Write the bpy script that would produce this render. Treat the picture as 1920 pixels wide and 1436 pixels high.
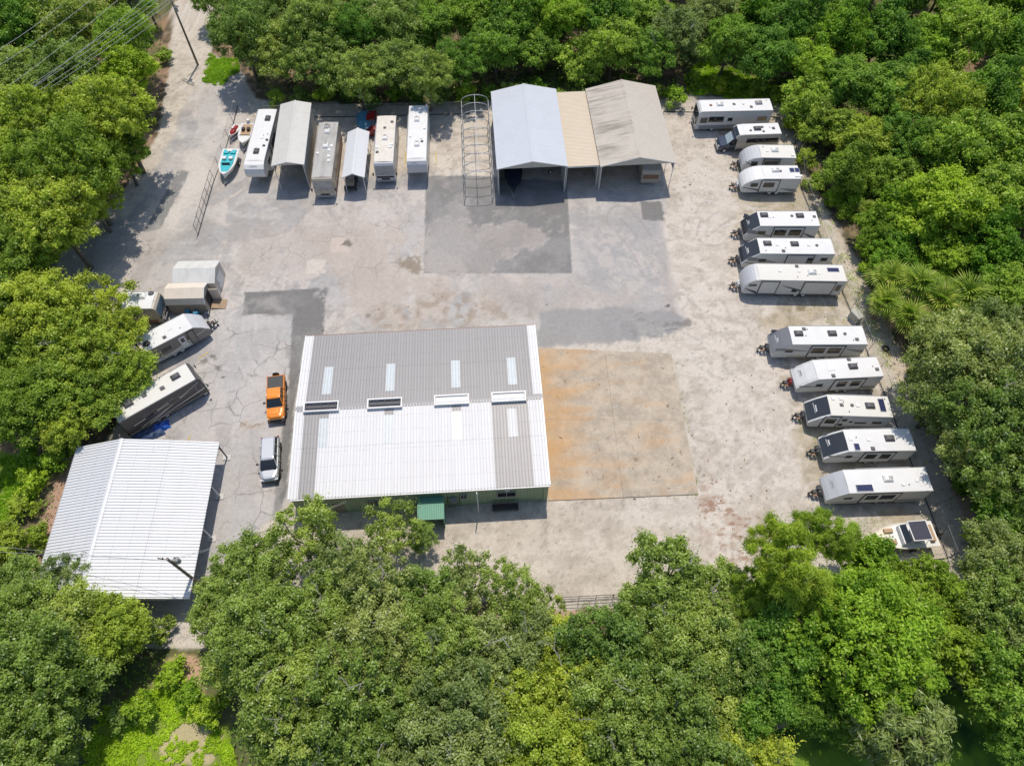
import bpy, math, random
import numpy as np
from mathutils import Vector, Matrix

# ------------------------------------------------------------------ clear
for _o in list(bpy.data.objects):
    bpy.data.objects.remove(_o, do_unlink=True)
SC = bpy.context.scene
COL = SC.collection
random.seed(7)
RNG = np.random.default_rng(7)

# ------------------------------------------------------------------ camera, sky, sun, exposure
F_PX, PITCH, CAM_H = 1345.0, math.radians(31.59), 65.5
cam_data = bpy.data.cameras.new('drone_camera')
cam_data.sensor_width = 36.0
cam_data.lens = 36.0 * F_PX / 1920.0
cam_data.clip_start = 0.5
cam_data.clip_end = 6000.0
cam = bpy.data.objects.new('drone_camera', cam_data)
cam.location = (0, 0, CAM_H)
cam.rotation_euler = (PITCH, 0, 0)
COL.objects.link(cam)
SC.camera = cam

SUN_DIR = Vector((0.05, 0.41, 1.0)).normalized()      # towards the sun
SUN_EL = math.asin(SUN_DIR.z)
SUN_AZ = math.atan2(SUN_DIR.x, SUN_DIR.y)             # from +Y towards +X
world = bpy.data.worlds.new('World')
SC.world = world
world.use_nodes = True
_nt = world.node_tree
_sky = _nt.nodes.new('ShaderNodeTexSky')
_sky.sky_type = 'NISHITA'
_sky.sun_disc = False
_sky.sun_elevation = SUN_EL
_sky.sun_rotation = SUN_AZ
_nt.links.new(_sky.outputs[0], _nt.nodes['Background'].inputs[0])
_nt.nodes['Background'].inputs[1].default_value = 0.118
sun_data = bpy.data.lights.new('sun', 'SUN')
sun_data.energy = 2.85
sun_data.angle = math.radians(0.53)
sun_data.color = (1.0, 0.915, 0.79)
sun = bpy.data.objects.new('sun', sun_data)
sun.rotation_euler = SUN_DIR.to_track_quat('Z', 'Y').to_euler()
sun.location = (20, 60, 120)
COL.objects.link(sun)
SC.view_settings.view_transform = 'Standard'
SC.view_settings.look = 'None'
SC.view_settings.gamma = 1.0
SC.view_settings.use_curve_mapping = False
SC.view_settings.exposure = 0.35
SC.render.engine = 'CYCLES'
SC.cycles.max_bounces = 6
SC.cycles.diffuse_bounces = 3
SC.cycles.glossy_bounces = 2
SC.cycles.transmission_bounces = 3
SC.cycles.transparent_max_bounces = 8
SC.cycles.use_denoising = True
try:
    SC.cycles.denoising_prefilter = 'ACCURATE'
except Exception:
    pass

# ------------------------------------------------------------------ surveying: plan position of a point seen in the photograph
_S, _C = math.sin(PITCH), math.cos(PITCH)
def G(x, y, z=0.0):
    u, v = (x - 960) / F_PX, (y - 718) / F_PX
    d = (CAM_H - z) / (_C + v * _S)
    return Vector((d * u, d * (_S - v * _C), z))
def P(X, Y, Z=0.0):
    h = CAM_H - Z
    d = h * _C + Y * _S
    return 960 + F_PX * X / d, 718 + F_PX * (h * _S - Y * _C) / d

# ------------------------------------------------------------------ materials
MATS = {}
def newmat(name):
    m = bpy.data.materials.new(name)
    m.use_nodes = True
    MATS[name] = m
    return m, m.node_tree, m.node_tree.nodes['Principled BSDF']
def N(nt, kind, **kw):
    n = nt.nodes.new('ShaderNode' + kind)
    for k, v in kw.items():
        setattr(n, k, v)
    return n
def mixc(nt, a, b, fac, blend='MIX'):
    n = nt.nodes.new('ShaderNodeMix')
    n.data_type = 'RGBA'
    n.blend_type = blend
    for sock, val in ((n.inputs[0], fac), (n.inputs[6], a), (n.inputs[7], b)):
        if hasattr(val, 'links') or hasattr(val, 'is_linked'):
            nt.links.new(val, sock)
        elif isinstance(val, (int, float)):
            sock.default_value = val
        else:
            sock.default_value = (*val[:3], 1)
    return n.outputs[2]
def ramp(nt, src, p0, p1, c0=(0, 0, 0, 1), c1=(1, 1, 1, 1)):
    r = nt.nodes.new('ShaderNodeValToRGB')
    r.color_ramp.elements[0].position = p0
    r.color_ramp.elements[1].position = p1
    r.color_ramp.elements[0].color = c0 if len(c0) == 4 else (*c0, 1)
    r.color_ramp.elements[1].color = c1 if len(c1) == 4 else (*c1, 1)
    nt.links.new(src, r.inputs[0])
    return r.outputs[0]
def noise(nt, scale, detail=4, rough=0.6, vec=None, dist=0.0):
    n = nt.nodes.new('ShaderNodeTexNoise')
    n.inputs['Scale'].default_value = scale
    n.inputs['Detail'].default_value = detail
    n.inputs['Roughness'].default_value = rough
    n.inputs['Distortion'].default_value = dist
    if vec is not None:
        nt.links.new(vec, n.inputs['Vector'])
    return n.outputs['Fac']
def coords(nt, kind='Object'):
    return nt.nodes.new('ShaderNodeTexCoord').outputs[kind]
def geo_pos(nt):
    return nt.nodes.new('ShaderNodeNewGeometry').outputs['Position']

def paint(name, col, rough=0.5, metal=0.0, wear=0.12, wear_scale=1.5, dirt=None, coat=0.0, spec=0.5, streak=False):
    """painted / moulded surface with uneven weathering in world space"""
    m, nt, b = newmat(name)
    pos = geo_pos(nt)
    if streak:
        mp = N(nt, 'Mapping'); mp.inputs['Scale'].default_value = (1.0, 0.25, 1.0)
        nt.links.new(pos, mp.inputs[0]); pos = mp.outputs[0]
    f1 = noise(nt, wear_scale, 5, 0.65, pos)
    f2 = noise(nt, wear_scale * 7, 3, 0.6, pos)
    d = dirt or tuple(c * 0.55 for c in col)
    c1 = mixc(nt, col, d, ramp(nt, f1, 0.45, 0.85, (0, 0, 0, 1), (wear * 4, wear * 4, wear * 4, 1)))
    c2 = mixc(nt, c1, tuple(c * 0.8 for c in col), ramp(nt, f2, 0.5, 0.9, (0, 0, 0, 1), (wear * 2, wear * 2, wear * 2, 1)))
    nt.links.new(c2, b.inputs['Base Color'])
    b.inputs['Roughness'].default_value = rough
    b.inputs['Metallic'].default_value = metal
    b.inputs['Specular IOR Level'].default_value = spec
    b.inputs['Coat Weight'].default_value = coat
    return m

paint('gel_white', (0.70, 0.70, 0.69), 0.35, wear=0.06)
paint('roof_membrane', (0.68, 0.68, 0.675), 0.7, wear=0.13, wear_scale=0.9, dirt=(0.55, 0.54, 0.52))
paint('roof_membrane_dirty', (0.66, 0.62, 0.56), 0.75, wear=0.2, wear_scale=1.6, dirt=(0.46, 0.41, 0.34))
paint('roof_membrane_grey', (0.42, 0.41, 0.39), 0.8, wear=0.25, wear_scale=1.4, dirt=(0.22, 0.21, 0.2), streak=True)
paint('roof_membrane_cream', (0.66, 0.645, 0.60), 0.7, wear=0.08, dirt=(0.55, 0.52, 0.45))
paint('rv_wall', (0.62, 0.62, 0.6), 0.4, wear=0.06)
paint('rv_wall_cream', (0.62, 0.59, 0.52), 0.4, wear=0.06)
paint('rv_wall_tan', (0.42, 0.37, 0.30), 0.4, wear=0.08)
paint('rv_wall_taupe', (0.24, 0.22, 0.2), 0.4, wear=0.06)
paint('rv_wall_dark', (0.075, 0.073, 0.075), 0.32, wear=0.05)
paint('stripe_grey', (0.24, 0.25, 0.26), 0.4)
paint('stripe_dark', (0.05, 0.05, 0.055), 0.4)
paint('stripe_blue', (0.10, 0.13, 0.2), 0.4)
paint('stripe_tan', (0.45, 0.38, 0.28), 0.4)
paint('stripe_pale', (0.7, 0.66, 0.58), 0.35)
paint('cap_black', (0.035, 0.037, 0.042), 0.18, wear=0.04, coat=0.3)
paint('cap_grey', (0.19, 0.19, 0.2), 0.3, wear=0.05, coat=0.3)
paint('cap_silver', (0.5, 0.51, 0.53), 0.3, wear=0.05)
paint('black_plastic', (0.03, 0.03, 0.032), 0.55, wear=0.06)
paint('dark_grey_plastic', (0.085, 0.085, 0.092), 0.5, wear=0.08)
paint('white_plastic', (0.74, 0.74, 0.72), 0.45, wear=0.08)
paint('grey_plastic', (0.32, 0.32, 0.32), 0.5, wear=0.1)
paint('galvanised', (0.5, 0.51, 0.52), 0.4, metal=0.6, wear=0.1)
paint('dark_steel', (0.05, 0.05, 0.05), 0.5, metal=0.3, wear=0.1)
paint('rubber', (0.022, 0.022, 0.022), 0.8)
paint('rim_white', (0.6, 0.6, 0.6), 0.4)
paint('yellow_paint', (0.55, 0.40, 0.06), 0.7, wear=0.3, wear_scale=6, dirt=(0.4, 0.37, 0.3))
paint('carport_white', (0.52, 0.545, 0.59), 0.42, wear=0.04, wear_scale=0.5)
paint('carport_gable', (0.52, 0.49, 0.43), 0.5, wear=0.06)
paint('carport_tan', (0.50, 0.455, 0.39), 0.5, wear=0.06, wear_scale=0.6)
paint('carport_cream', (0.57, 0.48, 0.365), 0.5, wear=0.04, wear_scale=0.6)
paint('cover_grey', (0.55, 0.54, 0.51), 0.55, wear=0.1, wear_scale=0.7, dirt=(0.36, 0.35, 0.31))
paint('metal_white', (0.62, 0.63, 0.65), 0.5, wear=0.09, wear_scale=0.6, dirt=(0.6, 0.6, 0.58))
paint('roof_white_panel', (0.64, 0.64, 0.65), 0.55, wear=0.07, wear_scale=0.5, dirt=(0.50, 0.49, 0.47), streak=True)
paint('roof_grey_panel', (0.305, 0.297, 0.30), 0.45, wear=0.09, wear_scale=0.7, dirt=(0.24, 0.23, 0.23), streak=True)
paint('skylight_panel', (0.54, 0.58, 0.60), 0.34, wear=0.2, wear_scale=2.0, dirt=(0.42, 0.46, 0.47))
paint('wall_green', (0.30, 0.40, 0.27), 0.5, wear=0.1, wear_scale=0.6)
paint('canopy_green', (0.10, 0.29, 0.20), 0.5, wear=0.08)
paint('trim_white', (0.70, 0.70, 0.69), 0.45, wear=0.08)
paint('shed_white', (0.60, 0.60, 0.58), 0.6, wear=0.2, wear_scale=1.2, dirt=(0.4, 0.39, 0.36), streak=True)
paint('shed_cream', (0.68, 0.60, 0.50), 0.6, wear=0.08)
paint('shed_siding', (0.50, 0.46, 0.40), 0.6, wear=0.1)
paint('shed_wall', (0.26, 0.23, 0.19), 0.7, wear=0.1)
paint('raw_wood', (0.36, 0.25, 0.16), 0.8, wear=0.2, wear_scale=3)
paint('pole_wood', (0.23, 0.19, 0.15), 0.85, wear=0.25, wear_scale=2)
paint('bark', (0.14, 0.115, 0.09), 0.9, wear=0.3, wear_scale=2.5)
paint('bark_pale', (0.42, 0.40, 0.36), 0.9, wear=0.2, wear_scale=3)
paint('wire_metal', (0.42, 0.44, 0.44), 0.5, metal=0.2)
paint('fence_steel', (0.22, 0.22, 0.22), 0.55, metal=0.2)
paint('orange_paint', (0.80, 0.25, 0.012), 0.28, wear=0.03, coat=0.6)
paint('silver_paint', (0.52, 0.54, 0.57), 0.28, metal=0.35, wear=0.03, coat=0.6)
paint('navy_paint', (0.03, 0.045, 0.075), 0.25, coat=0.6)
paint('champagne_paint', (0.42, 0.40, 0.36), 0.3, metal=0.2, coat=0.4)
paint('red_paint', (0.30, 0.018, 0.018), 0.35)
paint('turquoise_gel', (0.05, 0.46, 0.52), 0.35, wear=0.08)
paint('blue_barrel', (0.01, 0.20, 0.36), 0.45, wear=0.08)
paint('boat_cream', (0.74, 0.68, 0.56), 0.4, wear=0.08)
paint('seat_tan', (0.42, 0.28, 0.16), 0.6)
paint('canvas_navy', (0.02, 0.025, 0.05), 0.6, wear=0.05)
paint('tarp_blue', (0.012, 0.09, 0.42), 0.45, wear=0.15, wear_scale=4)
paint('tarp_teal', (0.06, 0.20, 0.30), 0.6, wear=0.2, wear_scale=3)
paint('tarp_dark', (0.03, 0.06, 0.14), 0.6, wear=0.2, wear_scale=4)
paint('cabinet_grey', (0.42, 0.42, 0.37), 0.6, wear=0.1)
paint('conc_block', (0.55, 0.54, 0.51), 0.85, wear=0.2, wear_scale=4)
paint('lamp_clear', (0.65, 0.66, 0.66), 0.12)
paint('lamp_red', (0.35, 0.01, 0.01), 0.15)
paint('copper_brown', (0.23, 0.12, 0.07), 0.5, wear=0.15)
def _screw_rows(name, step, dark):
    m = MATS[name]; nt = m.node_tree; b = nt.nodes['Principled BSDF']
    src = b.inputs['Base Color'].links[0].from_socket
    sx = N(nt, 'SeparateXYZ'); nt.links.new(coords(nt), sx.inputs[0])
    d = N(nt, 'Math', operation='DIVIDE'); nt.links.new(sx.outputs[1], d.inputs[0]); d.inputs[1].default_value = step
    f = N(nt, 'Math', operation='FRACT'); nt.links.new(d.outputs[0], f.inputs[0])
    l = N(nt, 'Math', operation='LESS_THAN'); nt.links.new(f.outputs[0], l.inputs[0]); l.inputs[1].default_value = 0.05 / step
    nz = noise(nt, 3.0, 2, 0.5, geo_pos(nt))
    mu = N(nt, 'Math', operation='MULTIPLY'); nt.links.new(l.outputs[0], mu.inputs[0]); nt.links.new(ramp(nt, nz, .35, .6), mu.inputs[1])
    nt.links.new(mixc(nt, src, dark, mu.outputs[0]), b.inputs['Base Color'])
_screw_rows('roof_grey_panel', 1.5, (0.23, 0.225, 0.225))
_screw_rows('roof_white_panel', 1.5, (0.5, 0.5, 0.5))
_screw_rows('metal_white', 1.4, (0.48, 0.48, 0.49))
def _glass(name, col, rough=0.06):
    m, nt, b = newmat(name)
    b.inputs['Base Color'].default_value = (*col, 1)
    b.inputs['Roughness'].default_value = rough
    b.inputs['Specular IOR Level'].default_value = 0.7
_glass('glass_dark', (0.02, 0.024, 0.028))
_glass('glass_blue', (0.10, 0.16, 0.2))
_glass('glass_pale', (0.34, 0.42, 0.46), 0.1)
def _solar():
    m, nt, b = newmat('solar_cells')
    br = N(nt, 'TexBrick')
    br.offset = 0.0
    br.inputs['Scale'].default_value = 6.0
    br.inputs['Mortar Size'].default_value = 0.012
    br.inputs['Brick Width'].default_value = 1.0
    br.inputs['Row Height'].default_value = 1.0
    br.inputs['Color1'].default_value = (0.015, 0.02, 0.07, 1)
    br.inputs['Color2'].default_value = (0.02, 0.028, 0.09, 1)
    br.inputs['Mortar'].default_value = (0.16, 0.17, 0.2, 1)
    nt.links.new(coords(nt), br.inputs['Vector'])
    nt.links.new(br.outputs['Color'], b.inputs['Base Color'])
    b.inputs['Roughness'].default_value = 0.2
_solar()
def _carport_tan_stained():
    m, nt, b = newmat('carport_tan_stained')
    pos = geo_pos(nt)
    mp = N(nt, 'Mapping'); mp.inputs['Scale'].default_value = (0.2, 1.9, 0.2)
    nt.links.new(pos, mp.inputs[0])
    st = noise(nt, 1.0, 6, 0.7, mp.outputs[0])
    big = noise(nt, 0.22, 2, 0.5, pos)
    mul = N(nt, 'Math', operation='MULTIPLY')
    nt.links.new(ramp(nt, st, 0.44, 0.62), mul.inputs[0])
    nt.links.new(ramp(nt, big, 0.36, 0.58), mul.inputs[1])
    c = mixc(nt, (0.49, 0.445, 0.38), (0.25, 0.22, 0.185), mul.outputs[0])
    nt.links.new(c, b.inputs['Base Color'])
    b.inputs['Roughness'].default_value = 0.55
_carport_tan_stained()
def _mesh_wire():
    m, nt, b = newmat('chain_link')
    pos = geo_pos(nt)
    # diamond mesh: two families of diagonal wires, 6 cm apart
    def fam(ax):
        d = N(nt, 'VectorMath', operation='DOT_PRODUCT')
        nt.links.new(pos, d.inputs[0]); d.inputs[1].default_value = ax
        f = N(nt, 'Math', operation='FRACT'); nt.links.new(d.outputs['Value'], f.inputs[0])
        l = N(nt, 'Math', operation='LESS_THAN'); nt.links.new(f.outputs[0], l.inputs[0]); l.inputs[1].default_value = 0.05
        return l.outputs[0]
    a = N(nt, 'Math', operation='MAXIMUM')
    nt.links.new(fam((11, 11, 16)), a.inputs[0]); nt.links.new(fam((11, 11, -16)), a.inputs[1])
    nt.links.new(a.outputs[0], b.inputs['Alpha'])
    b.inputs['Base Color'].default_value = (0.4, 0.41, 0.41, 1)
    b.inputs['Metallic'].default_value = 0.4
    b.inputs['Roughness'].default_value = 0.5
_mesh_wire()

# ------------------------------------------------------------------ mesh helpers
class MB:
    def __init__(s):
        s.v, s.f = [], []
    def add(s, vs, fs):
        o = len(s.v)
        s.v += [tuple(v) for v in vs]
        s.f += [tuple(i + o for i in f) for f in fs]
        return s
    def box(s, x0, x1, y0, y1, z0, z1):
        return s.add([(x0, y0, z0), (x1, y0, z0), (x1, y1, z0), (x0, y1, z0), (x0, y0, z1), (x1, y0, z1), (x1, y1, z1), (x0, y1, z1)],
                     [(0, 3, 2, 1), (4, 5, 6, 7), (0, 1, 5, 4), (1, 2, 6, 5), (2, 3, 7, 6), (3, 0, 4, 7)])
    def frustum(s, x0, x1, y0, y1, z0, z1, ix, iy):
        return s.add([(x0, y0, z0), (x1, y0, z0), (x1, y1, z0), (x0, y1, z0), (x0 + ix, y0 + iy, z1), (x1 - ix, y0 + iy, z1), (x1 - ix, y1 - iy, z1), (x0 + ix, y1 - iy, z1)],
                     [(0, 3, 2, 1), (4, 5, 6, 7), (0, 1, 5, 4), (1, 2, 6, 5), (2, 3, 7, 6), (3, 0, 4, 7)])
    def tube(s, p0, p1, r0, r1=None, n=6, cap=True):
        r1 = r0 if r1 is None else r1
        p0, p1 = Vector(p0), Vector(p1)
        d = (p1 - p0)
        if d.length < 1e-6:
            return s
        q = d.to_track_quat('Z', 'Y')
        vs = []
        for p, r in ((p0, r0), (p1, r1)):
            for k in range(n):
                a = 2 * math.pi * k / n
                vs.append(p + q @ Vector((r * math.cos(a), r * math.sin(a), 0)))
        fs = [(k, (k + 1) % n, n + (k + 1) % n, n + k) for k in range(n)]
        if cap:
            fs += [tuple(range(n - 1, -1, -1)), tuple(range(n, 2 * n))]
        return s.add(vs, fs)
    def path(s, pts, rs, n=6):
        for i in range(len(pts) - 1):
            s.tube(pts[i], pts[i + 1], rs[i], rs[i + 1], n)
        return s
    def extrude_y(s, prof, y0, y1):
        """closed outline (x, z) swept across y"""
        n = len(prof)
        vs = [(x, y0, z) for x, z in prof] + [(x, y1, z) for x, z in prof]
        fs = [(k, n + k, n + (k + 1) % n, (k + 1) % n) for k in range(n)]
        fs += [tuple(range(n)), tuple(range(2 * n - 1, n - 1, -1))]
        return s.add(vs, fs)
    def loft(s, rings, close=True, caps=True):
        n = len(rings[0])
        vs = [v for r in rings for v in r]
        fs = []
        for i in range(len(rings) - 1):
            for k in range(n if close else n - 1):
                a, b = i * n + k, i * n + (k + 1) % n
                fs.append((a, b, b + n, a + n))
        if caps:
            fs += [tuple(range(n - 1, -1, -1)), tuple(range((len(rings) - 1) * n, len(rings) * n))]
        return s.add(vs, fs)
    def mesh(s, name):
        me = bpy.data.meshes.new(name)
        me.from_pydata(s.v, [], s.f)
        me.update()
        return me
    def build(s, name, mat, parent=None, smooth=False, bevel=0.0, **tags):
        return link(name, s.mesh(name), mat, parent, smooth, bevel, **tags)

def link(name, me, mat=None, parent=None, smooth=False, bevel=0.0, **tags):
    if mat is not None and len(me.materials) == 0:
        me.materials.append(MATS[mat])
    o = bpy.data.objects.new(name, me)
    COL.objects.link(o)
    if parent is not None:
        o.parent = parent
    if smooth:
        me.polygons.foreach_set('use_smooth', [True] * len(me.polygons))
    if bevel:
        b = o.modifiers.new('bevel', 'BEVEL')
        b.width = bevel; b.segments = 2; b.limit_method = 'ANGLE'; b.angle_limit = math.radians(30)
    for k, v in tags.items():
        o[k] = v
    return o
def thing(name, label, cat, loc=(0, 0, 0), rz=0.0, group=None):
    o = bpy.data.objects.new(name, None)
    o.empty_display_size = 0.3
    COL.objects.link(o)
    o.location = loc
    o.rotation_euler = (0, 0, rz)
    o['label'] = label
    o['category'] = cat
    if group:
        o['group'] = group
    return o
def box(name, mat, parent, x0, x1, y0, y1, z0, z1, bevel=0.0, **t):
    return MB().box(x0, x1, y0, y1, z0, z1).build(name, mat, parent, bevel=bevel, **t)

_ribcache = {}
def rib_sheet(w, l, nrib, depth=0.035, thick=0.03):
    """profiled metal sheet lying in x (across ribs, 0..w) and y (along ribs, 0..l); shared mesh"""
    key = (round(w, 3), round(l, 3), nrib, depth)
    if key in _ribcache:
        return _ribcache[key]
    pitch = w / nrib
    xs, zs = [], []
    for k in range(nrib):
        x = k * pitch
        for fx, fz in ((0, 0), (0.36, 0), (0.44, 1), (0.60, 1), (0.68, 0)):
            xs.append(x + fx * pitch); zs.append(fz * depth)
    xs.append(w); zs.append(0)
    n = len(xs)
    v = [(x, 0, z) for x, z in zip(xs, zs)] + [(x, l, z) for x, z in zip(xs, zs)] + [(0, 0, -thick), (w, 0, -thick), (w, l, -thick), (0, l, -thick)]
    f = [(k, k + 1, n + k + 1, n + k) for k in range(n - 1)]
    b = 2 * n
    f += [(b, b + 3, b + 2, b + 1), (b, b + 1, n - 1, 0), (b + 3, n, 2 * n - 1, b + 2), (0, n, b + 3, b), (n - 1, b + 1, b + 2, 2 * n - 1)]
    f[n] = (b, b + 1) + tuple(range(n - 1, -1, -1))
    f[n + 1] = (b + 2, b + 3) + tuple(range(n, 2 * n))
    me = bpy.data.meshes.new('rib_sheet')
    me.from_pydata(v, [], f)
    me.update()
    _ribcache[key] = me
    return me
def sheet(name, mat, parent, w, l, nrib, origin, xdir, ydir, depth=0.035, **t):
    """place a rib sheet in the parent's space; material sits on the object so the mesh can be shared"""
    me = rib_sheet(w, l, nrib, depth)
    if len(me.materials) == 0:
        me.materials.append(None)
    o = bpy.data.objects.new(name, me)
    COL.objects.link(o)
    o.material_slots[0].link = 'OBJECT'
    o.material_slots[0].material = MATS[mat]
    o.parent = parent
    X, Y = Vector(xdir).normalized(), Vector(ydir).normalized()
    Z = X.cross(Y)
    o.matrix_local = Matrix(((X.x, Y.x, Z.x, origin[0]), (X.y, Y.y, Z.y, origin[1]), (X.z, Y.z, Z.z, origin[2]), (0, 0, 0, 1)))
    for k, v in t.items():
        o[k] = v
    return o
def copy_tree(o, parent=None):
    c = o.copy()
    COL.objects.link(c)
    c.parent = parent
    for ch in o.children:
        copy_tree(ch, c)
    return c

# ================================================================== GROUND
def vnoise(x, y, seed):
    """value noise on a lattice"""
    r = np.random.default_rng(seed).random((256, 256))
    xi, yi = np.floor(x).astype(int), np.floor(y).astype(int)
    fx, fy = x - xi, y - yi
    fx, fy = fx * fx * (3 - 2 * fx), fy * fy * (3 - 2 * fy)
    a, b = r[xi % 256, yi % 256], r[(xi + 1) % 256, yi % 256]
    c, d = r[xi % 256, (yi + 1) % 256], r[(xi + 1) % 256, (yi + 1) % 256]
    return (a * (1 - fx) + b * fx) * (1 - fy) + (c * (1 - fx) + d * fx) * fy
def fbm(x, y, scale, seed, oct=5, rough=0.55):
    t, amp, tot = 0, 1.0, 0
    for k in range(oct):
        t = t + amp * vnoise(x * scale * 2 ** k + 31.7 * k, y * scale * 2 ** k + 17.3 * k, seed + k)
        tot += amp; amp *= rough
    return t / tot
def sdf(px, py, poly):
    """signed distance to a polygon, positive inside"""
    d = np.full(px.shape, 1e9); ins = np.zeros(px.shape, bool)
    n = len(poly)
    for i in range(n):
        x0, y0 = poly[i]; x1, y1 = poly[(i + 1) % n]
        ex, ey = x1 - x0, y1 - y0
        t = np.clip(((px - x0) * ex + (py - y0) * ey) / (ex * ex + ey * ey + 1e-9), 0, 1)
        d = np.minimum(d, np.hypot(px - x0 - t * ex, py - y0 - t * ey))
        if y0 != y1:
            c = ((y0 > py) != (y1 > py)) & (px < (x1 - x0) * (py - y0) / (y1 - y0) + x0)
            ins ^= c
    return np.where(ins, d, -d)
def sdline(px, py, pts):
    d = np.full(px.shape, 1e9)
    for (x0, y0), (x1, y1) in zip(pts[:-1], pts[1:]):
        ex, ey = x1 - x0, y1 - y0
        t = np.clip(((px - x0) * ex + (py - y0) * ey) / (ex * ex + ey * ey + 1e-9), 0, 1)
        d = np.minimum(d, np.hypot(px - x0 - t * ex, py - y0 - t * ey))
    return d

# outlines of the yard, as read off the photograph (turned into plan coordinates below)
YARD = [(322, -30), (405, -30), (398, 100), (450, 128), (480, 185), (700, 198), (870, 192), (1250, 178), (1480, 186), (1515, 330), (1560, 420), (1625, 570),
        (1690, 730), (1790, 960), (1830, 1040), (1815, 1100), (1700, 1105), (1480, 1110), (1200, 1135), (1050, 1145), (800, 1115), (420, 1120), (385, 1215),
        (270, 1215), (255, 1140), (76, 1140), (135, 850), (190, 835), (235, 770), (200, 560), (95, 545), (95, 480), (215, 385), (270, 300), (295, 255), (305, 190), (318, 130)]
ASPHALT = [(345, 180), (380, 150), (455, 130), (470, 330), (870, 330), (1250, 375), (1242, 420), (1272, 560), (1292, 590), (1290, 612), (1225, 642), (1010, 652),
           (1000, 700), (530, 945), (480, 1000), (390, 1090), (330, 1200), (270, 1200), (200, 1130), (215, 860), (290, 800), (330, 640), (200, 560), (100, 540), (100, 485), (240, 400), (330, 255)]
PATCH_A = [(799, 331), (868, 329), (1062, 340), (1073, 513), (794, 513)]
PATCH_B = [(459, 548), (612, 540), (606, 632), (572, 634), (552, 760), (536, 932), (512, 978), (522, 860), (540, 730), (548, 590), (456, 590)]
PATCH_C = [(1200, 378), (1240, 378), (1246, 413), (1206, 413)]
PATCH_D = [(334, 318), (356, 322), (300, 430), (268, 436)]
PATCH_E = [(1008, 585), (1150, 575), (1285, 592), (1290, 612), (1225, 640), (1010, 650)]
DUST_A = [(815, 425), (880, 412), (1000, 418), (1018, 440), (1008, 470), (945, 478), (905, 508), (800, 520), (780, 480)]
DRIVE_DUST = [(330, 250), (400, 210), (440, 180), (430, 260), (400, 330), (330, 440), (300, 440), (320, 330)]
SLAB = [(1011, 655), (1150, 648), (1262, 668), (1309, 927), (1028, 939)]
GRASS = {'drive': [(388, 118), (400, 108), (445, 112), (440, 140), (415, 155), (388, 155)],
         'topright': [(1290, 120), (1340, 118), (1420, 150), (1470, 178), (1440, 192), (1290, 170)],
         'left': [(-20, 850), (60, 850), (90, 890), (60, 950), (30, 990), (-20, 1010)],
         'lowleft': [(200, 1330), (290, 1290), (370, 1275), (380, 1310), (350, 1345), (430, 1360), (440, 1450), (160, 1450), (170, 1380)],
         'toproad': [(430, -10), (520, -10), (500, 20), (440, 30)]}
POND = [(1430, 1380), (1500, 1372), (1640, 1390), (1740, 1300), (1790, 1290), (1830, 1340), (1900, 1400), (1960, 1500), (1420, 1500)]

# plan grid: fine over the yard, coarse to the horizon
def _axis(lo, hi, step, far):
    core = np.arange(lo, hi + 1e-6, step)
    k = np.array([1, 3, 7, 15, 30, 70, 160, 400, 1000, far])
    return np.concatenate([lo - k[::-1], core, hi + k])
gx, gy = _axis(-54, 54, 0.2, 2600.0), _axis(4, 103, 0.2, 2600.0)
GX, GY = np.meshgrid(gx, gy)
d_ = np.maximum(CAM_H * _C + GY * _S, 1.0)
PXg, PYg = 960 + F_PX * GX / d_, 718 + F_PX * (CAM_H * _S - GY * _C) / d_
n_big, n_mid = fbm(GX, GY, 0.09, 1), fbm(GX, GY, 0.35, 11)
n_fine, n_grit = fbm(GX, GY, 1.3, 21, 4), fbm(GX, GY, 3.5, 41, 2)
n_x = fbm(GX, GY * 0.35, 0.5, 61)          # streaked along X
n_y = fbm(GX * 0.35, GY, 0.5, 71)
wob = (n_mid - 0.5) * 2
wob2 = (n_fine - 0.5) * 2
WX = PXg + (fbm(GX, GY, .22, 201, 6, .62) - .5) * 90
WY = PYg + (fbm(GX, GY, .22, 211, 6, .62) - .5) * 70
colr = np.zeros(GX.shape + (3,))
def lay(mask, c):
    global colr
    m = np.clip(mask, 0, 1)[..., None]
    colr = colr * (1 - m) + np.array(c) * m
def sm(v, lo, hi):
    t = np.clip((v - lo) / (hi - lo), 0, 1)
    return t * t * (3 - 2 * t)
lay(np.ones(GX.shape), (0.11, 0.09, 0.055))
lay(sm(n_mid, 0.42, 0.6), (0.30, 0.20, 0.135))
lay(sm(n_fine, 0.55, 0.7) * 0.6, (0.34, 0.25, 0.18))
lay(sm(n_big, 0.48, 0.62) * 0.7, (0.07, 0.11, 0.03))
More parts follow.
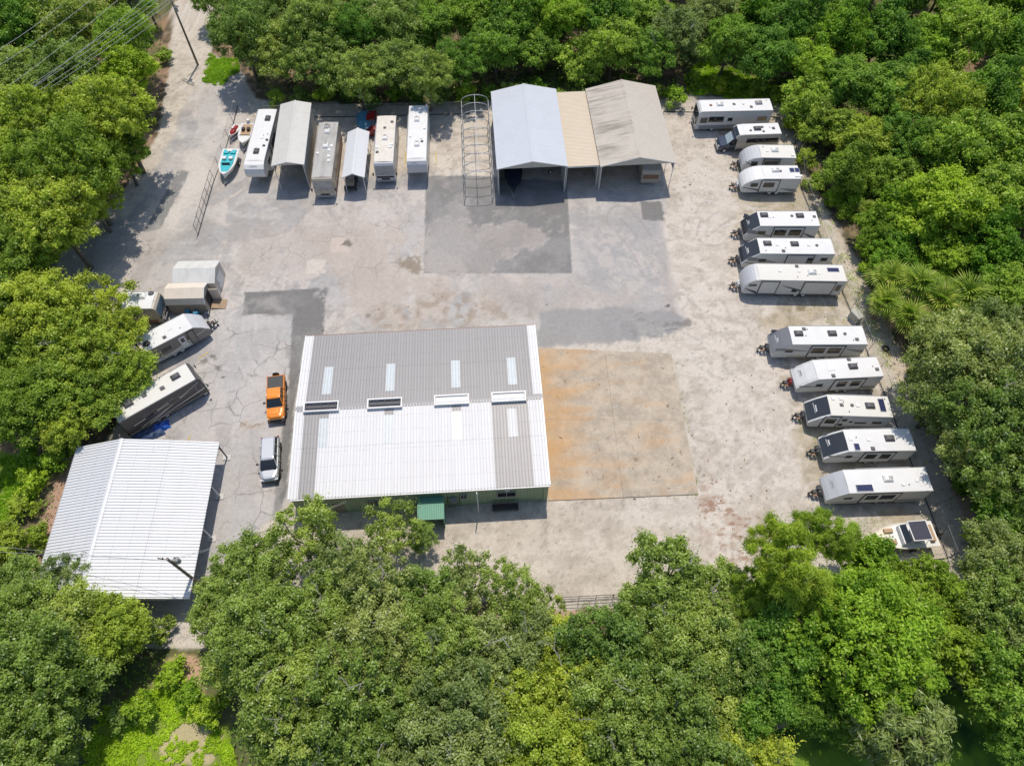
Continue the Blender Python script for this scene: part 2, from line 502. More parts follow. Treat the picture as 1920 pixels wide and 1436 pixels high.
# bare soil right of the fence, by the barn and in the lower left clearing
for poly in ([(1470, 180), (1500, 300), (1560, 400), (1640, 560), (1720, 720), (1860, 1010), (1830, 1100), (1700, 1100), (1500, 330), (1440, 200)],
             [(60, 990), (110, 880), (150, 830), (120, 1000), (70, 1080)], [(300, 1240), (380, 1230), (380, 1300), (290, 1290)],
             [(860, 1150), (1130, 1140), (1120, 1250), (880, 1230)], [(1240, 190), (1480, 178), (1500, 215), (1240, 200)]):
    lay(sm(sdf(PXg, PYg, poly) + wob * 18 + wob2 * 8, -6, 8), (0.40, 0.27, 0.20))
for poly in ([(1520, 360), (1560, 400), (1600, 500), (1700, 720), (1680, 740), (1590, 540)],):
    lay(sm(sdf(PXg, PYg, poly) + wob * 14 + wob2 * 12, 0, 8) * 0.8, (0.34, 0.31, 0.16))
lay(sm(sdf(PXg, PYg, [(1495, 340), (1530, 345), (1590, 450), (1650, 575), (1725, 740), (1805, 955), (1840, 1070), (1770, 1075), (1743, 957), (1655, 741), (1575, 545)]) + wob * 12 + wob2 * 8, -4, 6) * .85, (0.52, 0.46, 0.39))
# the gravel yard
sd_y = sdf(PXg, PYg, YARD)
yard = sm(sd_y + wob * 6 + wob2 * 3, -3, 4)
lay(yard, (0.545, 0.495, 0.43))
lay(yard * sm(n_big, 0.4, 0.62) * 0.6, (0.595, 0.55, 0.50))
lay(yard * sm(n_mid, 0.55, 0.72) * 0.35, (0.40, 0.345, 0.29))
lay(yard * sm(n_fine, 0.50, 0.72) * 0.42, (0.32, 0.285, 0.235))
lay(yard * sm(fbm(GX * .5, GY, .8, 441, 6, .65), .53, .62) * .4, (0.38, 0.335, 0.28))
lay(yard * sm(n_grit, 0.66, 0.85) * 0.45, (0.20, 0.18, 0.15))
# greener, darker ground under the parked rows
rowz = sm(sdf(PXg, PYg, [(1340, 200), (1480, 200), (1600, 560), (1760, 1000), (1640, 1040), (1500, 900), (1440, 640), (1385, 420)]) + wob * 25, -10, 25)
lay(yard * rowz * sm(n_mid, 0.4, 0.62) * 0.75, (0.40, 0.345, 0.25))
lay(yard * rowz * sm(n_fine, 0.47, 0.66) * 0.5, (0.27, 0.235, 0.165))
# wheel tracks in the gravel
for pts, w in (([(1270, 560), (1330, 610), (1350, 660), (1345, 700), (1300, 740)], 4), ([(1380, 780), (1395, 830), (1440, 900)], 4), ([(1290, 420), (1300, 600), (1390, 760), (1420, 900)], 16), ([(1350, 300), (1350, 500), (1420, 700), (1490, 900)], 20)):
    lay(yard * (1 - sm(sdline(PXg, PYg, pts) + wob * 5, 0, w)) * 0.28 * sm(n_y, 0.35, 0.6), (0.33, 0.29, 0.245) if w < 10 else (0.53, 0.475, 0.42))
_tr = random.Random(5)
def arc(cx, cy, r, a0, a1, n=14):
    return [(cx + r * math.cos(a0 + (a1 - a0) * k / n), cy + r * .72 * math.sin(a0 + (a1 - a0) * k / n)) for k in range(n + 1)]
TRACKS = []
for k in range(26):
    cx, cy = _tr.uniform(1150, 1650), _tr.uniform(150, 1150)
    r = _tr.uniform(120, 420); a0 = _tr.uniform(0, 6.28)
    TRACKS.append((arc(cx, cy, r, a0, a0 + _tr.uniform(.4, 1.1)), _tr.choice([(0.36, 0.32, 0.285), (0.60, 0.56, 0.53), (0.40, 0.36, 0.33)]), _tr.uniform(.4, .75), 13))
for k in range(22):
    cx, cy = _tr.uniform(500, 1250), _tr.uniform(200, 620)
    r = _tr.uniform(100, 380); a0 = _tr.uniform(0, 6.28)
    TRACKS.append((arc(cx, cy, r, a0, a0 + _tr.uniform(.4, 1.0)), _tr.choice([(0.28, 0.265, 0.255), (0.54, 0.51, 0.49), (0.50, 0.455, 0.42)]), _tr.uniform(.35, .65), 12))
def lay_tracks(mask, sel):
    for pts, c, a, gauge in sel:
        xs, ys = [q[0] for q in pts], [q[1] for q in pts]
        bb = (PXg > min(xs) - 30) & (PXg < max(xs) + 30) & (PYg > min(ys) - 30) & (PYg < max(ys) + 30)
        if not bb.any():
            continue
        m = np.zeros(PXg.shape)
        d = sdline(PXg[bb] + wob[bb] * 3, PYg[bb] + wob[bb] * 3, pts)
        m[bb] = np.maximum(1 - sm(d, 1.2, 3.2), 1 - sm(np.abs(d - gauge * 2), 1.2, 3.2)) * sm(n_y[bb] * .5 + n_fine[bb] * .5, .38, .55)
        lay(mask * m * a, c)
lay_tracks(yard, TRACKS[:26])
# red-brown washouts by the pad corner
redz = sm(sdf(PXg, PYg, [(1290, 930), (1330, 900), (1420, 960), (1480, 1000), (1400, 1090), (1320, 1040)]) + wob * 30, -10, 30)
lay(redz * sm(n_fine, 0.48, 0.66) * .6, (0.43, 0.32, 0.26))
lay(redz * sm(fbm(GX + GY * .4, GY * 2.2, 1.4, 91, 4), 0.58, 0.66) * .8, (0.28, 0.17, 0.115))
# asphalt
sd_a = sdf(PXg, PYg, ASPHALT)
asph = sm(sd_a + wob * 14 + wob2 * 6, -5, 10) * yard
w1, w2 = fbm(GX, GY, .12, 401, 5), fbm(GX, GY, .12, 411, 5)
sw = fbm(GX * .7 + (w1 - .5) * 16, GY + (w2 - .5) * 16, .16, 421, 7, .6)         # swirled dust
sw2 = fbm(GX + (w2 - .5) * 12, GY * .6 + (w1 - .5) * 12, .30, 431, 7, .62)
lay(asph, (0.375, 0.368, 0.364))
lay(asph * sm(n_mid, 0.40, 0.62) * 0.5, (0.32, 0.312, 0.308))
lay(asph * sm(sw, 0.475, 0.56) * 0.8, (0.47, 0.445, 0.425))
lay(asph * sm(sw2, 0.50, 0.57) * 0.65, (0.42, 0.375, 0.34))
lay(asph * sm(sw2, 0.56, 0.60) * 0.6, (0.56, 0.52, 0.485))
lay(asph * sm(n_x, 0.54, 0.68) * 0.45, (0.33, 0.30, 0.28))
lay(asph * sm(n_y, 0.56, 0.7) * 0.45, (0.50, 0.485, 0.47))
lay(asph * sm(n_fine, 0.58, 0.75) * 0.35, (0.25, 0.242, 0.236))
# beige dust spread across the middle of the yard
for poly, c, a in (([(560, 440), (700, 400), (800, 430), (800, 520), (1100, 520), (1260, 470), (1270, 560), (1000, 600), (700, 625), (640, 560)], (0.44, 0.385, 0.34), 0.75),
                   ([(1080, 420), (1230, 430), (1260, 540), (1110, 560)], (0.46, 0.42, 0.38), 0.6),
                   ([(440, 440), (600, 400), (680, 430), (600, 520), (450, 520)], (0.42, 0.375, 0.34), 0.6),
                   (DRIVE_DUST, (0.56, 0.525, 0.49), 0.85)):
    lay(asph * sm(sdf(PXg, PYg, poly) + wob * 30 + wob2 * 10, -14, 22) * a * sm(0.5 * sw2 + 0.5 * n_x, 0.40, 0.54), c)
lay(asph * sm(sdf(PXg, PYg, [(830, 540), (1000, 560), (1010, 600), (720, 622), (690, 590)]) + wob * 25, -10, 20) * sm(n_fine, 0.42, 0.6) * 0.7, (0.31, 0.255, 0.205))
for poly, c, a in (([(1062, 385), (1250, 385), (1244, 430), (1262, 560), (1080, 545)], (0.33, 0.325, 0.325), .8), ([(390, 600), (548, 592), (545, 740), (520, 960), (390, 1080), (350, 900)], (0.45, 0.437, 0.43), .6), ([(880, 520), (1260, 540), (1285, 600), (1010, 640)], (0.36, 0.35, 0.345), .5)):
    lay(asph * sm(sdf(WX, WY, poly), -10, 14) * a * (.55 + .45 * sm(n_mid, .4, .6)), c)
lay(asph * sm(sdf(WX, WY, [(1090, 430), (1150, 420), (1215, 470), (1250, 540), (1170, 560), (1110, 500)]), -8, 10) * .6 * sm(n_fine, .4, .58), (0.50, 0.46, 0.43))
lay_tracks(asph, TRACKS[26:])
# newer, darker asphalt patches with straight saw-cut edges
def patch(poly, c, a=1.0, soft=1.2, wear=0.5):
    m = sm(sdf(PXg, PYg, poly) + wob2 * 1.6 + (n_grit - .5) * 2, -soft, soft) * (1 - .55 * sm(n_x * .5 + n_fine * .5, .55, .68))
    lay(m * a, c)
    lay(m * sm(n_mid, 0.45, 0.68) * wear, tuple(v * 1.45 for v in c))
    lay(m * sm(n_fine, 0.55, 0.72) * 0.3, tuple(v * 0.8 for v in c))
    return m
mA = patch(PATCH_A, (0.215, 0.212, 0.208))
sdA = sdf(WX, WY, DUST_A) + wob2 * 7
lay(mA * sm(sdA, -9, 9) * (.45 + .35 * sm(sw2, .42, .56)), (0.42, 0.385, 0.365))
lay(mA * sm(sdA, -6, -1) * (1 - sm(sdA, 0, 5)) * 0.5 * sm(n_fine, .42, .58), (0.53, 0.49, 0.455))
lay(mA * sm(sdA, -2, 14) * sm(n_x, 0.42, 0.58) * 0.5, (0.31, 0.28, 0.265))
lay(mA * sm(sdf(PXg, PYg, [(800, 420), (850, 385), (880, 400), (880, 480), (810, 505)]) + wob * 24, -10, 18) * 0.6, (0.36, 0.345, 0.33))
patch(PATCH_B, (0.19, 0.187, 0.183))
lay(sm(sdf(PXg, PYg, [(470, 556), (520, 550), (528, 580), (475, 584)]) + wob * 14, -5, 8) * 0.7, (0.36, 0.345, 0.33))
patch(PATCH_C, (0.185, 0.183, 0.18), wear=0.2)
patch(PATCH_D, (0.24, 0.24, 0.238), wear=0.2)
mE = sm(sdf(PXg, PYg, PATCH_E) + wob * 12 + wob2 * 5, -4, 5)
lay(mE * 0.75, (0.275, 0.275, 0.272))
lay(mE * sm(fbm(GX * .6, GY, 1.6, 451, 6, .68), 0.54, 0.63) * sm(PXg, 1130, 1260) * 0.6, (0.15, 0.145, 0.14))
# pale concrete squares let into the asphalt
for poly, c in (([(622, 447), (652, 446), (654, 473), (620, 475)], (0.52, 0.45, 0.40)), ([(578, 488), (612, 486), (608, 512), (574, 514)], (0.56, 0.51, 0.46))):
    lay(sm(sdf(PXg, PYg, poly) + wob2 * 4, -1.5, 1.5) * 0.85, c)
# old oil and leaf stains
for (x, y, r, c, a) in ((652, 458, 9, (0.13, 0.115, 0.095), .8), (765, 495, 26, (0.23, 0.19, 0.14), .8), (1025, 572, 4, (0.06, 0.06, 0.06), .9), (1252, 574, 4, (0.07, 0.06, 0.05), .9),
                        (400, 668, 10, (0.12, 0.11, 0.10), .8), (408, 689, 9, (0.15, 0.135, 0.12), .7), (384, 677, 8, (0.13, 0.12, 0.11), .7), (418, 707, 4, (0.06, 0.05, 0.05), .9), (476, 800, 22, (0.38, 0.29, 0.21), .7), (540, 660, 20, (0.2, 0.19, 0.18), .4),
                        (1500, 578, 12, (0.18, 0.155, 0.09), .8), (1480, 582, 8, (0.22, 0.19, 0.12), .7), (640, 560, 40, (0.46, 0.445, 0.43), .6), (1288, 606, 8, (0.12, 0.115, 0.11), .6), (1275, 608, 14, (0.18, 0.17, 0.16), .45), (690, 592, 8, (.2, .18, .15), .8)):
    q = np.hypot(PXg - x, (PYg - y) * 1.5) + wob * r * 0.8 + wob2 * r * 0.8 + (n_grit - .5) * r * .8
    lay((1 - sm(q, r * 0.45, r)) * a, c)
# weeds and dark washings along the pad's right edge
for (x, y, r) in ((1285, 760, 7), (1293, 782, 10), (1300, 830, 9), (1306, 850, 8), (1312, 880, 8), (1278, 738, 5), (1305, 905, 8)):
    q = np.hypot(PXg - x + wob * 5, (PYg - y) * 0.45) + wob2 * r * 1.1
    lay((1 - sm(q, r * 0.3, r)) * 0.75 * sm(n_fine, .38, .6), (0.17, 0.145, 0.10))
# grass sward under the blades, pale road beyond the top trees
for poly in GRASS.values():
    lay(sm(sdf(PXg, PYg, poly) + wob * 16 + wob2 * 8, -5, 6) * (0.65 + 0.35 * sm(n_mid, 0.35, 0.55)), (0.20, 0.28, 0.04))
lay(sm(sdf(PXg, PYg, [(500, -80), (760, -80), (720, 12), (520, 8)]) + wob * 10, -4, 6) * 0.9, (0.52, 0.46, 0.40))
lay(sm(sdf(WX, WY, [(300, 1350), (340, 1330), (410, 1355), (425, 1450), (330, 1450), (280, 1400)]) + wob2 * 14, 0, 10) * 0.75, (0.52, 0.42, 0.29))
lay(sm(sdf(WX, WY, [(305, 1245), (375, 1232), (392, 1275), (350, 1300), (300, 1290)]) + wob2 * 8, -3, 6) * .9, (0.50, 0.33, 0.23))
# road crack mask: the crazed asphalt left of the building
crack = (sm(sdf(PXg, PYg, [(300, 640), (400, 585), (548, 590), (556, 700), (528, 960), (400, 1060), (290, 830)]) + wob * 12, -6, 10)
         + 0.6 * sm(sdf(PXg, PYg, [(360, 440), (795, 380), (795, 520), (620, 540), (440, 560)]) + wob * 30, -10, 30)) * asph
fm = fbm(GX, GY, 1.1, 131, 3)
# relief: shallow undulation, the pond bowl
gz = (n_big - 0.5) * 0.05 * (1 - asph) + (fm - 0.5) * 0.02 * (1 - asph)
pondm = sm(sdf(PXg, PYg, POND) + wob * 20, -25, 10)
gz = gz - pondm * 0.9
lay(pondm, (0.07, 0.075, 0.04))
gz = np.where((np.abs(GX) > 60) | (GY > 110) | (GY < 0), 0, gz)

def grid_mesh(name, X, Y, Z, col, mask):
    ny, nx = X.shape
    me = bpy.data.meshes.new(name)
    nv = nx * ny
    me.vertices.add(nv)
    me.vertices.foreach_set('co', np.stack([X, Y, Z], -1).reshape(-1).astype(np.float32))
    i = np.arange(nv).reshape(ny, nx)
    q = np.stack([i[:-1, :-1], i[:-1, 1:], i[1:, 1:], i[1:, :-1]], -1).reshape(-1, 4)
    nf = len(q)
    me.loops.add(nf * 4); me.polygons.add(nf)
    me.loops.foreach_set('vertex_index', q.reshape(-1).astype(np.int32))
    me.polygons.foreach_set('loop_start', (np.arange(nf) * 4).astype(np.int32))
    me.polygons.foreach_set('loop_total', np.full(nf, 4, np.int32))
    me.update(calc_edges=True)
    a = me.color_attributes.new('surface', 'FLOAT_COLOR', 'POINT')
    rgba = np.concatenate([col.reshape(-1, 3), mask.reshape(-1, 1)], 1).astype(np.float32)
    a.data.foreach_set('color', rgba.reshape(-1))
    return me
def _ground_mat():
    m, nt, b = newmat('ground_surface')
    at = N(nt, 'Attribute', attribute_name='surface')
    pos = geo_pos(nt)
    g = noise(nt, 9.0, 5, 0.75, pos)
    g2 = noise(nt, 2.2, 4, 0.6, pos)
    vor = N(nt, 'TexVoronoi', feature='F1'); vor.inputs['Scale'].default_value = 5.5
    nt.links.new(pos, vor.inputs['Vector'])
    c = mixc(nt, at.outputs['Color'], (0.5, 0.5, 0.5), 1.0, 'MULTIPLY')
    c = mixc(nt, at.outputs['Color'], ramp(nt, g, 0.3, 0.72, (0.72, 0.72, 0.72), (1.22, 1.21, 1.2)), 1.0, 'MULTIPLY')
    c = mixc(nt, c, ramp(nt, g2, 0.3, 0.7, (0.92, 0.92, 0.92), (1.08, 1.07, 1.06)), 1.0, 'MULTIPLY')
    sp = ramp(nt, vor.outputs['Distance'], 0.10, 0.22, (1, 1, 1, 1), (0, 0, 0, 1))
    spg = ramp(nt, noise(nt, 0.6, 3, 0.6, pos), 0.48, 0.62)
    sm_ = N(nt, 'Math', operation='MULTIPLY'); nt.links.new(sp, sm_.inputs[0]); nt.links.new(spg, sm_.inputs[1])
    sh_ = N(nt, 'Math', operation='MULTIPLY'); nt.links.new(sm_.outputs[0], sh_.inputs[0]); sh_.inputs[1].default_value = 0.55
    c = mixc(nt, c, mixc(nt, (0.16, 0.135, 0.11), (0.66, 0.63, 0.60), vor.outputs['Color']), sh_.outputs[0])
    # cracks: two cell sizes, wandering
    mp = N(nt, 'VectorMath', operation='ADD')
    nz = N(nt, 'TexNoise'); nz.inputs['Scale'].default_value = 0.5; nz.inputs['Detail'].default_value = 4
    nt.links.new(pos, nz.inputs['Vector'])
    sc_ = N(nt, 'VectorMath', operation='SCALE'); sc_.inputs['Scale'].default_value = 1.6
    nt.links.new(nz.outputs['Color'], sc_.inputs[0])
    nt.links.new(pos, mp.inputs[0]); nt.links.new(sc_.outputs[0], mp.inputs[1])
    def lines(scale, w):
        v = N(nt, 'TexVoronoi', feature='DISTANCE_TO_EDGE'); v.inputs['Scale'].default_value = scale
        nt.links.new(mp.outputs[0], v.inputs['Vector'])
        return ramp(nt, v.outputs['Distance'], 0.0, w, (1, 1, 1, 1), (0, 0, 0, 1))
    gate = ramp(nt, noise(nt, 0.28, 2, 0.5, pos), 0.42, 0.56)
    mx = N(nt, 'Math', operation='MULTIPLY')
    nt.links.new(lines(0.42, 0.030), mx.inputs[0]); nt.links.new(gate, mx.inputs[1])
    mf = N(nt, 'Math', operation='MULTIPLY'); nt.links.new(mx.outputs[0], mf.inputs[0]); nt.links.new(at.outputs['Alpha'], mf.inputs[1])
    ms = N(nt, 'Math', operation='MULTIPLY'); nt.links.new(mf.outputs[0], ms.inputs[0]); ms.inputs[1].default_value = 0.62
    c = mixc(nt, c, (0.11, 0.105, 0.10), ms.outputs[0])
    nt.links.new(c, b.inputs['Base Color'])
    b.inputs['Roughness'].default_value = 0.95
    b.inputs['Specular IOR Level'].default_value = 0.15
    bp = N(nt, 'Bump'); bp.inputs['Strength'].default_value = 0.35; bp.inputs['Distance'].default_value = 0.03
    nt.links.new(g, bp.inputs['Height']); nt.links.new(bp.outputs[0], b.inputs['Normal'])
_ground_mat()
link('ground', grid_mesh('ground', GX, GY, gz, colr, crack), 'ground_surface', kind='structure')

# ---- pond
def _pond():
    m, nt, b = newmat('pond_water')
    f = noise(nt, 0.35, 3, 0.5, geo_pos(nt))
    nt.links.new(mixc(nt, (0.03, 0.08, 0.02), (0.16, 0.26, 0.03), ramp(nt, f, 0.4, 0.62)), b.inputs['Base Color'])
    b.inputs['Roughness'].default_value = 0.12
    bp = N(nt, 'Bump'); bp.inputs['Strength'].default_value = 0.05
    nt.links.new(noise(nt, 6, 2, 0.5, geo_pos(nt)), bp.inputs['Height']); nt.links.new(bp.outputs[0], b.inputs['Normal'])
_pond()
_c = [G(x, y) for x, y in ((1400, 1290), (1960, 1290), (1960, 1560), (1400, 1560))]
MB().add([(p.x, p.y, -0.35) for p in (_c[3], _c[2], _c[1], _c[0])], [(0, 1, 2, 3)]).build('water', 'pond_water', kind='structure')

# ---- rust-stained concrete pad beside the workshop, cast in bays
def _slab():
    m, nt, b = newmat('pad_concrete')
    pos = geo_pos(nt)
    base = mixc(nt, (0.485, 0.41, 0.32), (0.35, 0.30, 0.24), ramp(nt, noise(nt, 0.5, 8, 0.72, pos), 0.40, 0.60))
    base = mixc(nt, base, (0.55, 0.48, 0.39), ramp(nt, noise(nt, 0.9, 7, 0.7, pos), 0.56, 0.72, (0, 0, 0, 1), (.7, .7, .7, 1)))
    # rust: heaviest along the workshop wall, fading across the pad
    sx = N(nt, 'SeparateXYZ'); nt.links.new(pos, sx.inputs[0])
    mr = N(nt, 'MapRange'); mr.inputs['From Min'].default_value = 2.5; mr.inputs['From Max'].default_value = 13.0
    mr.inputs['To Min'].default_value = 0.20; mr.inputs['To Max'].default_value = -0.055
    nt.links.new(sx.outputs[0], mr.inputs['Value'])
    mpn = N(nt, 'Mapping'); mpn.inputs['Scale'].default_value = (0.5, 1.3, 1.0)
    nt.links.new(pos, mpn.inputs[0])
    ad = N(nt, 'Math', operation='ADD'); nt.links.new(noise(nt, 0.33, 6, 0.62, mpn.outputs[0]), ad.inputs[0]); nt.links.new(mr.outputs[0], ad.inputs[1])
    base = mixc(nt, base, (0.52, 0.30, 0.13), ramp(nt, ad.outputs[0], 0.47, 0.80, (0, 0, 0, 1), (.85, .85, .85, 1)))
    base = mixc(nt, base, (0.42, 0.20, 0.07), ramp(nt, noise(nt, 1.1, 3, 0.6, pos), 0.66, 0.74, (0, 0, 0, 1), (.6, .6, .6, 1)))
    base = mixc(nt, base, (0.12, 0.09, 0.06), ramp(nt, noise(nt, 1.2, 4, 0.6, pos, 0.8), 0.64, 0.72, (0, 0, 0, 1), (.75, .75, .75, 1)))
    base = mixc(nt, base, ramp(nt, noise(nt, 12, 4, 0.7, pos), 0.3, 0.7, (0.8, 0.8, 0.8), (1.15, 1.15, 1.15)), 1.0, 'MULTIPLY')
    nt.links.new(base, b.inputs['Base Color'])
    b.inputs['Roughness'].default_value = 0.9
_slab()
pad = bpy.data.objects.new('concrete_pad', None); COL.objects.link(pad); pad['kind'] = 'structure'
_p00, _p10, _p11, _p01 = G(1028, 939), G(1309, 927), G(1258, 664), G(1010, 653)
NX, NY = 2, 2
for i in range(NX):
    for j in range(NY):
        def bil(u, v):
            return (_p00 * (1 - u) + _p10 * u) * (1 - v) + (_p01 * (1 - u) + _p11 * u) * v
        e = 0.0005
        q = [bil(i / NX + e, j / NY + e), bil((i + 1) / NX - e, j / NY + e), bil((i + 1) / NX - e, (j + 1) / NY - e), bil(i / NX + e, (j + 1) / NY - e)]
        zt = 0.10 + 0.006 * ((i * 7 + j * 3) % 3)
        MB().add([(p.x, p.y, -0.1) for p in q] + [(p.x, p.y, zt) for p in q], [(0, 3, 2, 1), (4, 5, 6, 7), (0, 1, 5, 4), (1, 2, 6, 5), (2, 3, 7, 6), (3, 0, 4, 7)]).build('concrete_bay', 'pad_concrete', pad)

# ---- worn yellow bay lines
for a, b_ in (((761, 287), (760, 308)), ((817, 284), (818, 307)), ((392, 660), (372, 672)), ((357, 815), (353, 826))):
    A, B = G(*a), G(*b_)
    t = (B - A).normalized(); n_ = Vector((-t.y, t.x, 0)) * 0.06
    MB().add([(A + n_) + Vector((0, 0, .03)), (A - n_) + Vector((0, 0, .03)), (B - n_) + Vector((0, 0, .03)), (B + n_) + Vector((0, 0, .03))], [(0, 1, 2, 3)]).build('parking_line', 'yellow_paint', kind='structure')

# ================================================================== BUILDINGS
def site(name, label, cat, fl_px, z, ang, group=None):
    """empty at the front-left ground corner; local x runs along the front, y to the back"""
    p = G(*fl_px, z)
    return thing(name, label, cat, (p.x, p.y, 0), math.radians(ang), group)

# ---- the workshop: green metal walls, low gable roof of grey and white sheets
MW, MD, ME, MR = 24.13, 18.33, 4.0, 4.66
wk = site('workshop_building', 'large green metal workshop with grey and white ribbed roof and rooftop skylights', 'building', (539.4, 937), ME, 3.5)
I = 0.14
def wall_sheets(parent, x0, y0, x1, y1, z0, z1, mat, pitch=0.3, panel=1.2, gap=None, skip=()):
    L = math.hypot(x1 - x0, y1 - y0); d = Vector(((x1 - x0) / L, (y1 - y0) / L, 0))
    n = max(1, round(L / panel)); w = L / n
    for k in range(n):
        if k in skip:
            continue
        sheet('wall_panel', mat, parent, w, z1 - z0, max(1, round(w / pitch)), (x0 + d.x * w * k, y0 + d.y * w * k, z0), (d.x, d.y, 0), (0, 0, 1), 0.03)
wall_sheets(wk, I, I, MW - I, I, 0.0, ME - 0.06, 'wall_green')
wall_sheets(wk, MW - I, I, MW - I, MD - I, 0.0, ME - 0.06, 'wall_green')
wall_sheets(wk, MW - I, MD - I, I, MD - I, 0.0, ME - 0.06, 'wall_green')
wall_sheets(wk, I, MD - I, I, I, 0.0, ME - 0.06, 'wall_green')
for xg in (I + 0.02, MW - I - 0.02):
    MB().add([(xg, I, ME - 0.08), (xg, MD - I, ME - 0.08), (xg, MD / 2, MR - 0.1)], [(0, 1, 2)]).build('gable_wall', 'wall_green', wk)
sl = math.hypot(MD / 2, MR - ME)
ty, tz = (MD / 2) / sl, (MR - ME) / sl
U = MW / 81.0
def roof_strip(k0, k1, s0, s1, front, mat, name='roof_panel', lift=0.0):
    """one sheet of roofing: ribs k0..k1, from s0 (ridge) to s1 (eave)"""
    w, l = (k1 - k0) * U - 0.006, (s1 - s0) * sl - 0.006
    if front:   # y axis runs up the slope from the eave
        o = (k0 * U + 0.003, MD / 2 - s1 * sl * ty, MR - s1 * sl * tz + lift)
        sheet(name, mat, wk, w, l, k1 - k0, o, (1, 0, 0), (0, ty, tz), 0.065)
    else:
        o = (k1 * U - 0.003, MD / 2 + s1 * sl * ty, MR - s1 * sl * tz + lift)
        sheet(name, mat, wk, w, l, k1 - k0, o, (-1, 0, 0), (0, -ty, tz), 0.065)
FRONT = [(0, 3, 'w'), (3, 5, 'g'), (5, 8, 'g'), (8, 11, 's')] + [(k, k + 3, 'w') for k in range(11, 29, 3)] + [(29, 32, 's')] + [(k, k + 3, 'w') for k in range(32, 50, 3)] + \
        [(50, 51, 'w'), (51, 54, 's'), (54, 57, 'w'), (57, 60, 'w'), (60, 64, 'w'), (64, 66, 'g'), (66, 69, 'g'), (69, 72, 't'), (72, 76, 'g'), (76, 78, 'w'), (78, 81, 'w')]
for a, b_, c in FRONT:
    if c in 'st':
        low = 'roof_white_panel' if c == 's' else 'roof_grey_panel'
        roof_strip(a, b_, 0.0, 0.125, True, 'roof_grey_panel')
        roof_strip(a, b_, 0.125, 0.455, True, 'skylight_panel' if c == 's' else 'roof_white_panel', 'skylight', 0.012)
        roof_strip(a, b_, 0.455, 1.0, True, low)
    else:
        roof_strip(a, b_, 0.0, 0.46, True, 'roof_white_panel' if c == 'w' else 'roof_grey_panel')
        roof_strip(a, b_, 0.46, 1.0, True, 'roof_white_panel' if c == 'w' else 'roof_grey_panel', lift=-0.006)
BACK = [(0, 3, 'w'), (3, 5, 'g'), (5, 8, 'g'), (8, 11, 's')] + [(k, k + 3, 'g') for k in range(11, 29, 3)] + [(29, 32, 's')] + [(k, k + 3, 'g') for k in range(32, 50, 3)] + [(50, 51, 'g'), (51, 54, 's')] + \
       [(k, k + 3, 'g') for k in range(54, 69, 3)] + [(69, 70, 'g'), (70, 73, 's'), (73, 76, 'g'), (76, 78, 'g'), (78, 81, 'w')]
for a, b_, c in BACK:
    if c == 's':
        roof_strip(a, b_, 0.0, 0.17, False, 'roof_grey_panel')
        roof_strip(a, b_, 0.17, 0.54, False, 'skylight_panel', 'skylight', 0.012)
        roof_strip(a, b_, 0.54, 1.0, False, 'roof_grey_panel')
    else:
        for s0, s1, lf in ((0, .5, 0.0), (.5, 1.0, -0.006)):
            roof_strip(a, b_, s0, s1, False, 'roof_white_panel' if c == 'w' else 'roof_grey_panel', lift=lf)
# ridge capping in lengths, four long ridge ventilators (two with the dark throat open)
vents = [(292, True), (702, True), (1155, False), (1517, False)]
vx = [0.105 * MW, 0.36 * MW, 0.63 * MW, 0.862 * MW]
edges = [0.0]
for x in vx:
    edges += [x - 1.75, x + 1.75]
edges.append(MW)
for a, b_ in zip(edges[0::2], edges[1::2]):
    MB().add([(a, MD / 2 - 0.3, MR + 0.03), (b_, MD / 2 - 0.3, MR + 0.03), (b_, MD / 2, MR + 0.075), (a, MD / 2, MR + 0.075), (b_, MD / 2 + 0.3, MR + 0.03), (a, MD / 2 + 0.3, MR + 0.03)],
             [(0, 1, 2, 3), (3, 2, 4, 5)]).build('ridge_cap', 'roof_grey_panel', wk)
for x, (_, dark) in zip(vx, vents):
    b = MB()
    h = 0.34
    yc = MD / 2
    for (x0, x1, y0, y1) in ((x - 1.7, x + 1.7, yc - .55, yc - .42), (x - 1.7, x + 1.7, yc + .42, yc + .55), (x - 1.7, x - 1.57, yc - .42, yc + .42), (x + 1.57, x + 1.7, yc - .42, yc + .42)):
        b.box(x0, x1, y0, y1, MR - 0.1, MR + h)
    v = b.build('ridge_ventilator', 'trim_white', wk)
    if dark:
        prof = [(yc - .36 + .72 * k / 8, MR + 0.02 + 0.26 * math.sin(math.pi * k / 8)) for k in range(9)]
        q = MB()
        q.add([(x - 1.52, y, z) for y, z in prof] + [(x + 1.52, y, z) for y, z in prof], [(k, k + 1, 10 + k, 9 + k) for k in range(8)])
        q.build('damper', 'dark_grey_plastic', v, smooth=True)
        for j in range(5):
            box('damper_bracket', 'black_plastic', v, x - 1.4 + j * .7 - .04, x - 1.4 + j * .7 + .04, yc + .05, yc + .40, MR + .2, MR + .32)
    else:
        q = MB()
        prof = [(yc - .40 + .8 * k / 8, MR + 0.17 + 0.12 * math.sin(math.pi * k / 8)) for k in range(9)]
        q.add([(x - 1.55, y, z) for y, z in prof] + [(x + 1.55, y, z) for y, z in prof], [(k, k + 1, 10 + k, 9 + k) for k in range(8)])
        q.build('ventilator_hood', 'trim_white', v, smooth=True)
box('gutter', 'trim_white', wk, 0, MW, -0.12, 0.02, ME - 0.16, ME - 0.04)
box('gutter', 'copper_brown', wk, 0, MW, MD - 0.02, MD + 0.12, ME - 0.16, ME - 0.04)
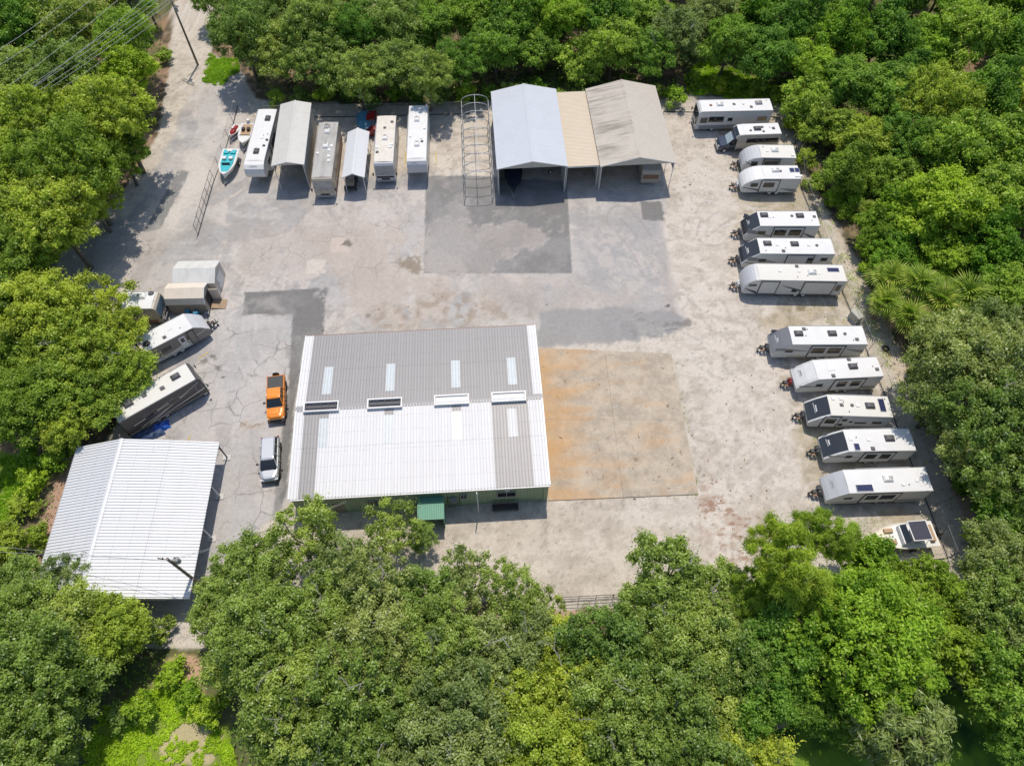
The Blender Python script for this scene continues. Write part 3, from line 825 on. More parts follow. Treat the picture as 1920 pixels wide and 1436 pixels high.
for x0, x1 in ((-0.02, 0.13), (MW - 0.13, MW + 0.02)):
    for s in (1, -1):
        y0, y1 = (0, MD / 2) if s == 1 else (MD, MD / 2)
        MB().add([(x0, y0, ME - .25), (x1, y0, ME - .25), (x1, y1, MR - .25), (x0, y1, MR - .25), (x0, y0, ME + .055), (x1, y0, ME + .055), (x1, y1, MR + .055), (x0, y1, MR + .055)],
                 [(0, 3, 2, 1), (4, 5, 6, 7), (0, 1, 5, 4), (1, 2, 6, 5), (2, 3, 7, 6), (3, 0, 4, 7)]).build('rake_trim', 'trim_white', wk)
MB().tube((MW - 0.5, 0.02, 0.1), (MW - 0.5, 0.02, ME - 0.1), 0.06).build('downspout', 'wall_green', wk)
# front openings
def window(parent, x0, x1, z0, z1, y, mat='glass_dark', fr='grey_plastic', name='window'):
    w = box(name, mat, parent, x0, x1, y - 0.05, y + 0.02, z0, z1)
    b = MB()
    t = 0.07
    b.box(x0 - t, x1 + t, y - 0.08, y, z1, z1 + t).box(x0 - t, x1 + t, y - 0.09, y, z0 - t, z0)
    b.box(x0 - t, x0, y - 0.08, y, z0, z1).box(x1, x1 + t, y - 0.08, y, z0, z1).box((x0 + x1) / 2 - .03, (x0 + x1) / 2 + .03, y - 0.075, y, z0, z1)
    b.build('frame', fr, w)
    return w
window(wk, 19.2, 20.9, 1.7, 2.7, I - 0.03)
window(wk, 15.75, 16.25, 1.9, 2.7, I - 0.03)
window(wk, 7.0, 7.9, 1.4, 2.4, I - 0.03)
d = box('door', 'shed_wall', wk, 3.6, 4.6, I - 0.06, I, 0.05, 2.15); box('handle', 'galvanised', d, 4.42, 4.5, I - 0.12, I - 0.06, 1.0, 1.1)
box('wall_light', 'trim_white', wk, 19.9, 20.3, I - .25, I - 0.03, 3.3, 3.5)
# barred cage with air-conditioner
cg = box('air_conditioner', 'grey_plastic', wk, 14.75, 15.35, I - 0.5, I - 0.03, 1.6, 2.2, bevel=0.03)
bars = MB()
for k in range(7):
    bars.tube((14.5 + .17 * k, I - .6, 1.3), (14.5 + .17 * k, I - .6, 2.5), 0.018, n=4)
for z in (1.3, 1.9, 2.5):
    bars.tube((14.45, I - .6, z), (15.6, I - .6, z), 0.018, n=4)
    for x in (14.45, 15.6):
        bars.tube((x, I - .6, z), (x, I - .03, z), 0.018, n=4)
bars.build('cage', 'dark_steel', cg)
# entrance porch with green ribbed canopy
po = box('porch_wall', 'canopy_green', wk, 11.75, 11.83, -2.0, I - .04, 0.0, 2.5)
box('porch_wall', 'canopy_green', wk, 14.0, 14.08, -2.0, I - .04, 0.0, 2.5)
for k in range(4):
    sheet('canopy_panel', 'canopy_green', wk, 0.62, 2.2, 3, (11.68 + .622 * k, -2.1, 2.52), (1, 0, 0), (0, 1, 0.1), 0.05)
box('fascia', 'canopy_green', wk, 11.66, 14.2, -2.14, -2.1, 2.4, 2.6)
box('door', 'shed_wall', wk, 12.4, 13.4, I - 0.06, I - .001, 0.05, 2.15)
# bench-like planter by the wall, standing pipe, fire bottle at the left wall
o = thing('bench', 'long dark bench against the green front wall beside the standing white pipe', 'bench', wk.matrix_basis @ Vector((19.9, -0.55, 0)), math.radians(3.5))
box('seat', 'dark_steel', o, -1.25, 1.25, -.25, .25, .42, .48, bevel=.01)
box('backrest', 'dark_steel', o, -1.25, 1.25, .22, .28, .5, .85, bevel=.01)
for x in (-1.1, 1.1):
    box('leg', 'dark_steel', o, x - .04, x + .04, -.22, .22, 0, .42)
o = thing('vent_pipe', 'tall thin white pipe standing in front of the green workshop wall', 'pipe', wk.matrix_basis @ Vector((17.3, -0.75, 0)), 0)
MB().tube((0, 0, 0), (0, 0, 4.9), 0.055, n=8).build('shaft', 'trim_white', o)
box('base_plate', 'galvanised', o, -.12, .12, -.12, .12, 0, .03)
MB().tube((0, 0, 3.6), (0, .72, 3.6), 0.02, n=5).tube((0, 0, 1.2), (0, .72, 1.2), 0.02, n=5).build('wall_bracket', 'galvanised', o)
o = thing('floor_jack', 'small red and black jack standing beside the left wall of the workshop', 'tool', wk.matrix_basis @ Vector((-0.55, 15.9, 0)), 1.2)
box('frame', 'red_paint', o, -.5, .45, -.18, .18, .08, .3, bevel=.02)
MB().tube((-.4, 0, .3), (-1.0, 0, .95), 0.035, n=6).build('handle', 'black_plastic', o)
for x, y in ((-.4, -.2), (-.4, .2), (.35, -.2), (.35, .2)):
    MB().tube((x, y - .04, .09), (x, y + .04, .09), 0.09, n=8).build('wheel', 'rubber', o)

# ---- white pole barn, lower left
BW, BD, BE, BR, BX = 13.76, 15.17, 2.8, 4.2, 4.92
bn = site('pole_barn', 'white ribbed-roof pole barn at the lower left with posts on concrete footings', 'building', (53.2, 1134.8), BE, 2.4)
def slope_sheets(parent, xe, ze, xr, zr, D, mat, name='roof_panel', n=17, nrib=3, depth=0.07, y0=0.0):
    """sheets whose ribs run from eave (xe) to ridge (xr); laid side by side along y"""
    L = math.hypot(xr - xe, zr - ze)
    w = D / n
    xd = Vector(((xr - xe) / L, 0, (zr - ze) / L))
    for k in range(n):
        if xr > xe:     # left slope: ribs up-slope = +x, across = -y so the normal points up
            sheet(name, mat, parent, w - .004, L, nrib, (xe, y0 + w * (k + 1) - .002, ze), (0, -1, 0), tuple(xd), depth)
        else:
            sheet(name, mat, parent, w - .004, L, nrib, (xe, y0 + w * k + .002, ze), (0, 1, 0), tuple(xd), depth)
slope_sheets(bn, 0, BE, BX, BR, BD, 'metal_white', n=17)
XB, ZB = 9.4, BR - (BR - BE) * 0.44
slope_sheets(bn, XB, ZB, BX, BR, BD, 'metal_white', n=17)
slope_sheets(bn, BW, BE, XB - 0.1, ZB - 0.012, BD, 'metal_white', n=17)
MB().add([(BX - .22, -.02, BR - .01), (BX, -.02, BR + .07), (BX + .22, -.02, BR + .01), (BX - .22, BD + .02, BR - .01), (BX, BD + .02, BR + .07), (BX + .22, BD + .02, BR + .01)], [(0, 1, 4, 3), (1, 2, 5, 4)]).build('ridge_cap', 'metal_white', bn)
for y in (0.06, BD - 0.06):
    MB().add([(0.1, y, BE - .3), (BW - .1, y, BE - .3), (BW - .1, y, BE - .06), (BX, y, BR - .08), (0.1, y, BE - .06)], [(0, 1, 2, 3, 4)]).build('gable_wall', 'carport_gable', bn)
wall_sheets(bn, 0.15, BD - .1, 0.15, 0.1, 0.0, BE - .1, 'metal_white')
wall_sheets(bn, 0.15, 0.1, BW * 0.62, 0.1, 0.0, BE - .3, 'carport_gable')
for i, y in enumerate((BD - .35, BD * .70, BD * .42, BD * .12)):
    p = MB().tube((BW - .12, y, 0.0), (BW - .12, y, BE - .04), 0.075, n=6).build('post', 'dark_steel' if i == 0 else 'metal_white', bn)
    box('footing', 'conc_block', p, BW - .55, BW + .25, y - .3, y + .3, 0.0, 0.09)
    MB().tube((BW - .15, y, BE - 1.0), (BW - 1.1, y, BE + 0.02), 0.04, n=5).build('brace', 'dark_steel', p)
for y in np.linspace(0.3, BD - .3, 6):
    MB().tube((0.3, y, BE - .12), (BX, y, BR - .14), 0.06, n=4).tube((BX, y, BR - .14), (BW - .2, y, BE - .12), 0.06, n=4).build('rafter', 'galvanised', bn)
MB().box(BW - .16, BW - .06, 0, BD, BE - .2, BE - .07).build('eave_beam', 'metal_white', bn)

# ---- carports along the back fence
def carport(name, label, fl, z, ang, W, D, E, R, roofs, wallm, left='panel', right='panel', back=True, gable=True, nrib=30, posts=6, pw=0.07, kneel=1.0, trim='trim_white'):
    o = site(name, label, 'carport', fl, z, ang)
    for side, mt in ((0, roofs[0]), (1, roofs[1])):
        xe = 0 if side == 0 else W
        slope_sheets(o, xe, E, W / 2, R, D, mt, name='roof_panel', n=max(4, int(D / 1.0)), nrib=4, depth=0.012)
    MB().add([(W / 2 - .15, 0, R + .0), (W / 2, 0, R + .05), (W / 2 + .15, 0, R + .0), (W / 2 - .15, D, R), (W / 2, D, R + .05), (W / 2 + .15, D, R)], [(0, 1, 4, 3), (1, 2, 5, 4)]).build('ridge_cap', roofs[0], o)
    i = 0.15
    for sx, mode in ((i, left), (W - i, right)):
        if mode == 'panel':
            (wall_sheets(o, sx, D - i, sx, i, 0.05, E - .06, wallm) if sx == i else wall_sheets(o, sx, i, sx, D - i, 0.05, E - .06, wallm))
        elif mode == 'half':
            (wall_sheets(o, sx, D - i, sx, i, E - 1.3, E - .06, wallm) if sx == i else wall_sheets(o, sx, i, sx, D - i, E - 1.3, E - .06, wallm))
        for k in range(posts):
            y = i + (D - 2 * i) * k / (posts - 1)
            xx = sx + (0.07 if sx == i else -0.07)
            MB().box(xx - pw / 2, xx + pw / 2, y - pw / 2, y + pw / 2, 0, E - .05).build('post', 'trim_white', o)
    for k in range(posts):
        y = i + (D - 2 * i) * k / (posts - 1)
        MB().tube((i, y, E - .08), (W / 2, y, R - .09), pw / 2, n=4).tube((W / 2, y, R - .09), (W - i, y, E - .08), pw / 2, n=4).build('rafter', 'galvanised', o)
    if gable:
        for y in (i, D - i):
            MB().add([(.05, y, E - .1), (W - .05, y, E - .1), (W - .05, y, E - .03), (W / 2, y, R - .04), (.05, y, E - .03)], [(0, 1, 2, 3, 4)]).build('gable_panel', 'carport_gable', o)
    if back:
        wall_sheets(o, W - i, D - i - .01, i, D - i - .01, 0.05, E - .1, wallm)
    for s in (0, 1):
        xe = -0.02 if s == 0 else W + .02
        MB().add([(xe, -.03, E - .09), (W / 2, -.03, R - .09), (W / 2, -.03, R + .04), (xe, -.03, E + .04), (xe, .0, E - .09), (W / 2, .0, R - .09), (W / 2, .0, R + .04), (xe, .0, E + .04)],
                 [(0, 1, 2, 3), (7, 6, 5, 4), (0, 4, 5, 1), (3, 2, 6, 7), (0, 3, 7, 4), (1, 5, 6, 2)]).build('rake_trim', trim, o)
    return o
cw = carport('metal_carport', 'wide white metal carport with a dark boat parked inside', (931.5, 318), 4.3, 3.7, 8.75, 14.95, 4.3, 5.3, ('carport_white', 'carport_white'), 'carport_gable')
ct = carport('metal_carport', 'wide tan metal carport with dark streaks on its left roof slope', (1125.7, 313), 4.1, 4.0, 9.5, 15.1, 4.1, 5.3, ('carport_tan_stained', 'carport_tan'), 'carport_gable', right='half')
cg_ = carport('motorhome_cover', 'narrow grey metal vehicle cover standing between the white and the grey motorhome', (508.3, 311.7), 4.0, 4.0, 4.05, 11.8, 4.0, 4.5, ('cover_grey', 'cover_grey'), 'carport_gable', left='half', posts=6)
cs = carport('small_carport', 'small low white carport with clutter underneath, narrowest of the row', (640.6, 334), 2.7, 1.8, 2.85, 8.55, 2.7, 3.35, ('metal_white', 'metal_white'), 'metal_white', left='none', right='none', back=False, gable=False, posts=5)
# cream flat roof joining the two wide carports
A = G(1063, 313, 3.9); B = G(1123, 312.5, 3.9)
ln = thing('lean_to_roof', 'flat cream roof joining the wide white and tan carports', 'roof', (A.x, A.y, 0), math.radians(3.9))
Lw, Ld = (B - A).length + .1, 14.4
for k in range(14):
    sheet('roof_panel', 'carport_cream', ln, Ld / 14 - .004, Lw, 4, (Lw, Ld / 14 * k + .002, 3.9), (0, 1, 0), (-1, 0, 0), 0.02)
box('beam', 'trim_white', ln, 0, Lw, 0.0, .1, 3.68, 3.85)
box('beam', 'trim_white', ln, 0, Lw, Ld - .2, Ld - .1, 3.68, 3.85)
for x in (.1, Lw - .1):
    for y in (.3, Ld / 2, Ld - .3):
        box('post', 'trim_white', ln, x - .04, x + .04, y - .04, y + .04, 0, 3.68)
# bare hoop frame left of the white carport
A, B = G(873.5, 370), G(926, 369)
hf = thing('hoop_frame', 'bare galvanised hoop frame of an uncovered carport beside the white carport', 'frame', (A.x, A.y, 0), math.radians(3.6))
hw = (B - A).length
NH = 10
for k in range(NH):
    y = 14.6 * k / (NH - 1)
    pts = [(0, y, 0), (0, y, 3.35)] + [(hw / 2 - hw / 2 * math.cos(math.pi * t / 8), y, 3.35 + 0.85 * math.sin(math.pi * t / 8)) for t in range(1, 8)] + [(hw, y, 3.35), (hw, y, 0)]
    MB().path(pts, [0.045] * len(pts), 6).build('hoop', 'galvanised', hf)
MB().tube((hw / 2, 0, 4.2), (hw / 2, 14.6, 4.2), .035).build('ridge_rail', 'galvanised', hf)
for x in (0, hw):
    MB().tube((x, 0, .06), (x, 14.6, .06), .045).build('base_rail', 'galvanised', hf)
    MB().tube((x, 0, 3.35), (x, 14.6, 3.35), .035).build('eave_rail', 'galvanised', hf)

# ---- two garden sheds at the left
def shed(name, label, fl, z, ang, W, D, prof, roofm, wallm, door):
    """prof: (y, z) outline of the right gable from near eave to far eave; ridge runs along x"""
    o = site(name, label, 'shed', fl, z, ang)
    E = prof[0][1]
    b = MB()
    out = [(.06, 0.06)] + [(max(.06, min(D - .06, y)), zz - .03) for y, zz in prof] + [(D - .06, .06)]
    n = len(out)
    b.add([(.06, y, zz) for y, zz in out] + [(W - .06, y, zz) for y, zz in out], [tuple(range(n)), tuple(range(2 * n - 1, n - 1, -1)), (0, n, n + 1, 1), (n - 2, 2 * n - 2, 2 * n - 1, n - 1), (0, n - 1, 2 * n - 1, n)])
    b.build('wall', wallm, o)
    for i in range(len(prof) - 1):
        (y0, z0), (y1, z1) = prof[i], prof[i + 1]
        L = math.hypot(y1 - y0, z1 - z0)
        for k in range(3):
            w = (W + .1) / 3
            sheet('roof_panel', roofm[i], o, w - .003, L, 5, (-.05 + w * k, y0, z0), (1, 0, 0), (0, y1 - y0, z1 - z0), 0.012)
    for (y0, z0), (y1, z1) in zip(prof[:-1], prof[1:]):
        MB().add([(W - .03, y0, z0 - .1), (W + .05, y0, z0 - .1), (W + .05, y0, z0 + .03), (W - .03, y0, z0 + .03), (W - .03, y1, z1 - .1), (W + .05, y1, z1 - .1), (W + .05, y1, z1 + .03), (W - .03, y1, z1 + .03)],
                 [(0, 1, 2, 3), (7, 6, 5, 4), (0, 4, 5, 1), (3, 2, 6, 7), (1, 5, 6, 2)]).build('rake_trim', 'trim_white', o)
    return o
s1 = shed('garden_shed', 'weathered white garden shed with a pale door in its right gable', (322, 532), 2.4, 1.5, 4.7, 3.4, [(0, 2.3), (1.7, 3.0), (3.4, 2.3)], ['shed_white', 'shed_white'], 'shed_siding', True)
d = box('door', 'shed_white', s1, 4.64, 4.70, .9, 2.5, .1, 2.0); box('handle', 'dark_steel', d, 4.70, 4.76, 1.05, 1.12, 1.0, 1.12)
s2 = shed('garden_shed', 'cream gambrel-roofed shed with an open doorway and a wooden ramp', (310.5, 571), 1.9, 1.5, 4.3, 2.9, [(0, 1.75), (.35, 2.45), (1.45, 2.95), (2.55, 2.45), (2.9, 1.75)], ['shed_siding', 'shed_cream', 'shed_cream', 'shed_siding'], 'shed_wall', True)
d = box('doorway', 'rubber', s2, 4.23, 4.26, .75, 2.0, .12, 1.95)  # near-black panel stands in for the shade inside the open doorway
box('door', 'shed_cream', s2, 4.3, 5.3, 2.02, 2.08, .12, 1.9)
MB().add([(4.3, .7, .02), (5.9, .7, .02), (5.9, 2.0, .02), (4.3, 2.0, .02), (4.3, .7, .22), (5.9, .7, .07), (5.9, 2.0, .07), (4.3, 2.0, .22)],
         [(0, 3, 2, 1), (4, 5, 6, 7), (0, 1, 5, 4), (1, 2, 6, 5), (2, 3, 7, 6), (3, 0, 4, 7)]).build('ramp', 'raw_wood', s2)

# ================================================================== VEHICLES
def wheel(parent, x, y, r=0.36, w=0.22, side=1, rim='rim_white', name='wheel'):
    wl = MB().tube((x, y - w / 2, r), (x, y + w / 2, r), r, n=18).build(name, 'rubber', parent, bevel=0.02)
    yy = y + side * (w / 2 + 0.004)
    MB().tube((x, yy - .01, r), (x, yy + .01, r), r * 0.58, n=14).build('rim', rim, wl)
    return wl
def ac_unit(parent, x, y, z, mat='dark_grey_plastic', L=0.95, W=0.72, h=0.30, name='air_conditioner'):
    b = MB().frustum(x - L / 2, x + L / 2, y - W / 2, y + W / 2, z, z + h * .55, .03, .03).frustum(x - L / 2 + .03, x + L / 2 - .03, y - W / 2 + .03, y + W / 2 - .03, z + h * .55, z + h, .16, .12)
    o = b.build(name, mat, parent, bevel=0.02)
    g = MB()
    for k in range(4):
        g.box(x - L / 2 + .12 + k * .1, x - L / 2 + .16 + k * .1, y - W * .25, y + W * .25, z + h, z + h + .008)
    g.build('grille', 'black_plastic', o)
def vent(parent, x, y, z, mat='white_plastic', s=0.4):
    o = MB().frustum(x - s / 2, x + s / 2, y - s / 2, y + s / 2, z, z + .11, .04, .04).build('roof_vent', mat, parent, bevel=.01)
def rvent(parent, x, y, z, mat='dark_grey_plastic', r=0.2):
    MB().tube((x, y, z), (x, y, z + .12), r, r * .8, n=14).build('round_vent', mat, parent)
def pipe(parent, x, y, z):
    MB().tube((x, y, z), (x, y, z + .12), .05, n=8).build('vent_pipe', 'dark_grey_plastic', parent)
def solar(parent, x, y, z, L=1.5, W=.66):
    f = MB().box(x - L / 2, x + L / 2, y - W / 2, y + W / 2, z + .03, z + .06).build('solar_panel', 'galvanised', parent)
    MB().box(x - L / 2 + .03, x + L / 2 - .03, y - W / 2 + .03, y + W / 2 - .03, z + .055, z + .066).build('cells', 'solar_cells', f)
def skyl(parent, x, y, z, L=.7, W=.45):
    MB().frustum(x - L / 2, x + L / 2, y - W / 2, y + W / 2, z, z + .09, .05, .05).build('roof_skylight', 'white_plastic', parent, bevel=.01)
def prof(kind, L, H, nose, b=0.5):
    """side outline (x, z); index range of the points that carry the front cap"""
    r = L - nose
    if kind == 'rake':
        f = [(r, H), (r + nose * .45, H - (H - 1.3) * .36), (L - nose * .14, 1.62), (L, 1.3), (L - .04, .95), (L - .16, .6), (L - .5, b)]
        return [(.05, b), (0, b + .1), (0, H)] + f, (3, 8)
    if kind == 'round':
        hh = H - 1.0
        f = [(r + nose * math.sin(a), H - hh + hh * math.cos(a)) for a in [math.pi / 2 * k / 7 for k in range(8)]]
        return [(.05, b), (0, b + .1), (0, H)] + f + [(L - .05, .7), (L - .35, b)], (3, 10)
    if kind == 'fifth':
        f = [(r, H), (r + nose * .5, H - .12), (r + nose * .85, H - .45), (L, H - 1.0), (L - .12, 1.75), (L - .35, 1.5), (L - 2.5, 1.42), (L - 2.65, b)]
        return [(.05, b), (0, b + .1), (0, H)] + f, (3, 8)
    if kind == 'bus':
        f = [(r, H), (L - .28, H - .08), (L - .12, H - .35), (L - .02, 1.45), (L, 1.0), (L - .05, .45)]
        return [(.05, .42), (0, .55), (0, H)] + f, (3, 8)
    raise ValueError(kind)

def rv(name, label, cat, front, rear, near, H=2.95, W=2.44, nose=1.2, kind='rake', wall='rv_wall', roof='roof_membrane', cap='cap_black', fixt=(), feats=(), lower=None,
       stripes=(), hitch=True, axles=None, group=None, capw=0.1, emblem=None, rim='rim_white', drop=None):
    A, B = G(*front, H), G(*rear, H)
    d = Vector((A.x - B.x, A.y - B.y, 0)); Lr = d.length; d.normalize()
    L = Lr + nose
    lt = Vector((-d.y, d.x, 0))
    org = Vector((B.x, B.y, 0)) - lt * near * W / 2
    o = thing(name, label, cat, org, math.atan2(d.y, d.x), group)
    pr, (c0, c1) = prof(kind, L, H, nose)
    MB().extrude_y(pr, -W / 2, W / 2).build('body', wall, o, bevel=0.045)
    # roof skin, slightly crowned, with a gutter rail each side
    rr = MB()
    n = 6
    prof_r = [(-W / 2 + .05 + (W - .1) * k / n, H + .012 + .05 * math.sin(math.pi * k / n)) for k in range(n + 1)]
    rr.add([(.04, y, z) for y, z in prof_r] + [(Lr + .02, y, z) for y, z in prof_r], [(k, n + 1 + k, n + 2 + k, k + 1) for k in range(n)])
    rr.build('roof', roof, o)
    rz = H + .05
    for s in (-1, 1):
        box('roof_rail', 'grey_plastic', o, .0, Lr, s * W / 2 - .02, s * W / 2 + .02, H - .07, H + .02)
    # front cap follows the nose
    if cap:
        pts = pr[c0 - 1 if kind == 'rake' else c0:c1]
        if kind == 'rake':
            pts = pr[c0:c1 - 1]
        cb = MB()
        off = 0.012
        m = len(pts)
        ys = [-W / 2 + capw, -W / 2 + capw + .12, W / 2 - capw - .12, W / 2 - capw]
        vs = []
        for i, (x, z) in enumerate(pts):
            for y in ys:
                vs.append((x + off, y, z + off))
        cb.add(vs, [(i * 4 + k, i * 4 + k + 1, (i + 1) * 4 + k + 1, (i + 1) * 4 + k) for i in range(m - 1) for k in range(3)])
        co = cb.build('front_cap', cap, o, smooth=False)
        if emblem:
            # short pale lettering-like dashes and a thin swoosh across the cap
            (x0, z0), (x1, z1) = pts[1], pts[min(2, m - 1)]
            eb = MB()
            er = random.Random(label)
            def pt(y, t):
                return (x0 + (x1 - x0) * t + .022, y, z0 + (z1 - z0) * t + .022)
            yy, tt = -W * er.uniform(.12, .26), er.uniform(.2, .45)
            for k in range(er.randint(4, 6)):
                w_ = er.uniform(.07, .13)
                eb.add([pt(yy, tt), pt(yy + w_, tt + .02), pt(yy + w_, tt + .16), pt(yy, tt + .14)], [(0, 1, 2, 3)])
                yy += w_ + .03
            eb.add([pt(-W * .3, tt + .26), pt(yy + .1, tt + .22), pt(yy + .1, tt + .25), pt(-W * .3, tt + .31)], [(0, 1, 2, 3)])
            eb.build('emblem', emblem, co)
    # sides
    for s in (-1, 1):
        on_near = (s == near)
        yo = s * W / 2
        def panel(nm, x0, x1, z0, z1, t, mat, par=o):
            a, b_ = sorted((yo, yo + s * t))
            return MB().box(x0, x1, a, b_, z0, z1).build(nm, mat, par)
        if lower:
            panel('lower_panel', .1, L - nose - .05 if kind != 'fifth' else L - 2.8, .52, .52 + lower[1], .012, lower[0])
        for (mat, za, zb, th, xa, xb) in stripes:
            # tapering slanted stripe
            x0, x1 = xa * L, xb * L
            z0, z1 = za * H, zb * H
            t = .016
            y1 = yo + s * t
            th *= 1.5
            vv = [(x0, z0 - th / 2), (x1, z1 - .03), (x1, z1 + .03), (x0, z0 + th / 2)]
            MB().add([(x, yo, z) for x, z in vv] + [(x, y1, z) for x, z in vv], [(0, 1, 2, 3), (7, 6, 5, 4), (0, 4, 5, 1), (1, 5, 6, 2), (2, 6, 7, 3), (3, 7, 4, 0)]).build('stripe', mat, o)
        if on_near:
            for ft in feats:
                if ft[0] == 'slide':
                    _, u0, u1, wins = ft[:4]
                    x0, x1 = u0 * L, u1 * L
                    so = panel('slide_out', x0, x1, .72, H - .22, .055, ft[4] if len(ft) > 4 else wall)
                    for xx in (x0, x1):
                        panel('trim', xx - .05, xx + .05, .62, H - .16, .07, 'stripe_dark', so)
                    panel('trim', x0, x1, H - .22, H - .15, .068, 'stripe_dark', so)
                    panel('trim', x0, x1, .64, .72, .068, 'stripe_dark', so)
                    for (a, b_) in wins:
                        wx0, wx1 = x0 + a * (x1 - x0), x0 + b_ * (x1 - x0)
                        w_ = panel('window', wx0, wx1, 1.45, H - .55, .075, 'glass_dark', so)
                elif ft[0] == 'win':
                    _, u0, u1, z0, z1 = ft[:5]
                    w_ = panel('window', u0 * L, u1 * L, z0, z1, .03, ft[5] if len(ft) > 5 else 'glass_dark')
                    panel('frame', u0 * L - .05, u1 * L + .05, z0 - .05, z1 + .05, .018, 'grey_plastic', w_)
                elif ft[0] == 'door':
                    dd = panel('door', ft[1] * L, ft[1] * L + .72, .68, 2.45, .03, ft[2] if len(ft) > 2 else 'rv_wall')
                    panel('window', ft[1] * L + .17, ft[1] * L + .55, 1.6, 2.2, .045, 'glass_dark', dd)
                    panel('handle', ft[1] * L + .6, ft[1] * L + .67, 1.3, 1.42, .07, 'black_plastic', dd)
                elif ft[0] == 'hatch':
                    panel('hatch', ft[1] * L, ft[2] * L, .6, 1.0, .02, ft[3])
        else:
            dd = panel('door', .62 * L, .62 * L + .72, .68, 2.45, .03, wall)
            panel('handle', .62 * L + .6, .62 * L + .67, 1.3, 1.42, .07, 'black_plastic', dd)
            for u in (.2, .42):
                panel('window', u * L, u * L + .95, 1.5, 2.15, .03, 'glass_dark')
            MB().tube((.15 * L, yo + s * .07, H - .12), (.7 * L, yo + s * .07, H - .12), .07, n=8).build('awning', 'grey_plastic', o)
    # rear: bumper, window, lights
    box('rear_bumper', 'dark_steel', o, -.16, -.02, -W / 2 + .1, W / 2 - .1, .45, .57)
    box('window', 'glass_dark', o, -.025, .01, -.5, .5, 1.6, 2.2)
    for y in (-W / 2 + .15, W / 2 - .3):
        box('tail_light', 'lamp_red', o, -.03, .01, y, y + .15, .85, 1.05)
    # roof fixtures: u from the front of the flat roof to the rear, v from the near edge to the far edge
    for fx in fixt:
        k, u, v = fx[:3]
        x = Lr * (1 - u); y = near * (W / 2) * (1 - 2 * v)
        a = fx[3:] 
        {'ac': ac_unit, 'vent': vent, 'rvent': rvent, 'pipe': pipe, 'solar': solar, 'sky': skyl}[k](o, x, y, rz - .02, *a)
    # running gear
    if hitch:
        b = MB()
        for s in (-1, 1):
            b.tube((L - .5, s * .62, .5), (L + .95, 0, .5), .06, n=4)
        b.tube((L + .85, 0, .5), (L + 1.2, 0, .52), .07, n=6)
        b.build('hitch_frame', 'dark_steel', o)
        for s in (-.17, .17):
            MB().tube((L + .22, s, .55), (L + .22, s, 1.05), .155, n=12).tube((L + .22, s, 1.05), (L + .22, s, 1.17), .15, .07, n=12).build('propane_tank', hitch if isinstance(hitch, str) else 'dark_grey_plastic', o)
        MB().tube((L + .95, 0, .06), (L + .95, 0, 1.15), .045, n=8).tube((L + .95, 0, .04), (L + .95, 0, .08), .13, n=10).build('jack', 'black_plastic', o)
        box('battery_box', 'black_plastic', o, L + .5, L + .8, -.18, .18, .56, .82)
        box('tool_tray', 'copper_brown', o, L + .42, L + .78, .22, .42, .52, .66)
    elif kind == 'fifth':
        b = MB()
        for s in (-1, 1):
            b.tube((L - 2.2, s * .9, 0.02), (L - 2.2, s * .9, 1.45), .06, n=6)
        b.tube((L - 1.3, 0, 1.1), (L - 1.3, 0, 1.5), .12, n=8)
        b.build('landing_legs', 'dark_steel', o)
    ax = axles or ((.40 * L - .45, .40 * L + .45))
    for x in ax:
        for s in (-1, 1):
            wheel(o, x, s * (W / 2 - .16), side=s, rim=rim)
    MB().box(.3, (L - .6) if kind != 'fifth' else L - 2.8, -W / 2 + .35, W / 2 - .35, .36, .49).build('chassis', 'dark_steel', o)
    return o, L, Lr
TT = 'travel trailers parked along the right fence'
DG, WP = 'dark_grey_plastic', 'white_plastic'
# --- right row, far to near
def trailer(label, front, rear, H, nose, **kw):
    kw.setdefault('group', TT)
    return rv('travel_trailer', label, 'trailer', front, rear, 1, H=H, nose=nose, **kw)
trailer('small grey-roofed travel trailer with rounded nose directly behind the camper van motorhome', (1428, 296), (1493.7, 297), 2.75, 2.1, kind='round', cap='cap_silver', roof='roof_membrane_cream', wall='rv_wall',
        feats=[('slide', .3, .62, [(.1, .9)], 'rv_wall_taupe'), ('win', .72, .84, 1.5, 2.1)], fixt=[('ac', .42, .55, WP), ('vent', .2, .5), ('pipe', .1, .8), ('vent', .9, .2)],
        stripes=[('stripe_grey', .35, .8, .3, .7, .98)], lower=('stripe_grey', .3))
trailer('white travel trailer with rounded nose and two small solar panels at its rear', (1433.5, 336), (1503, 336), 2.75, 2.5, kind='round', cap='gel_white',
        feats=[('slide', .36, .68, [(.25, .85)]), ('win', .73, .85, 1.5, 2.05)], fixt=[('ac', .35, .6, WP), ('rvent', .48, .55), ('solar', .80, .62, .6, .8), ('solar', .94, .62, .6, .8), ('vent', .88, .2), ('sky', .97, .2)],
        stripes=[('stripe_grey', .3, .42, .35, .02, .3), ('stripe_dark', .33, .5, .16, .66, .98)], hitch='white_plastic')
trailer('travel trailer with black nose and two large side windows, farthest of the three together', (1426, 424.3), (1538.4, 424.3), 2.95, 1.55, kind='rake', cap='cap_black',
        feats=[('slide', .2, .62, [(.07, .46), (.56, .95)]), ('win', .72, .82, 1.6, 2.1)], fixt=[('ac', .10, .70), ('sky', .19, .6, .5, .5), ('rvent', .565, .65), ('ac', .70, .66), ('vent', .94, .6, DG), ('pipe', .88, .35), ('pipe', .25, .55)],
        stripes=[('stripe_grey', .75, .42, .5, .98, .62), ('stripe_blue', .3, .62, .4, .0, .2), ('stripe_grey', .28, .4, .25, .25, .62)], emblem='white_plastic', lower=('stripe_grey', .25))
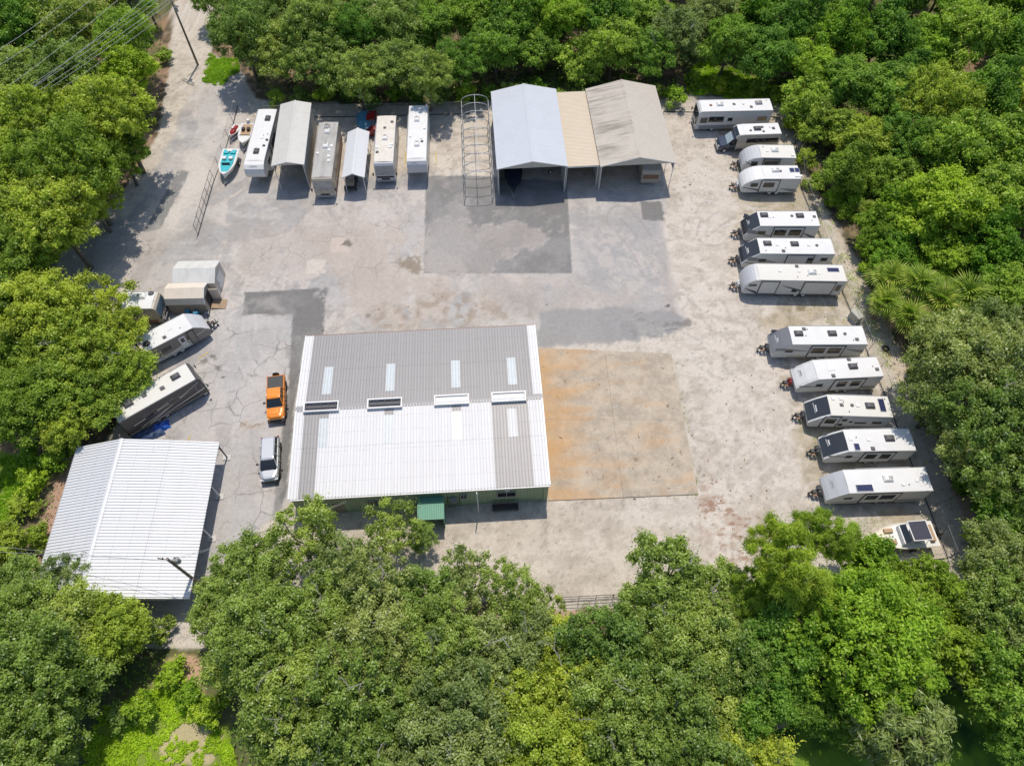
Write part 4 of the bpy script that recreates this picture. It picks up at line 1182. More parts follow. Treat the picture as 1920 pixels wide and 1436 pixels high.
trailer('travel trailer with glossy black nose, middle of the three parked side by side', (1426, 476), (1566.4, 477), 2.95, 1.75, kind='rake', cap='cap_black',
        feats=[('slide', .22, .52, [(.02, .22)]), ('win', .06, .13, 1.75, 2.3), ('win', .74, .82, 1.55, 2.05), ('hatch', .36, .42, 'stripe_dark')],
        fixt=[('ac', .12, .62), ('vent', .25, .55), ('ac', .485, .6), ('vent', .67, .55), ('rvent', .78, .52), ('vent', .315, .17, DG), ('pipe', .08, .18), ('pipe', .35, .35)],
        stripes=[('stripe_grey', .72, .5, .5, .95, .6), ('stripe_dark', .28, .5, .22, .6, .98), ('stripe_grey', .3, .4, .25, .02, .5)], emblem='white_plastic')
trailer('long dusty cream-roofed travel trailer with a solar panel, nearest of the three together', (1425, 525.4), (1588.6, 528), 2.95, 1.5, kind='round', cap='cap_silver', roof='roof_membrane_cream',
        feats=[('slide', .10, .41, []), ('slide', .66, .84, []), ('win', .03, .075, 1.3, 2.3), ('win', .45, .5, 1.0, 1.4), ('win', .88, .95, 1.9, 2.2)],
        fixt=[('ac', .62, .5, WP), ('solar', .87, .66, 1.35, .62), ('vent', .25, .55), ('vent', .47, .55), ('vent', .46, .85, DG), ('sky', .70, .45, .4, .4), ('pipe', .56, .3), ('pipe', .44, .2)],
        stripes=[('stripe_dark', .42, .7, .2, .42, .62), ('stripe_grey', .3, .62, .3, .12, .4), ('stripe_dark', .25, .5, .25, .85, .98)], hitch='white_plastic')
trailer('long travel trailer with dark grey wraparound nose, next below the grey cabinet', (1486.7, 646.4), (1627.7, 646), 2.95, 1.75, kind='rake', cap='cap_grey', capw=.02,
        feats=[('slide', .23, .60, [(.08, .46), (.55, .95)], 'rv_wall'), ('win', .78, .86, 1.55, 2.0, 'glass_dark')], fixt=[('ac', .11, .57), ('ac', .56, .57), ('rvent', .73, .55), ('vent', .2, .82, DG), ('vent', .87, .26, DG), ('pipe', .24, .8), ('pipe', .2, .45), ('pipe', .82, .22)],
        stripes=[('stripe_grey', .7, .6, .35, .98, .62), ('stripe_grey', .55, .7, .4, .0, .2)], emblem='white_plastic', lower=('rv_wall_tan', .3))
trailer('white-nosed travel trailer with curved front outline parked below the dark grey nosed one', (1534.7, 712), (1657.8, 705.6), 2.95, 1.75, kind='rake', cap='gel_white', capw=.25,
        feats=[('slide', .2, .58, [(.12, .42), (.56, .86)]), ('win', .70, .78, 1.55, 2.05)], fixt=[('sky', .24, .5, .8, .55), ('ac', .58, .55), ('vent', .93, .35, DG), ('vent', .24, .15, DG), ('vent', .56, .92, DG), ('pipe', .66, .7), ('pipe', .88, .5)],
        stripes=[('stripe_grey', .3, .42, .22, .02, .6), ('stripe_grey', .6, .5, .2, .98, .66)], emblem='stripe_grey', lower=('rv_wall_cream', .25), hitch='red_paint')
trailer('cream-roofed travel trailer with black nose and crosswise solar panel', (1559, 779), (1675.3, 782.7), 2.95, 1.75, kind='rake', cap='cap_black', roof='roof_membrane_cream', capw=.2,
        feats=[('slide', .64, .84, [(.2, .85)]), ('win', .54, .6, 1.9, 2.35), ('win', .56, .61, .95, 1.35), ('win', .28, .42, 1.55, 1.75), ('win', .09, .2, 1.6, 1.95), ('win', .46, .5, 1.7, 1.9)],
        fixt=[('vent', .08, .8), ('vent', .21, .8), ('vent', .2, .5, DG), ('rvent', .37, .5), ('vent', .46, .5), ('ac', .66, .5), ('solar', .86, .55, .62, 1.5), ('pipe', .24, .65), ('pipe', .93, .85), ('pipe', .3, .2)],
        stripes=[('stripe_grey', .25, .32, .25, .04, .6)], emblem='white_plastic', lower=('stripe_grey', .22))
trailer('black-nosed travel trailer with small front solar panel, second above the motorboat', (1592.4, 846.9), (1718.8, 844.8), 2.95, 1.85, kind='rake', cap='cap_black', capw=.2,
        feats=[('slide', .22, .58, [(.1, .42), (.56, .9)]), ('win', .70, .77, 1.6, 2.1)], fixt=[('vent', .07, .55), ('solar', .13, .2, .55, .75), ('vent', .33, .52), ('ac', .65, .55), ('pipe', .16, .62), ('vent', .36, .12, DG)],
        stripes=[('stripe_grey', .28, .34, .25, .02, .62), ('stripe_grey', .7, .55, .2, .98, .6)], emblem='white_plastic', lower=('stripe_grey', .2))
trailer('white travel trailer with silver nose and front solar panel, nearest the motorboat', (1593.4, 925.2), (1750.8, 920), 2.95, 1.6, kind='rake', cap='cap_silver', capw=.02,
        feats=[('slide', .30, .66, [(.12, .52), (.6, .92)]), ('win', .76, .84, 1.6, 1.95)], fixt=[('solar', .19, .2, 1.6, .7), ('ac', .5, .55, WP), ('rvent', .66, .3, WP), ('vent', .84, .45), ('sky', .95, .35, .7, .5), ('pipe', .1, .22), ('pipe', .73, .28)],
        stripes=[('stripe_grey', .3, .32, .2, .02, .95)], emblem='grey_plastic', lower=('rv_wall_cream', .22))
# --- motorhomes
def windshield(o, L, H, W, z0=1.45, z1=None, sl=.1, mat='glass_dark'):
    z1 = z1 or H - .38
    MB().add([(L + .0, -W / 2 + .12, z0), (L + .0, W / 2 - .12, z0), (L - sl + .01, W / 2 - .14, z1), (L - sl + .01, -W / 2 + .14, z1)], [(0, 1, 2, 3)]).build('windscreen', mat, o)
    for s in (-1, 1):
        b = MB().tube((L - .1, s * (W / 2), 1.9), (L + .18, s * (W / 2 + .22), 1.9), .025, n=5).box(L + .12, L + .24, s * (W / 2 + .22) - .1, s * (W / 2 + .22) + .1, 1.6, 2.0)
        b.build('mirror', 'black_plastic', o)
        box('headlight', 'lamp_clear', o, L - .06, L + .02, s * (W / 2 - .38) - .17, s * (W / 2 - .38) + .17, .75, .95)
    box('front_bumper', 'grey_plastic', o, L - .12, L + .06, -W / 2 + .06, W / 2 - .06, .42, .66, bevel=.02)
    box('grille', 'black_plastic', o, L - .04, L + .015, -.5, .5, .72, .95)
    MB().tube((L + .02, -.5, z0 + .05), (L - .02, .05, z0 + .5), .015, n=4).tube((L + .02, .5, z0 + .05), (L - .02, -.05 + .3, z0 + .5), .015, n=4).build('wiper', 'black_plastic', o)
MH = 'motorhomes in the yard'
o, L, Lr = rv('motorhome', 'long white motorhome with large front side window at the top of the right row', 'motorhome', (1317, 210.2), (1450.5, 207.3), 1, H=3.25, nose=.45, kind='bus', cap=None, wall='rv_wall', hitch=False, group=MH,
   axles=(2.6, 7.6), feats=[('win', .06, .18, 1.7, 2.3, 'seat_tan'), ('win', .52, .58, 1.7, 2.2), ('win', .64, .84, 1.6, 2.4, 'glass_dark'), ('win', .86, .95, 1.5, 2.3)], lower=('stripe_grey', .5),
   fixt=[('ac', .27, .55, WP), ('ac', .82, .6, 'grey_plastic'), ('vent', .47, .55, DG), ('vent', .14, .5, 'copper_brown'), ('vent', .70, .3, DG), ('pipe', .6, .5), ('pipe', .94, .8), ('sky', .6, .6, .5, .4)], stripes=[('stripe_grey', .32, .32, .12, .02, .98)])
windshield(o, L, 3.25, 2.44)
# camper van: cab-over nose on a van chassis
def campervan():
    H, W = 2.85, 2.2
    A, B = G(1388, 254, H), G(1466.4, 251.5, H)
    d = Vector((A.x - B.x, A.y - B.y, 0)); Lr = d.length; d.normalize(); lt = Vector((-d.y, d.x, 0))
    L = Lr + 2.35
    o = thing('camper_van', 'camper van motorhome with dark bonnet and white raised roof near the top of the row', 'motorhome', Vector((B.x, B.y, 0)) - lt * W / 2, math.atan2(d.y, d.x), MH)
    ch = Lr
    pr = [(.05, .45), (0, .6), (0, H), (ch - .6, H), (ch, H - .06), (ch + .35, H - .35), (ch + .38, H - .62), (ch + .1, H - .72), (ch + .1, .45)]
    MB().extrude_y(pr, -W / 2, W / 2).build('body', 'champagne_paint', o, bevel=.05)
    MB().box(.04, ch - .55, -W / 2 + .05, W / 2 - .05, H, H + .03).build('roof', 'roof_membrane', o)
    MB().add([(ch - .6, -W / 2 + .08, H + .012), (ch - .6, W / 2 - .08, H + .012), (ch + .0, W / 2 - .12, H - .045), (ch + .0, -W / 2 + .12, H - .045)], [(0, 1, 2, 3)]).build('cabover_top', 'gel_white', o)
    MB().add([(ch + .02, -W / 2 + .2, H - .06), (ch + .02, W / 2 - .2, H - .06), (ch + .36, W / 2 - .22, H - .34), (ch + .36, -W / 2 + .22, H - .34)], [(0, 1, 2, 3)]).build('cabover_window', 'glass_dark', o)
    w2 = W / 2 - .12
    def ring(x, zt, wt, wb=w2):
        return [(x, -wb, .4), (x, wb, .4), (x, wb, .85), (x, wt, zt), (x, -wt, zt), (x, -wb, .85)]
    MB().loft([ring(ch, 2.1, w2 - .08), ring(ch + .55, 2.05, w2 - .14), ring(ch + 1.25, 1.28, w2 - .06), ring(ch + 2.05, 1.05, w2 - .12), ring(ch + 2.33, .78, w2 - .22, w2 - .12)]).build('cab', 'navy_paint', o, bevel=.03)
    MB().add([(ch + .60, -w2 + .2, 2.01), (ch + .60, w2 - .2, 2.01), (ch + 1.24, w2 - .12, 1.31), (ch + 1.24, -w2 + .12, 1.31)], [(0, 1, 2, 3)]).build('windscreen', 'glass_pale', o)
    for s in (-1, 1):
        y = s * (w2 + .002)
        MB().add([(ch + .15, y, 1.2), (ch + 1.0, y, 1.2), (ch + .55, s * (w2 - .1), 1.9), (ch + .15, s * (w2 - .06), 1.95)], [(0, 1, 2, 3)]).build('side_window', 'glass_dark', o)
        MB().box(ch + 1.2, ch + 1.3, min(s * w2, s * (w2 + .25)), max(s * w2, s * (w2 + .25)), 1.15, 1.45).build('mirror', 'navy_paint', o)
        box('headlight', 'lamp_clear', o, ch + 2.0, ch + 2.3, s * (w2 - .32) - .14, s * (w2 - .32) + .14, .74, .9)
        box('window', 'glass_dark', o, .25, ch * .8, min(s * W / 2, s * (W / 2 + .02)), max(s * W / 2, s * (W / 2 + .02)), 1.55, 2.25)
        box('lower_panel', 'stripe_dark', o, .1, ch - .1, min(s * W / 2, s * (W / 2 + .012)), max(s * W / 2, s * (W / 2 + .012)), .45, .65)
        for x in (ch + 1.45, 1.4):
            wheel(o, x, s * (W / 2 - .17), .34, .24, s)
    box('front_bumper', 'champagne_paint', o, ch + 2.1, ch + 2.42, -w2 + .1, w2 - .1, .35, .7, bevel=.06)
    z = H + .03
    ac_unit(o, ch * .55, .0, z, DG); vent(o, ch * .72, .3, z, DG, .3); vent(o, ch * .42, -.3, z, DG, .35); vent(o, ch * .42, .55, z, DG, .3); vent(o, ch * .16, .0, z, DG, .4); pipe(o, ch * .24, -.2, z)
campervan()

# --- top row: front ends towards the yard (right roof edge is given)
FW = 'fifth_wheel_trailer'
o, L, Lr = rv(FW, 'white fifth-wheel trailer with rounded nose beside the turquoise boat', 'trailer', (495.5, 301), (519.5, 205), 1, H=3.35, W=2.5, nose=1.3, kind='fifth', cap='gel_white', wall='rv_wall', hitch=False, capw=.03,
   feats=[('slide', .3, .6, [(.1, .8)]), ('win', .7, .8, 1.8, 2.4)], fixt=[('ac', .80, .35), ('ac', .16, .5), ('rvent', .27, .2), ('rvent', .38, .12), ('pipe', .47, .35), ('pipe', .49, .15), ('vent', .42, .4)], emblem='stripe_grey', group='fifth-wheel trailers', axles=(3.0, 3.9))
o, L, Lr = rv('motorhome', 'old motorhome with streaky grey roof between the grey cover and small carport', 'motorhome', (622, 332), (634.5, 229), 1, H=3.2, W=2.5, nose=.5, kind='bus', cap=None, wall='rv_wall_tan', roof='roof_membrane_grey', hitch=False, group=MH, axles=(2.4, 7.4),
   feats=[('win', .3, .45, 1.7, 2.3), ('win', .6, .7, 1.7, 2.3), ('win', .85, .94, 1.5, 2.2)], stripes=[('copper_brown', .35, .5, .4, .02, .9)], lower=('copper_brown', .4),
   fixt=[('ac', .90, .55, 'grey_plastic'), ('ac', .82, .52, WP), ('ac', .55, .5, WP), ('vent', .47, .3, WP), ('vent', .36, .28, WP), ('vent', .42, .85, WP), ('vent', .28, .25, WP), ('sky', .55, .2, .5, .4)])
windshield(o, L, 3.2, 2.5, mat='roof_membrane_grey')
o, L, Lr = rv('motorhome', 'grey-fronted motorhome with dusty roof right of the small white carport', 'motorhome', (737.5, 303), (743, 217), 1, H=3.2, W=2.5, nose=.5, kind='bus', cap=None, wall='cap_silver', roof='roof_membrane_dirty', hitch=False, group=MH, axles=(2.2, 6.6),
   feats=[('win', .3, .45, 1.7, 2.3), ('win', .85, .94, 1.5, 2.2)], fixt=[('ac', .50, .5, WP), ('vent', .2, .85, DG), ('vent', .36, .15, WP, .5), ('vent', .30, .2, WP), ('vent', .30, .88, WP), ('vent', .85, .2, DG), ('vent', .72, .55, DG)], stripes=[('stripe_grey', .35, .4, .3, .02, .95)])
windshield(o, L, 3.2, 2.5, mat='grey_plastic')
box('dark_band', 'black_plastic', o, L - .03, L + .012, -1.1, 1.1, 1.0, 1.3)
o, L, Lr = rv(FW, 'tall white fifth-wheel trailer with flat grey nose next to the hoop frame', 'trailer', (799.5, 296.5), (802.5, 198), 1, H=3.5, W=2.5, nose=.75, kind='fifth', cap='cap_silver', wall='rv_wall', hitch=False, capw=.03, group='fifth-wheel trailers',
   feats=[('win', .3, .45, 1.7, 2.3), ('win', .7, .8, 1.8, 2.4)], fixt=[('ac', .72, .55, WP), ('ac', .25, .5, WP), ('vent', .4, .85), ('vent', .36, .3), ('vent', .55, .15), ('rvent', .3, .25)], emblem='stripe_grey', axles=(3.0, 3.9))
# --- left side
o, L, Lr = rv('motorhome', 'white-roofed motorhome half under the big tree with its dark windowed end toward the sheds', 'motorhome', (282.5, 579), (215, 580), -1, H=3.0, W=2.4, nose=.5, kind='bus', cap=None, wall='rv_wall_tan', hitch=False, group=MH, axles=(1.6, 4.6), lower=('copper_brown', .5),
   feats=[('win', .3, .5, 1.6, 2.2)], fixt=[('ac', .35, .7, WP), ('rvent', .12, .88, DG, .35), ('vent', .6, .4)])
windshield(o, L, 3.0, 2.4, mat='glass_blue')
for y in (-.75, .1):
    MB().add([(L + .012, y, .75), (L + .012, y + .16, .75), (L + .012, y + .5, 1.38), (L + .012, y + .34, 1.38)], [(0, 1, 2, 3)]).build('chevron', 'white_plastic', o)
sp = MB().tube((L + .03, .72, 1.05), (L + .24, .72, 1.05), .36, n=18).build('spare_wheel', 'rubber', o, bevel=.03)
o, L, Lr = rv('travel_trailer', 'silver-nosed travel trailer with taupe side, angled below the sheds', 'trailer', (361, 615), (273, 661), -1, H=2.85, nose=1.5, kind='rake', cap='cap_silver', capw=.06, wall='rv_wall_taupe', roof='roof_membrane', group='trailers angled along the left trees', lower=('cap_silver', .55),
   feats=[('door', .50, 'gel_white'), ('win', .62, .72, 1.55, 2.1), ('win', .2, .36, 1.5, 2.1), ('slide', .66, .76, [])], fixt=[('rvent', .9, .4, 'black_plastic', .42), ('vent', .55, .25, DG), ('sky', .38, .5, .6, .18), ('pipe', .2, .3), ('pipe', .7, .7)], stripes=[('stripe_pale', .3, .62, .18, .3, .95)])
o, L, Lr = rv('motorhome', 'long motorhome with dark swirl-striped side, angled above the white pole barn', 'motorhome', (366.5, 711.4), (222, 793), -1, H=3.25, W=2.5, nose=.45, kind='bus', cap=None, wall='rv_wall_dark', roof='roof_membrane_cream', hitch=False, group=MH, axles=(3.0, 3.9, 8.2),
   feats=[('win', .55, .68, 1.7, 2.3), ('win', .25, .4, 1.7, 2.3), ('win', .9, .96, 1.5, 2.3)], fixt=[('ac', .18, .6), ('ac', .80, .55), ('vent', .38, .42, DG, .5), ('vent', .6, .55, DG, .5)],
   stripes=[('stripe_pale', .2, .82, .10, .25, .95), ('stripe_tan', .25, .62, .14, .15, .8), ('stripe_pale', .42, .2, .10, .98, .3), ('stripe_tan', .55, .74, .12, .3, .62), ('stripe_pale', .5, .66, .08, .1, .7)], lower=('stripe_tan', .12))
windshield(o, L, 3.25, 2.5)

# --- parked vehicle in the tan carport: front of a tan camper
o, L, Lr = rv('travel_trailer', 'tan and brown camper standing inside the tan carport', 'trailer', (1239, 318), (1231, 262), 1, H=2.4, W=2.3, nose=.4, kind='bus', cap=None, wall='rv_wall_tan', roof='roof_membrane_cream', hitch=False, axles=(2.4, 3.2), stripes=[('copper_brown', .4, .6, .4, .02, .95)])
box('nose_band', 'copper_brown', o, L - .02, L + .02, -1.0, 1.0, 1.2, 1.8)

# --- cars
def car_ring(x, hw, zb, zs, ht, zt):
    """half-widths: hw at sill/shoulder, ht at top"""
    return [(x, -hw * .94, zb), (x, hw * .94, zb), (x, hw, (zb + zs) / 2), (x, hw * .97, zs), (x, ht, zt), (x, -ht, zt), (x, -hw * .97, zs), (x, -hw, (zb + zs) / 2)]
def car_base(o, body, L, hw, stations, wheels, r):
    MB().loft([car_ring(*s) for s in stations]).build('body', body, o, bevel=.11)
    for x in wheels:
        for s in (-1, 1):
            MB().tube((x, s * (hw - .02) - .02, r + .02), (x, s * (hw - .02) + .02, r + .02), r + .09, n=18).build('wheel_arch', 'black_plastic', o)
            wheel(o, x, s * (hw - .09), r, .24, s, rim='dark_grey_plastic')
def rrect(x0, x1, w0, w1, z, r, n=4):
    """rounded plan outline, half-width w0 at x0 and w1 at x1"""
    out = []
    for cx, cy, a0, sx in ((x0 + r, -(w0 - r), math.pi, 0), (x1 - r, -(w1 - r), 1.5 * math.pi, 1), (x1 - r, w1 - r, 0, 1), (x0 + r, w0 - r, .5 * math.pi, 0)):
        for k in range(n + 1):
            a = a0 + .5 * math.pi * k / n
            out.append((cx + r * math.cos(a), cy + r * math.sin(a), z))
    return out
def lights(o, L, hw, zf, zr):
    for s in (-1, 1):
        box('headlight', 'lamp_clear', o, L - .22, L - .005, s * (hw - .3) - .2, s * (hw - .3) + .2, zf - .08, zf + .08, bevel=.02)
        box('tail_light', 'lamp_red', o, .0, .1, s * (hw - .14) - .1, s * (hw - .14) + .1, zr - .18, zr + .14, bevel=.02)
        MB().tube((L * .63, s * hw * .94, 1.05), (L * .63, s * (hw + .16), 1.08), .03, n=5).box(L * .63 - .07, L * .63 + .07, s * (hw + .17) - .11, s * (hw + .17) + .11, 1.0, 1.2).build('mirror', 'black_plastic', o)
def place_car(name, label, rear, front, z, L):
    A, B = G(*rear, z), G(*front, z)
    d = (B - A); d.normalize()
    c = (A + B) / 2
    return thing(name, label, 'car', (c.x - d.x * L / 2, c.y - d.y * L / 2, 0), math.atan2(d.y, d.x))
L = 5.3; hw = .95
pk = place_car('pickup_truck', 'orange pickup truck with black bed cover parked left of the workshop', (517.6, 703), (516.3, 789), .9, L)
pk['category'] = 'truck'
car_base(pk, 'orange_paint', L, hw, [(0.02, hw * .94, .5, .85, hw * .9, 1.1), (.12, hw, .42, .9, hw * .94, 1.16), (1.75, hw, .38, .95, hw * .94, 1.18), (3.75, hw, .38, .95, hw * .93, 1.16), (4.6, hw * .985, .39, .93, hw * .88, 1.10), (4.95, hw * .95, .4, .89, hw * .83, 1.04), (5.15, hw * .88, .42, .82, hw * .76, .97), (5.27, hw * .76, .46, .74, hw * .64, .86)], (.95, 4.25), .39)
MB().frustum(.16, 1.78, -.82, .82, 1.17, 1.22, .02, .02).build('bed_cover', 'black_plastic', pk)
MB().loft([rrect(1.82, 4.02, .84, .83, 1.12, .16), rrect(1.88, 3.62, .78, .77, 1.45, .16), rrect(1.98, 3.20, .69, .67, 1.75, .16)]).build('glasshouse', 'glass_dark', pk, smooth=False)
MB().loft([rrect(1.95, 3.28, .70, .69, 1.73, .16), rrect(1.98, 3.22, .69, .67, 1.79, .16), rrect(2.1, 3.1, .58, .56, 1.83, .14)]).build('cab_roof', 'orange_paint', pk, smooth=False)
MB().loft([rrect(3.86, 5.18, .82, .70, 1.02, .3), rrect(3.9, 5.10, .78, .64, 1.12, .28), rrect(4.0, 4.9, .60, .50, 1.165, .2)]).build('bonnet', 'orange_paint', pk, smooth=False)
for s in (-1, 1):
    for xa, xb in ((1.84, 2.0), (2.75, 2.8)):
        MB().tube((xa, s * .865, 1.15), (xb, s * .71, 1.77), .05, n=5).build('pillar', 'orange_paint', pk)
    MB().tube((3.93, s * .85, 1.15), (3.24, s * .69, 1.78), .045, n=5).build('pillar', 'orange_paint', pk)
MB().frustum(4.1, 4.9, -.36, .36, 1.15, 1.20, .1, .08).build('bonnet_scoop', 'orange_paint', pk, bevel=.02)
MB().box(3.92, 4.02, -.74, .74, 1.13, 1.172).build('scuttle', 'black_plastic', pk)
for s in (-1, 1):
    for x in (1.85, 2.8, 3.7):
        box('door_seam', 'black_plastic', pk, x - .012, x + .012, min(s * .91, s * .955), max(s * .91, s * .955), .5, 1.05)
    box('side_step', 'black_plastic', pk, 1.8, 3.7, min(s * .88, s * 1.0), max(s * .88, s * 1.0), .34, .42)
    MB().add([(4.05, s * .5 - .012, 1.172), (4.05, s * .5 + .012, 1.172), (4.85, s * .42 + .012, 1.172), (4.85, s * .42 - .012, 1.172)], [(0, 1, 2, 3)]).build('bonnet_crease_shade', 'copper_brown', pk)  # shade of the bonnet creases painted as thin brown lines
box('front_bumper', 'black_plastic', pk, 5.12, 5.42, -.86, .86, .42, .66, bevel=.05)
box('grille', 'black_plastic', pk, 5.2, 5.33, -.55, .55, .66, .86, bevel=.02)
box('rear_bumper', 'dark_steel', pk, -.12, .08, -.85, .85, .48, .66, bevel=.03)
MB().tube((-.06, 0, .95), (-.24, 0, .95), .37, n=18).build('spare_wheel', 'rubber', pk, bevel=.03)
lights(pk, 5.22, hw, .84, .95)
L = 4.75; hw = .94
sv = place_car('sport_utility_car', 'silver estate car with dark windows parked below the orange pickup', (507, 823.5), (504.5, 899), .8, L)
car_base(sv, 'silver_paint', L, hw, [(0.02, hw * .9, .5, .9, hw * .85, 1.05), (.14, hw * .98, .4, .95, hw * .92, 1.12), (1.6, hw, .36, .95, hw * .93, 1.12), (3.35, hw, .36, .93, hw * .92, 1.08), (3.9, hw * .985, .37, .9, hw * .87, 1.03), (4.3, hw * .94, .38, .84, hw * .80, .96), (4.55, hw * .86, .4, .76, hw * .70, .88), (4.72, hw * .70, .45, .67, hw * .54, .76)], (.9, 3.8), .36)
MB().loft([rrect(.10, 3.80, .82, .80, 1.02, .2), rrect(.22, 3.35, .76, .74, 1.32, .2), rrect(.42, 2.80, .65, .63, 1.60, .2)]).build('glasshouse', 'glass_dark', sv, smooth=False)
MB().loft([rrect(.34, 2.86, .67, .65, 1.585, .2), rrect(.38, 2.80, .66, .64, 1.64, .2), rrect(.52, 2.66, .56, .54, 1.68, .18)]).build('roof', 'silver_paint', sv, smooth=False)
MB().loft([rrect(3.60, 4.64, .80, .66, .95, .3), rrect(3.62, 4.58, .76, .60, 1.045, .28), rrect(3.70, 4.40, .62, .50, 1.075, .2)]).build('bonnet', 'silver_paint', sv, smooth=False)
for s in (-1, 1):
    MB().tube((.5, s * .6, 1.72), (2.5, s * .6, 1.72), .022, n=5).build('roof_rack', 'galvanised', sv)
    for (xa, xb) in ((.16, .4), (1.15, 1.2), (2.25, 2.2), (3.57, 2.78)):
        MB().tube((xa, s * .845, 1.08), (xb, s * .67, 1.65), .04, n=5).build('pillar', 'silver_paint', sv)
MB().box(3.70, 3.80, -.72, .72, 1.03, 1.072).build('scuttle', 'black_plastic', sv)
for s in (-1, 1):
    for x in (1.2, 2.2, 3.2):
        box('door_seam', 'black_plastic', sv, x - .012, x + .012, min(s * .90, s * .945), max(s * .90, s * .945), .5, 1.0)
    box('sill_trim', 'black_plastic', sv, .9, 3.9, min(s * .9, s * .95), max(s * .9, s * .95), .36, .48)
box('front_bumper', 'black_plastic', sv, 4.55, 4.82, -.8, .8, .4, .58, bevel=.04)
box('grille', 'black_plastic', sv, 4.66, 4.77, -.45, .45, .58, .7, bevel=.01)
lights(sv, 4.7, hw, .74, 1.0)
L = 4.4; hw = .88
rc = place_car('small_car', 'red car in tree shade behind the small white carport', (695, 218), (697, 242), .8, L)
car_base(rc, 'red_paint', L, hw, [(0.02, hw * .9, .5, .85, hw * .85, .98), (.14, hw * .98, .4, .9, hw * .9, 1.0), (3.2, hw, .36, .88, hw * .9, .98), (4.1, hw * .94, .4, .8, hw * .8, .88), (4.4, hw * .76, .46, .66, hw * .62, .74)], (.85, 3.5), .33)
MB().loft([[(.5, -.78, .98), (.5, .78, .98), (1.0, .6, 1.42), (1.0, -.6, 1.42)], [(3.2, -.78, .97), (3.2, .78, .97), (2.4, .6, 1.42), (2.4, -.6, 1.42)]]).build('glasshouse', 'glass_dark', rc, bevel=.03)
MB().box(.98, 2.42, -.6, .6, 1.40, 1.45).build('roof', 'red_paint', rc, bevel=.03)
lights(rc, 4.35, hw, .7, .85)

# --- boats
def hull_rings(L, W, H, z0=.0, bow=.35, n=12, flare=.78):
    rings = []
    for i in range(n + 1):
        t = i / n
        w = W / 2 * (1 if t < .45 else math.cos((t - .45) / .55 * math.pi / 2) ** .62 * .985 + .015)
        k = z0 + (bow * max(0, t - .5) ** 2 * 2.2)
        top = H + .12 * t * t
        rings.append([(t * L, -w, top), (t * L, -w * flare, k + .28), (t * L, -w * .35, k + .03), (t * L, w * .35, k + .03), (t * L, w * flare, k + .28), (t * L, w, top)])
    return rings
def boat(name, label, loc, ang, L, W, H, hullm, deckm, z0=.45, group=None):
    o = thing(name, label, 'boat', loc, ang, group)
    rg = hull_rings(L, W, H, z0)
    MB().loft(rg, close=True, caps=True).build('hull', hullm, o, smooth=False)
    rim = MB()
    for i in range(len(rg) - 1):
        for s in (0, 5):
            rim.tube(rg[i][s], rg[i + 1][s], .05, n=5)
    rim.tube(rg[0][0], rg[0][5], .05, n=5)
    rim.build('rub_rail', hullm, o)
    return o, rg
def inset(o, name, mat, L, W, H, x0, x1, k, z, n=8):
    """deck or cockpit sole following the hull's plan shape"""
    a, b = [], []
    for i in range(n + 1):
        x = x0 + (x1 - x0) * i / n
        t = x / L
        w = W / 2 * (1 if t < .45 else math.cos((t - .45) / .55 * math.pi / 2) ** .62 * .985 + .015) * k
        a.append((x, -w, z)); b.append((x, w, z))
    m = n + 1
    bb = [(x, y, z - .06) for x, y, z in a + b]
    return MB().add(a + b, [(i, i + 1, m + i + 1, m + i) for i in range(n)]).build(name, mat, o)
def axis_loc(stern, bow, z):
    A, B = G(*stern, z), G(*bow, z)
    d = B - A
    return Vector((A.x, A.y, 0)), math.atan2(d.y, d.x), d.length
def boat_trailer(o, L, W):
    b = MB()
    for s in (-1, 1):
        b.tube((.2, s * .6, .38), (L * .75, s * .5, .38), .05, n=4).tube((L * .75, s * .5, .38), (L + .7, 0, .4), .05, n=4)
    for x in (.6, L * .4):
        b.tube((x, -.8, .36), (x, .8, .36), .05, n=4)
    b.build('trailer_frame', 'galvanised', o)
    for s in (-1, 1):
        wheel(o, L * .35, s * (W / 2 - .05), .3, .18, s)
    MB().tube((L + .5, 0, 0), (L + .5, 0, .5), .04, n=6).build('trailer_jack', 'dark_steel', o)
loc, ang, L = axis_loc((434.5, 281.5), (420, 330), 1.1)
o, rg = boat('speedboat', 'turquoise and white speedboat on a trailer by the driveway fence', loc, ang, L, 2.2, 1.25, 'gel_white', 'turquoise_gel')
inset(o, 'deck', 'turquoise_gel', L, 2.2, 1.25, L * .5, L * .9, .74, 1.36)
inset(o, 'deck', 'gel_white', L, 2.2, 1.25, .05, L * .95, .95, 1.30)
inset(o, 'cockpit', 'turquoise_gel', L, 2.2, 1.25, .3, L * .52, .74, 1.335)
for s in (-1, 1):
    box('seat', 'gel_white', o, L * .36, L * .46, s * .42 - .25, s * .42 + .25, 1.34, 1.62, bevel=.04)
    box('seat', 'turquoise_gel', o, .4, L * .22, s * .45 - .35, s * .45 + .35, 1.34, 1.5, bevel=.04)
MB().tube((L * .56, -.85, 1.36), (L * .62, -.5, 1.6), .02, n=4).tube((L * .62, -.5, 1.6), (L * .62, .5, 1.6), .03, n=4).tube((L * .62, .5, 1.6), (L * .56, .85, 1.36), .02, n=4).build('windscreen_frame', 'black_plastic', o)
MB().add([(L * .62, -.5, 1.6), (L * .62, .5, 1.6), (L * .66, .55, 1.37), (L * .66, -.55, 1.37)], [(0, 1, 2, 3)]).build('windscreen', 'glass_dark', o)
box('engine_cover', 'white_plastic', o, .25, .75, -.35, .35, 1.33, 1.55, bevel=.05)
boat_trailer(o, L, 2.2)
loc, ang, L = axis_loc((466, 232), (455, 270), 1.0)
o, rg = boat('open_boat', 'small white open boat beside the fifth-wheel trailer', loc, ang, L, 1.9, 1.05, 'gel_white', 'gel_white')
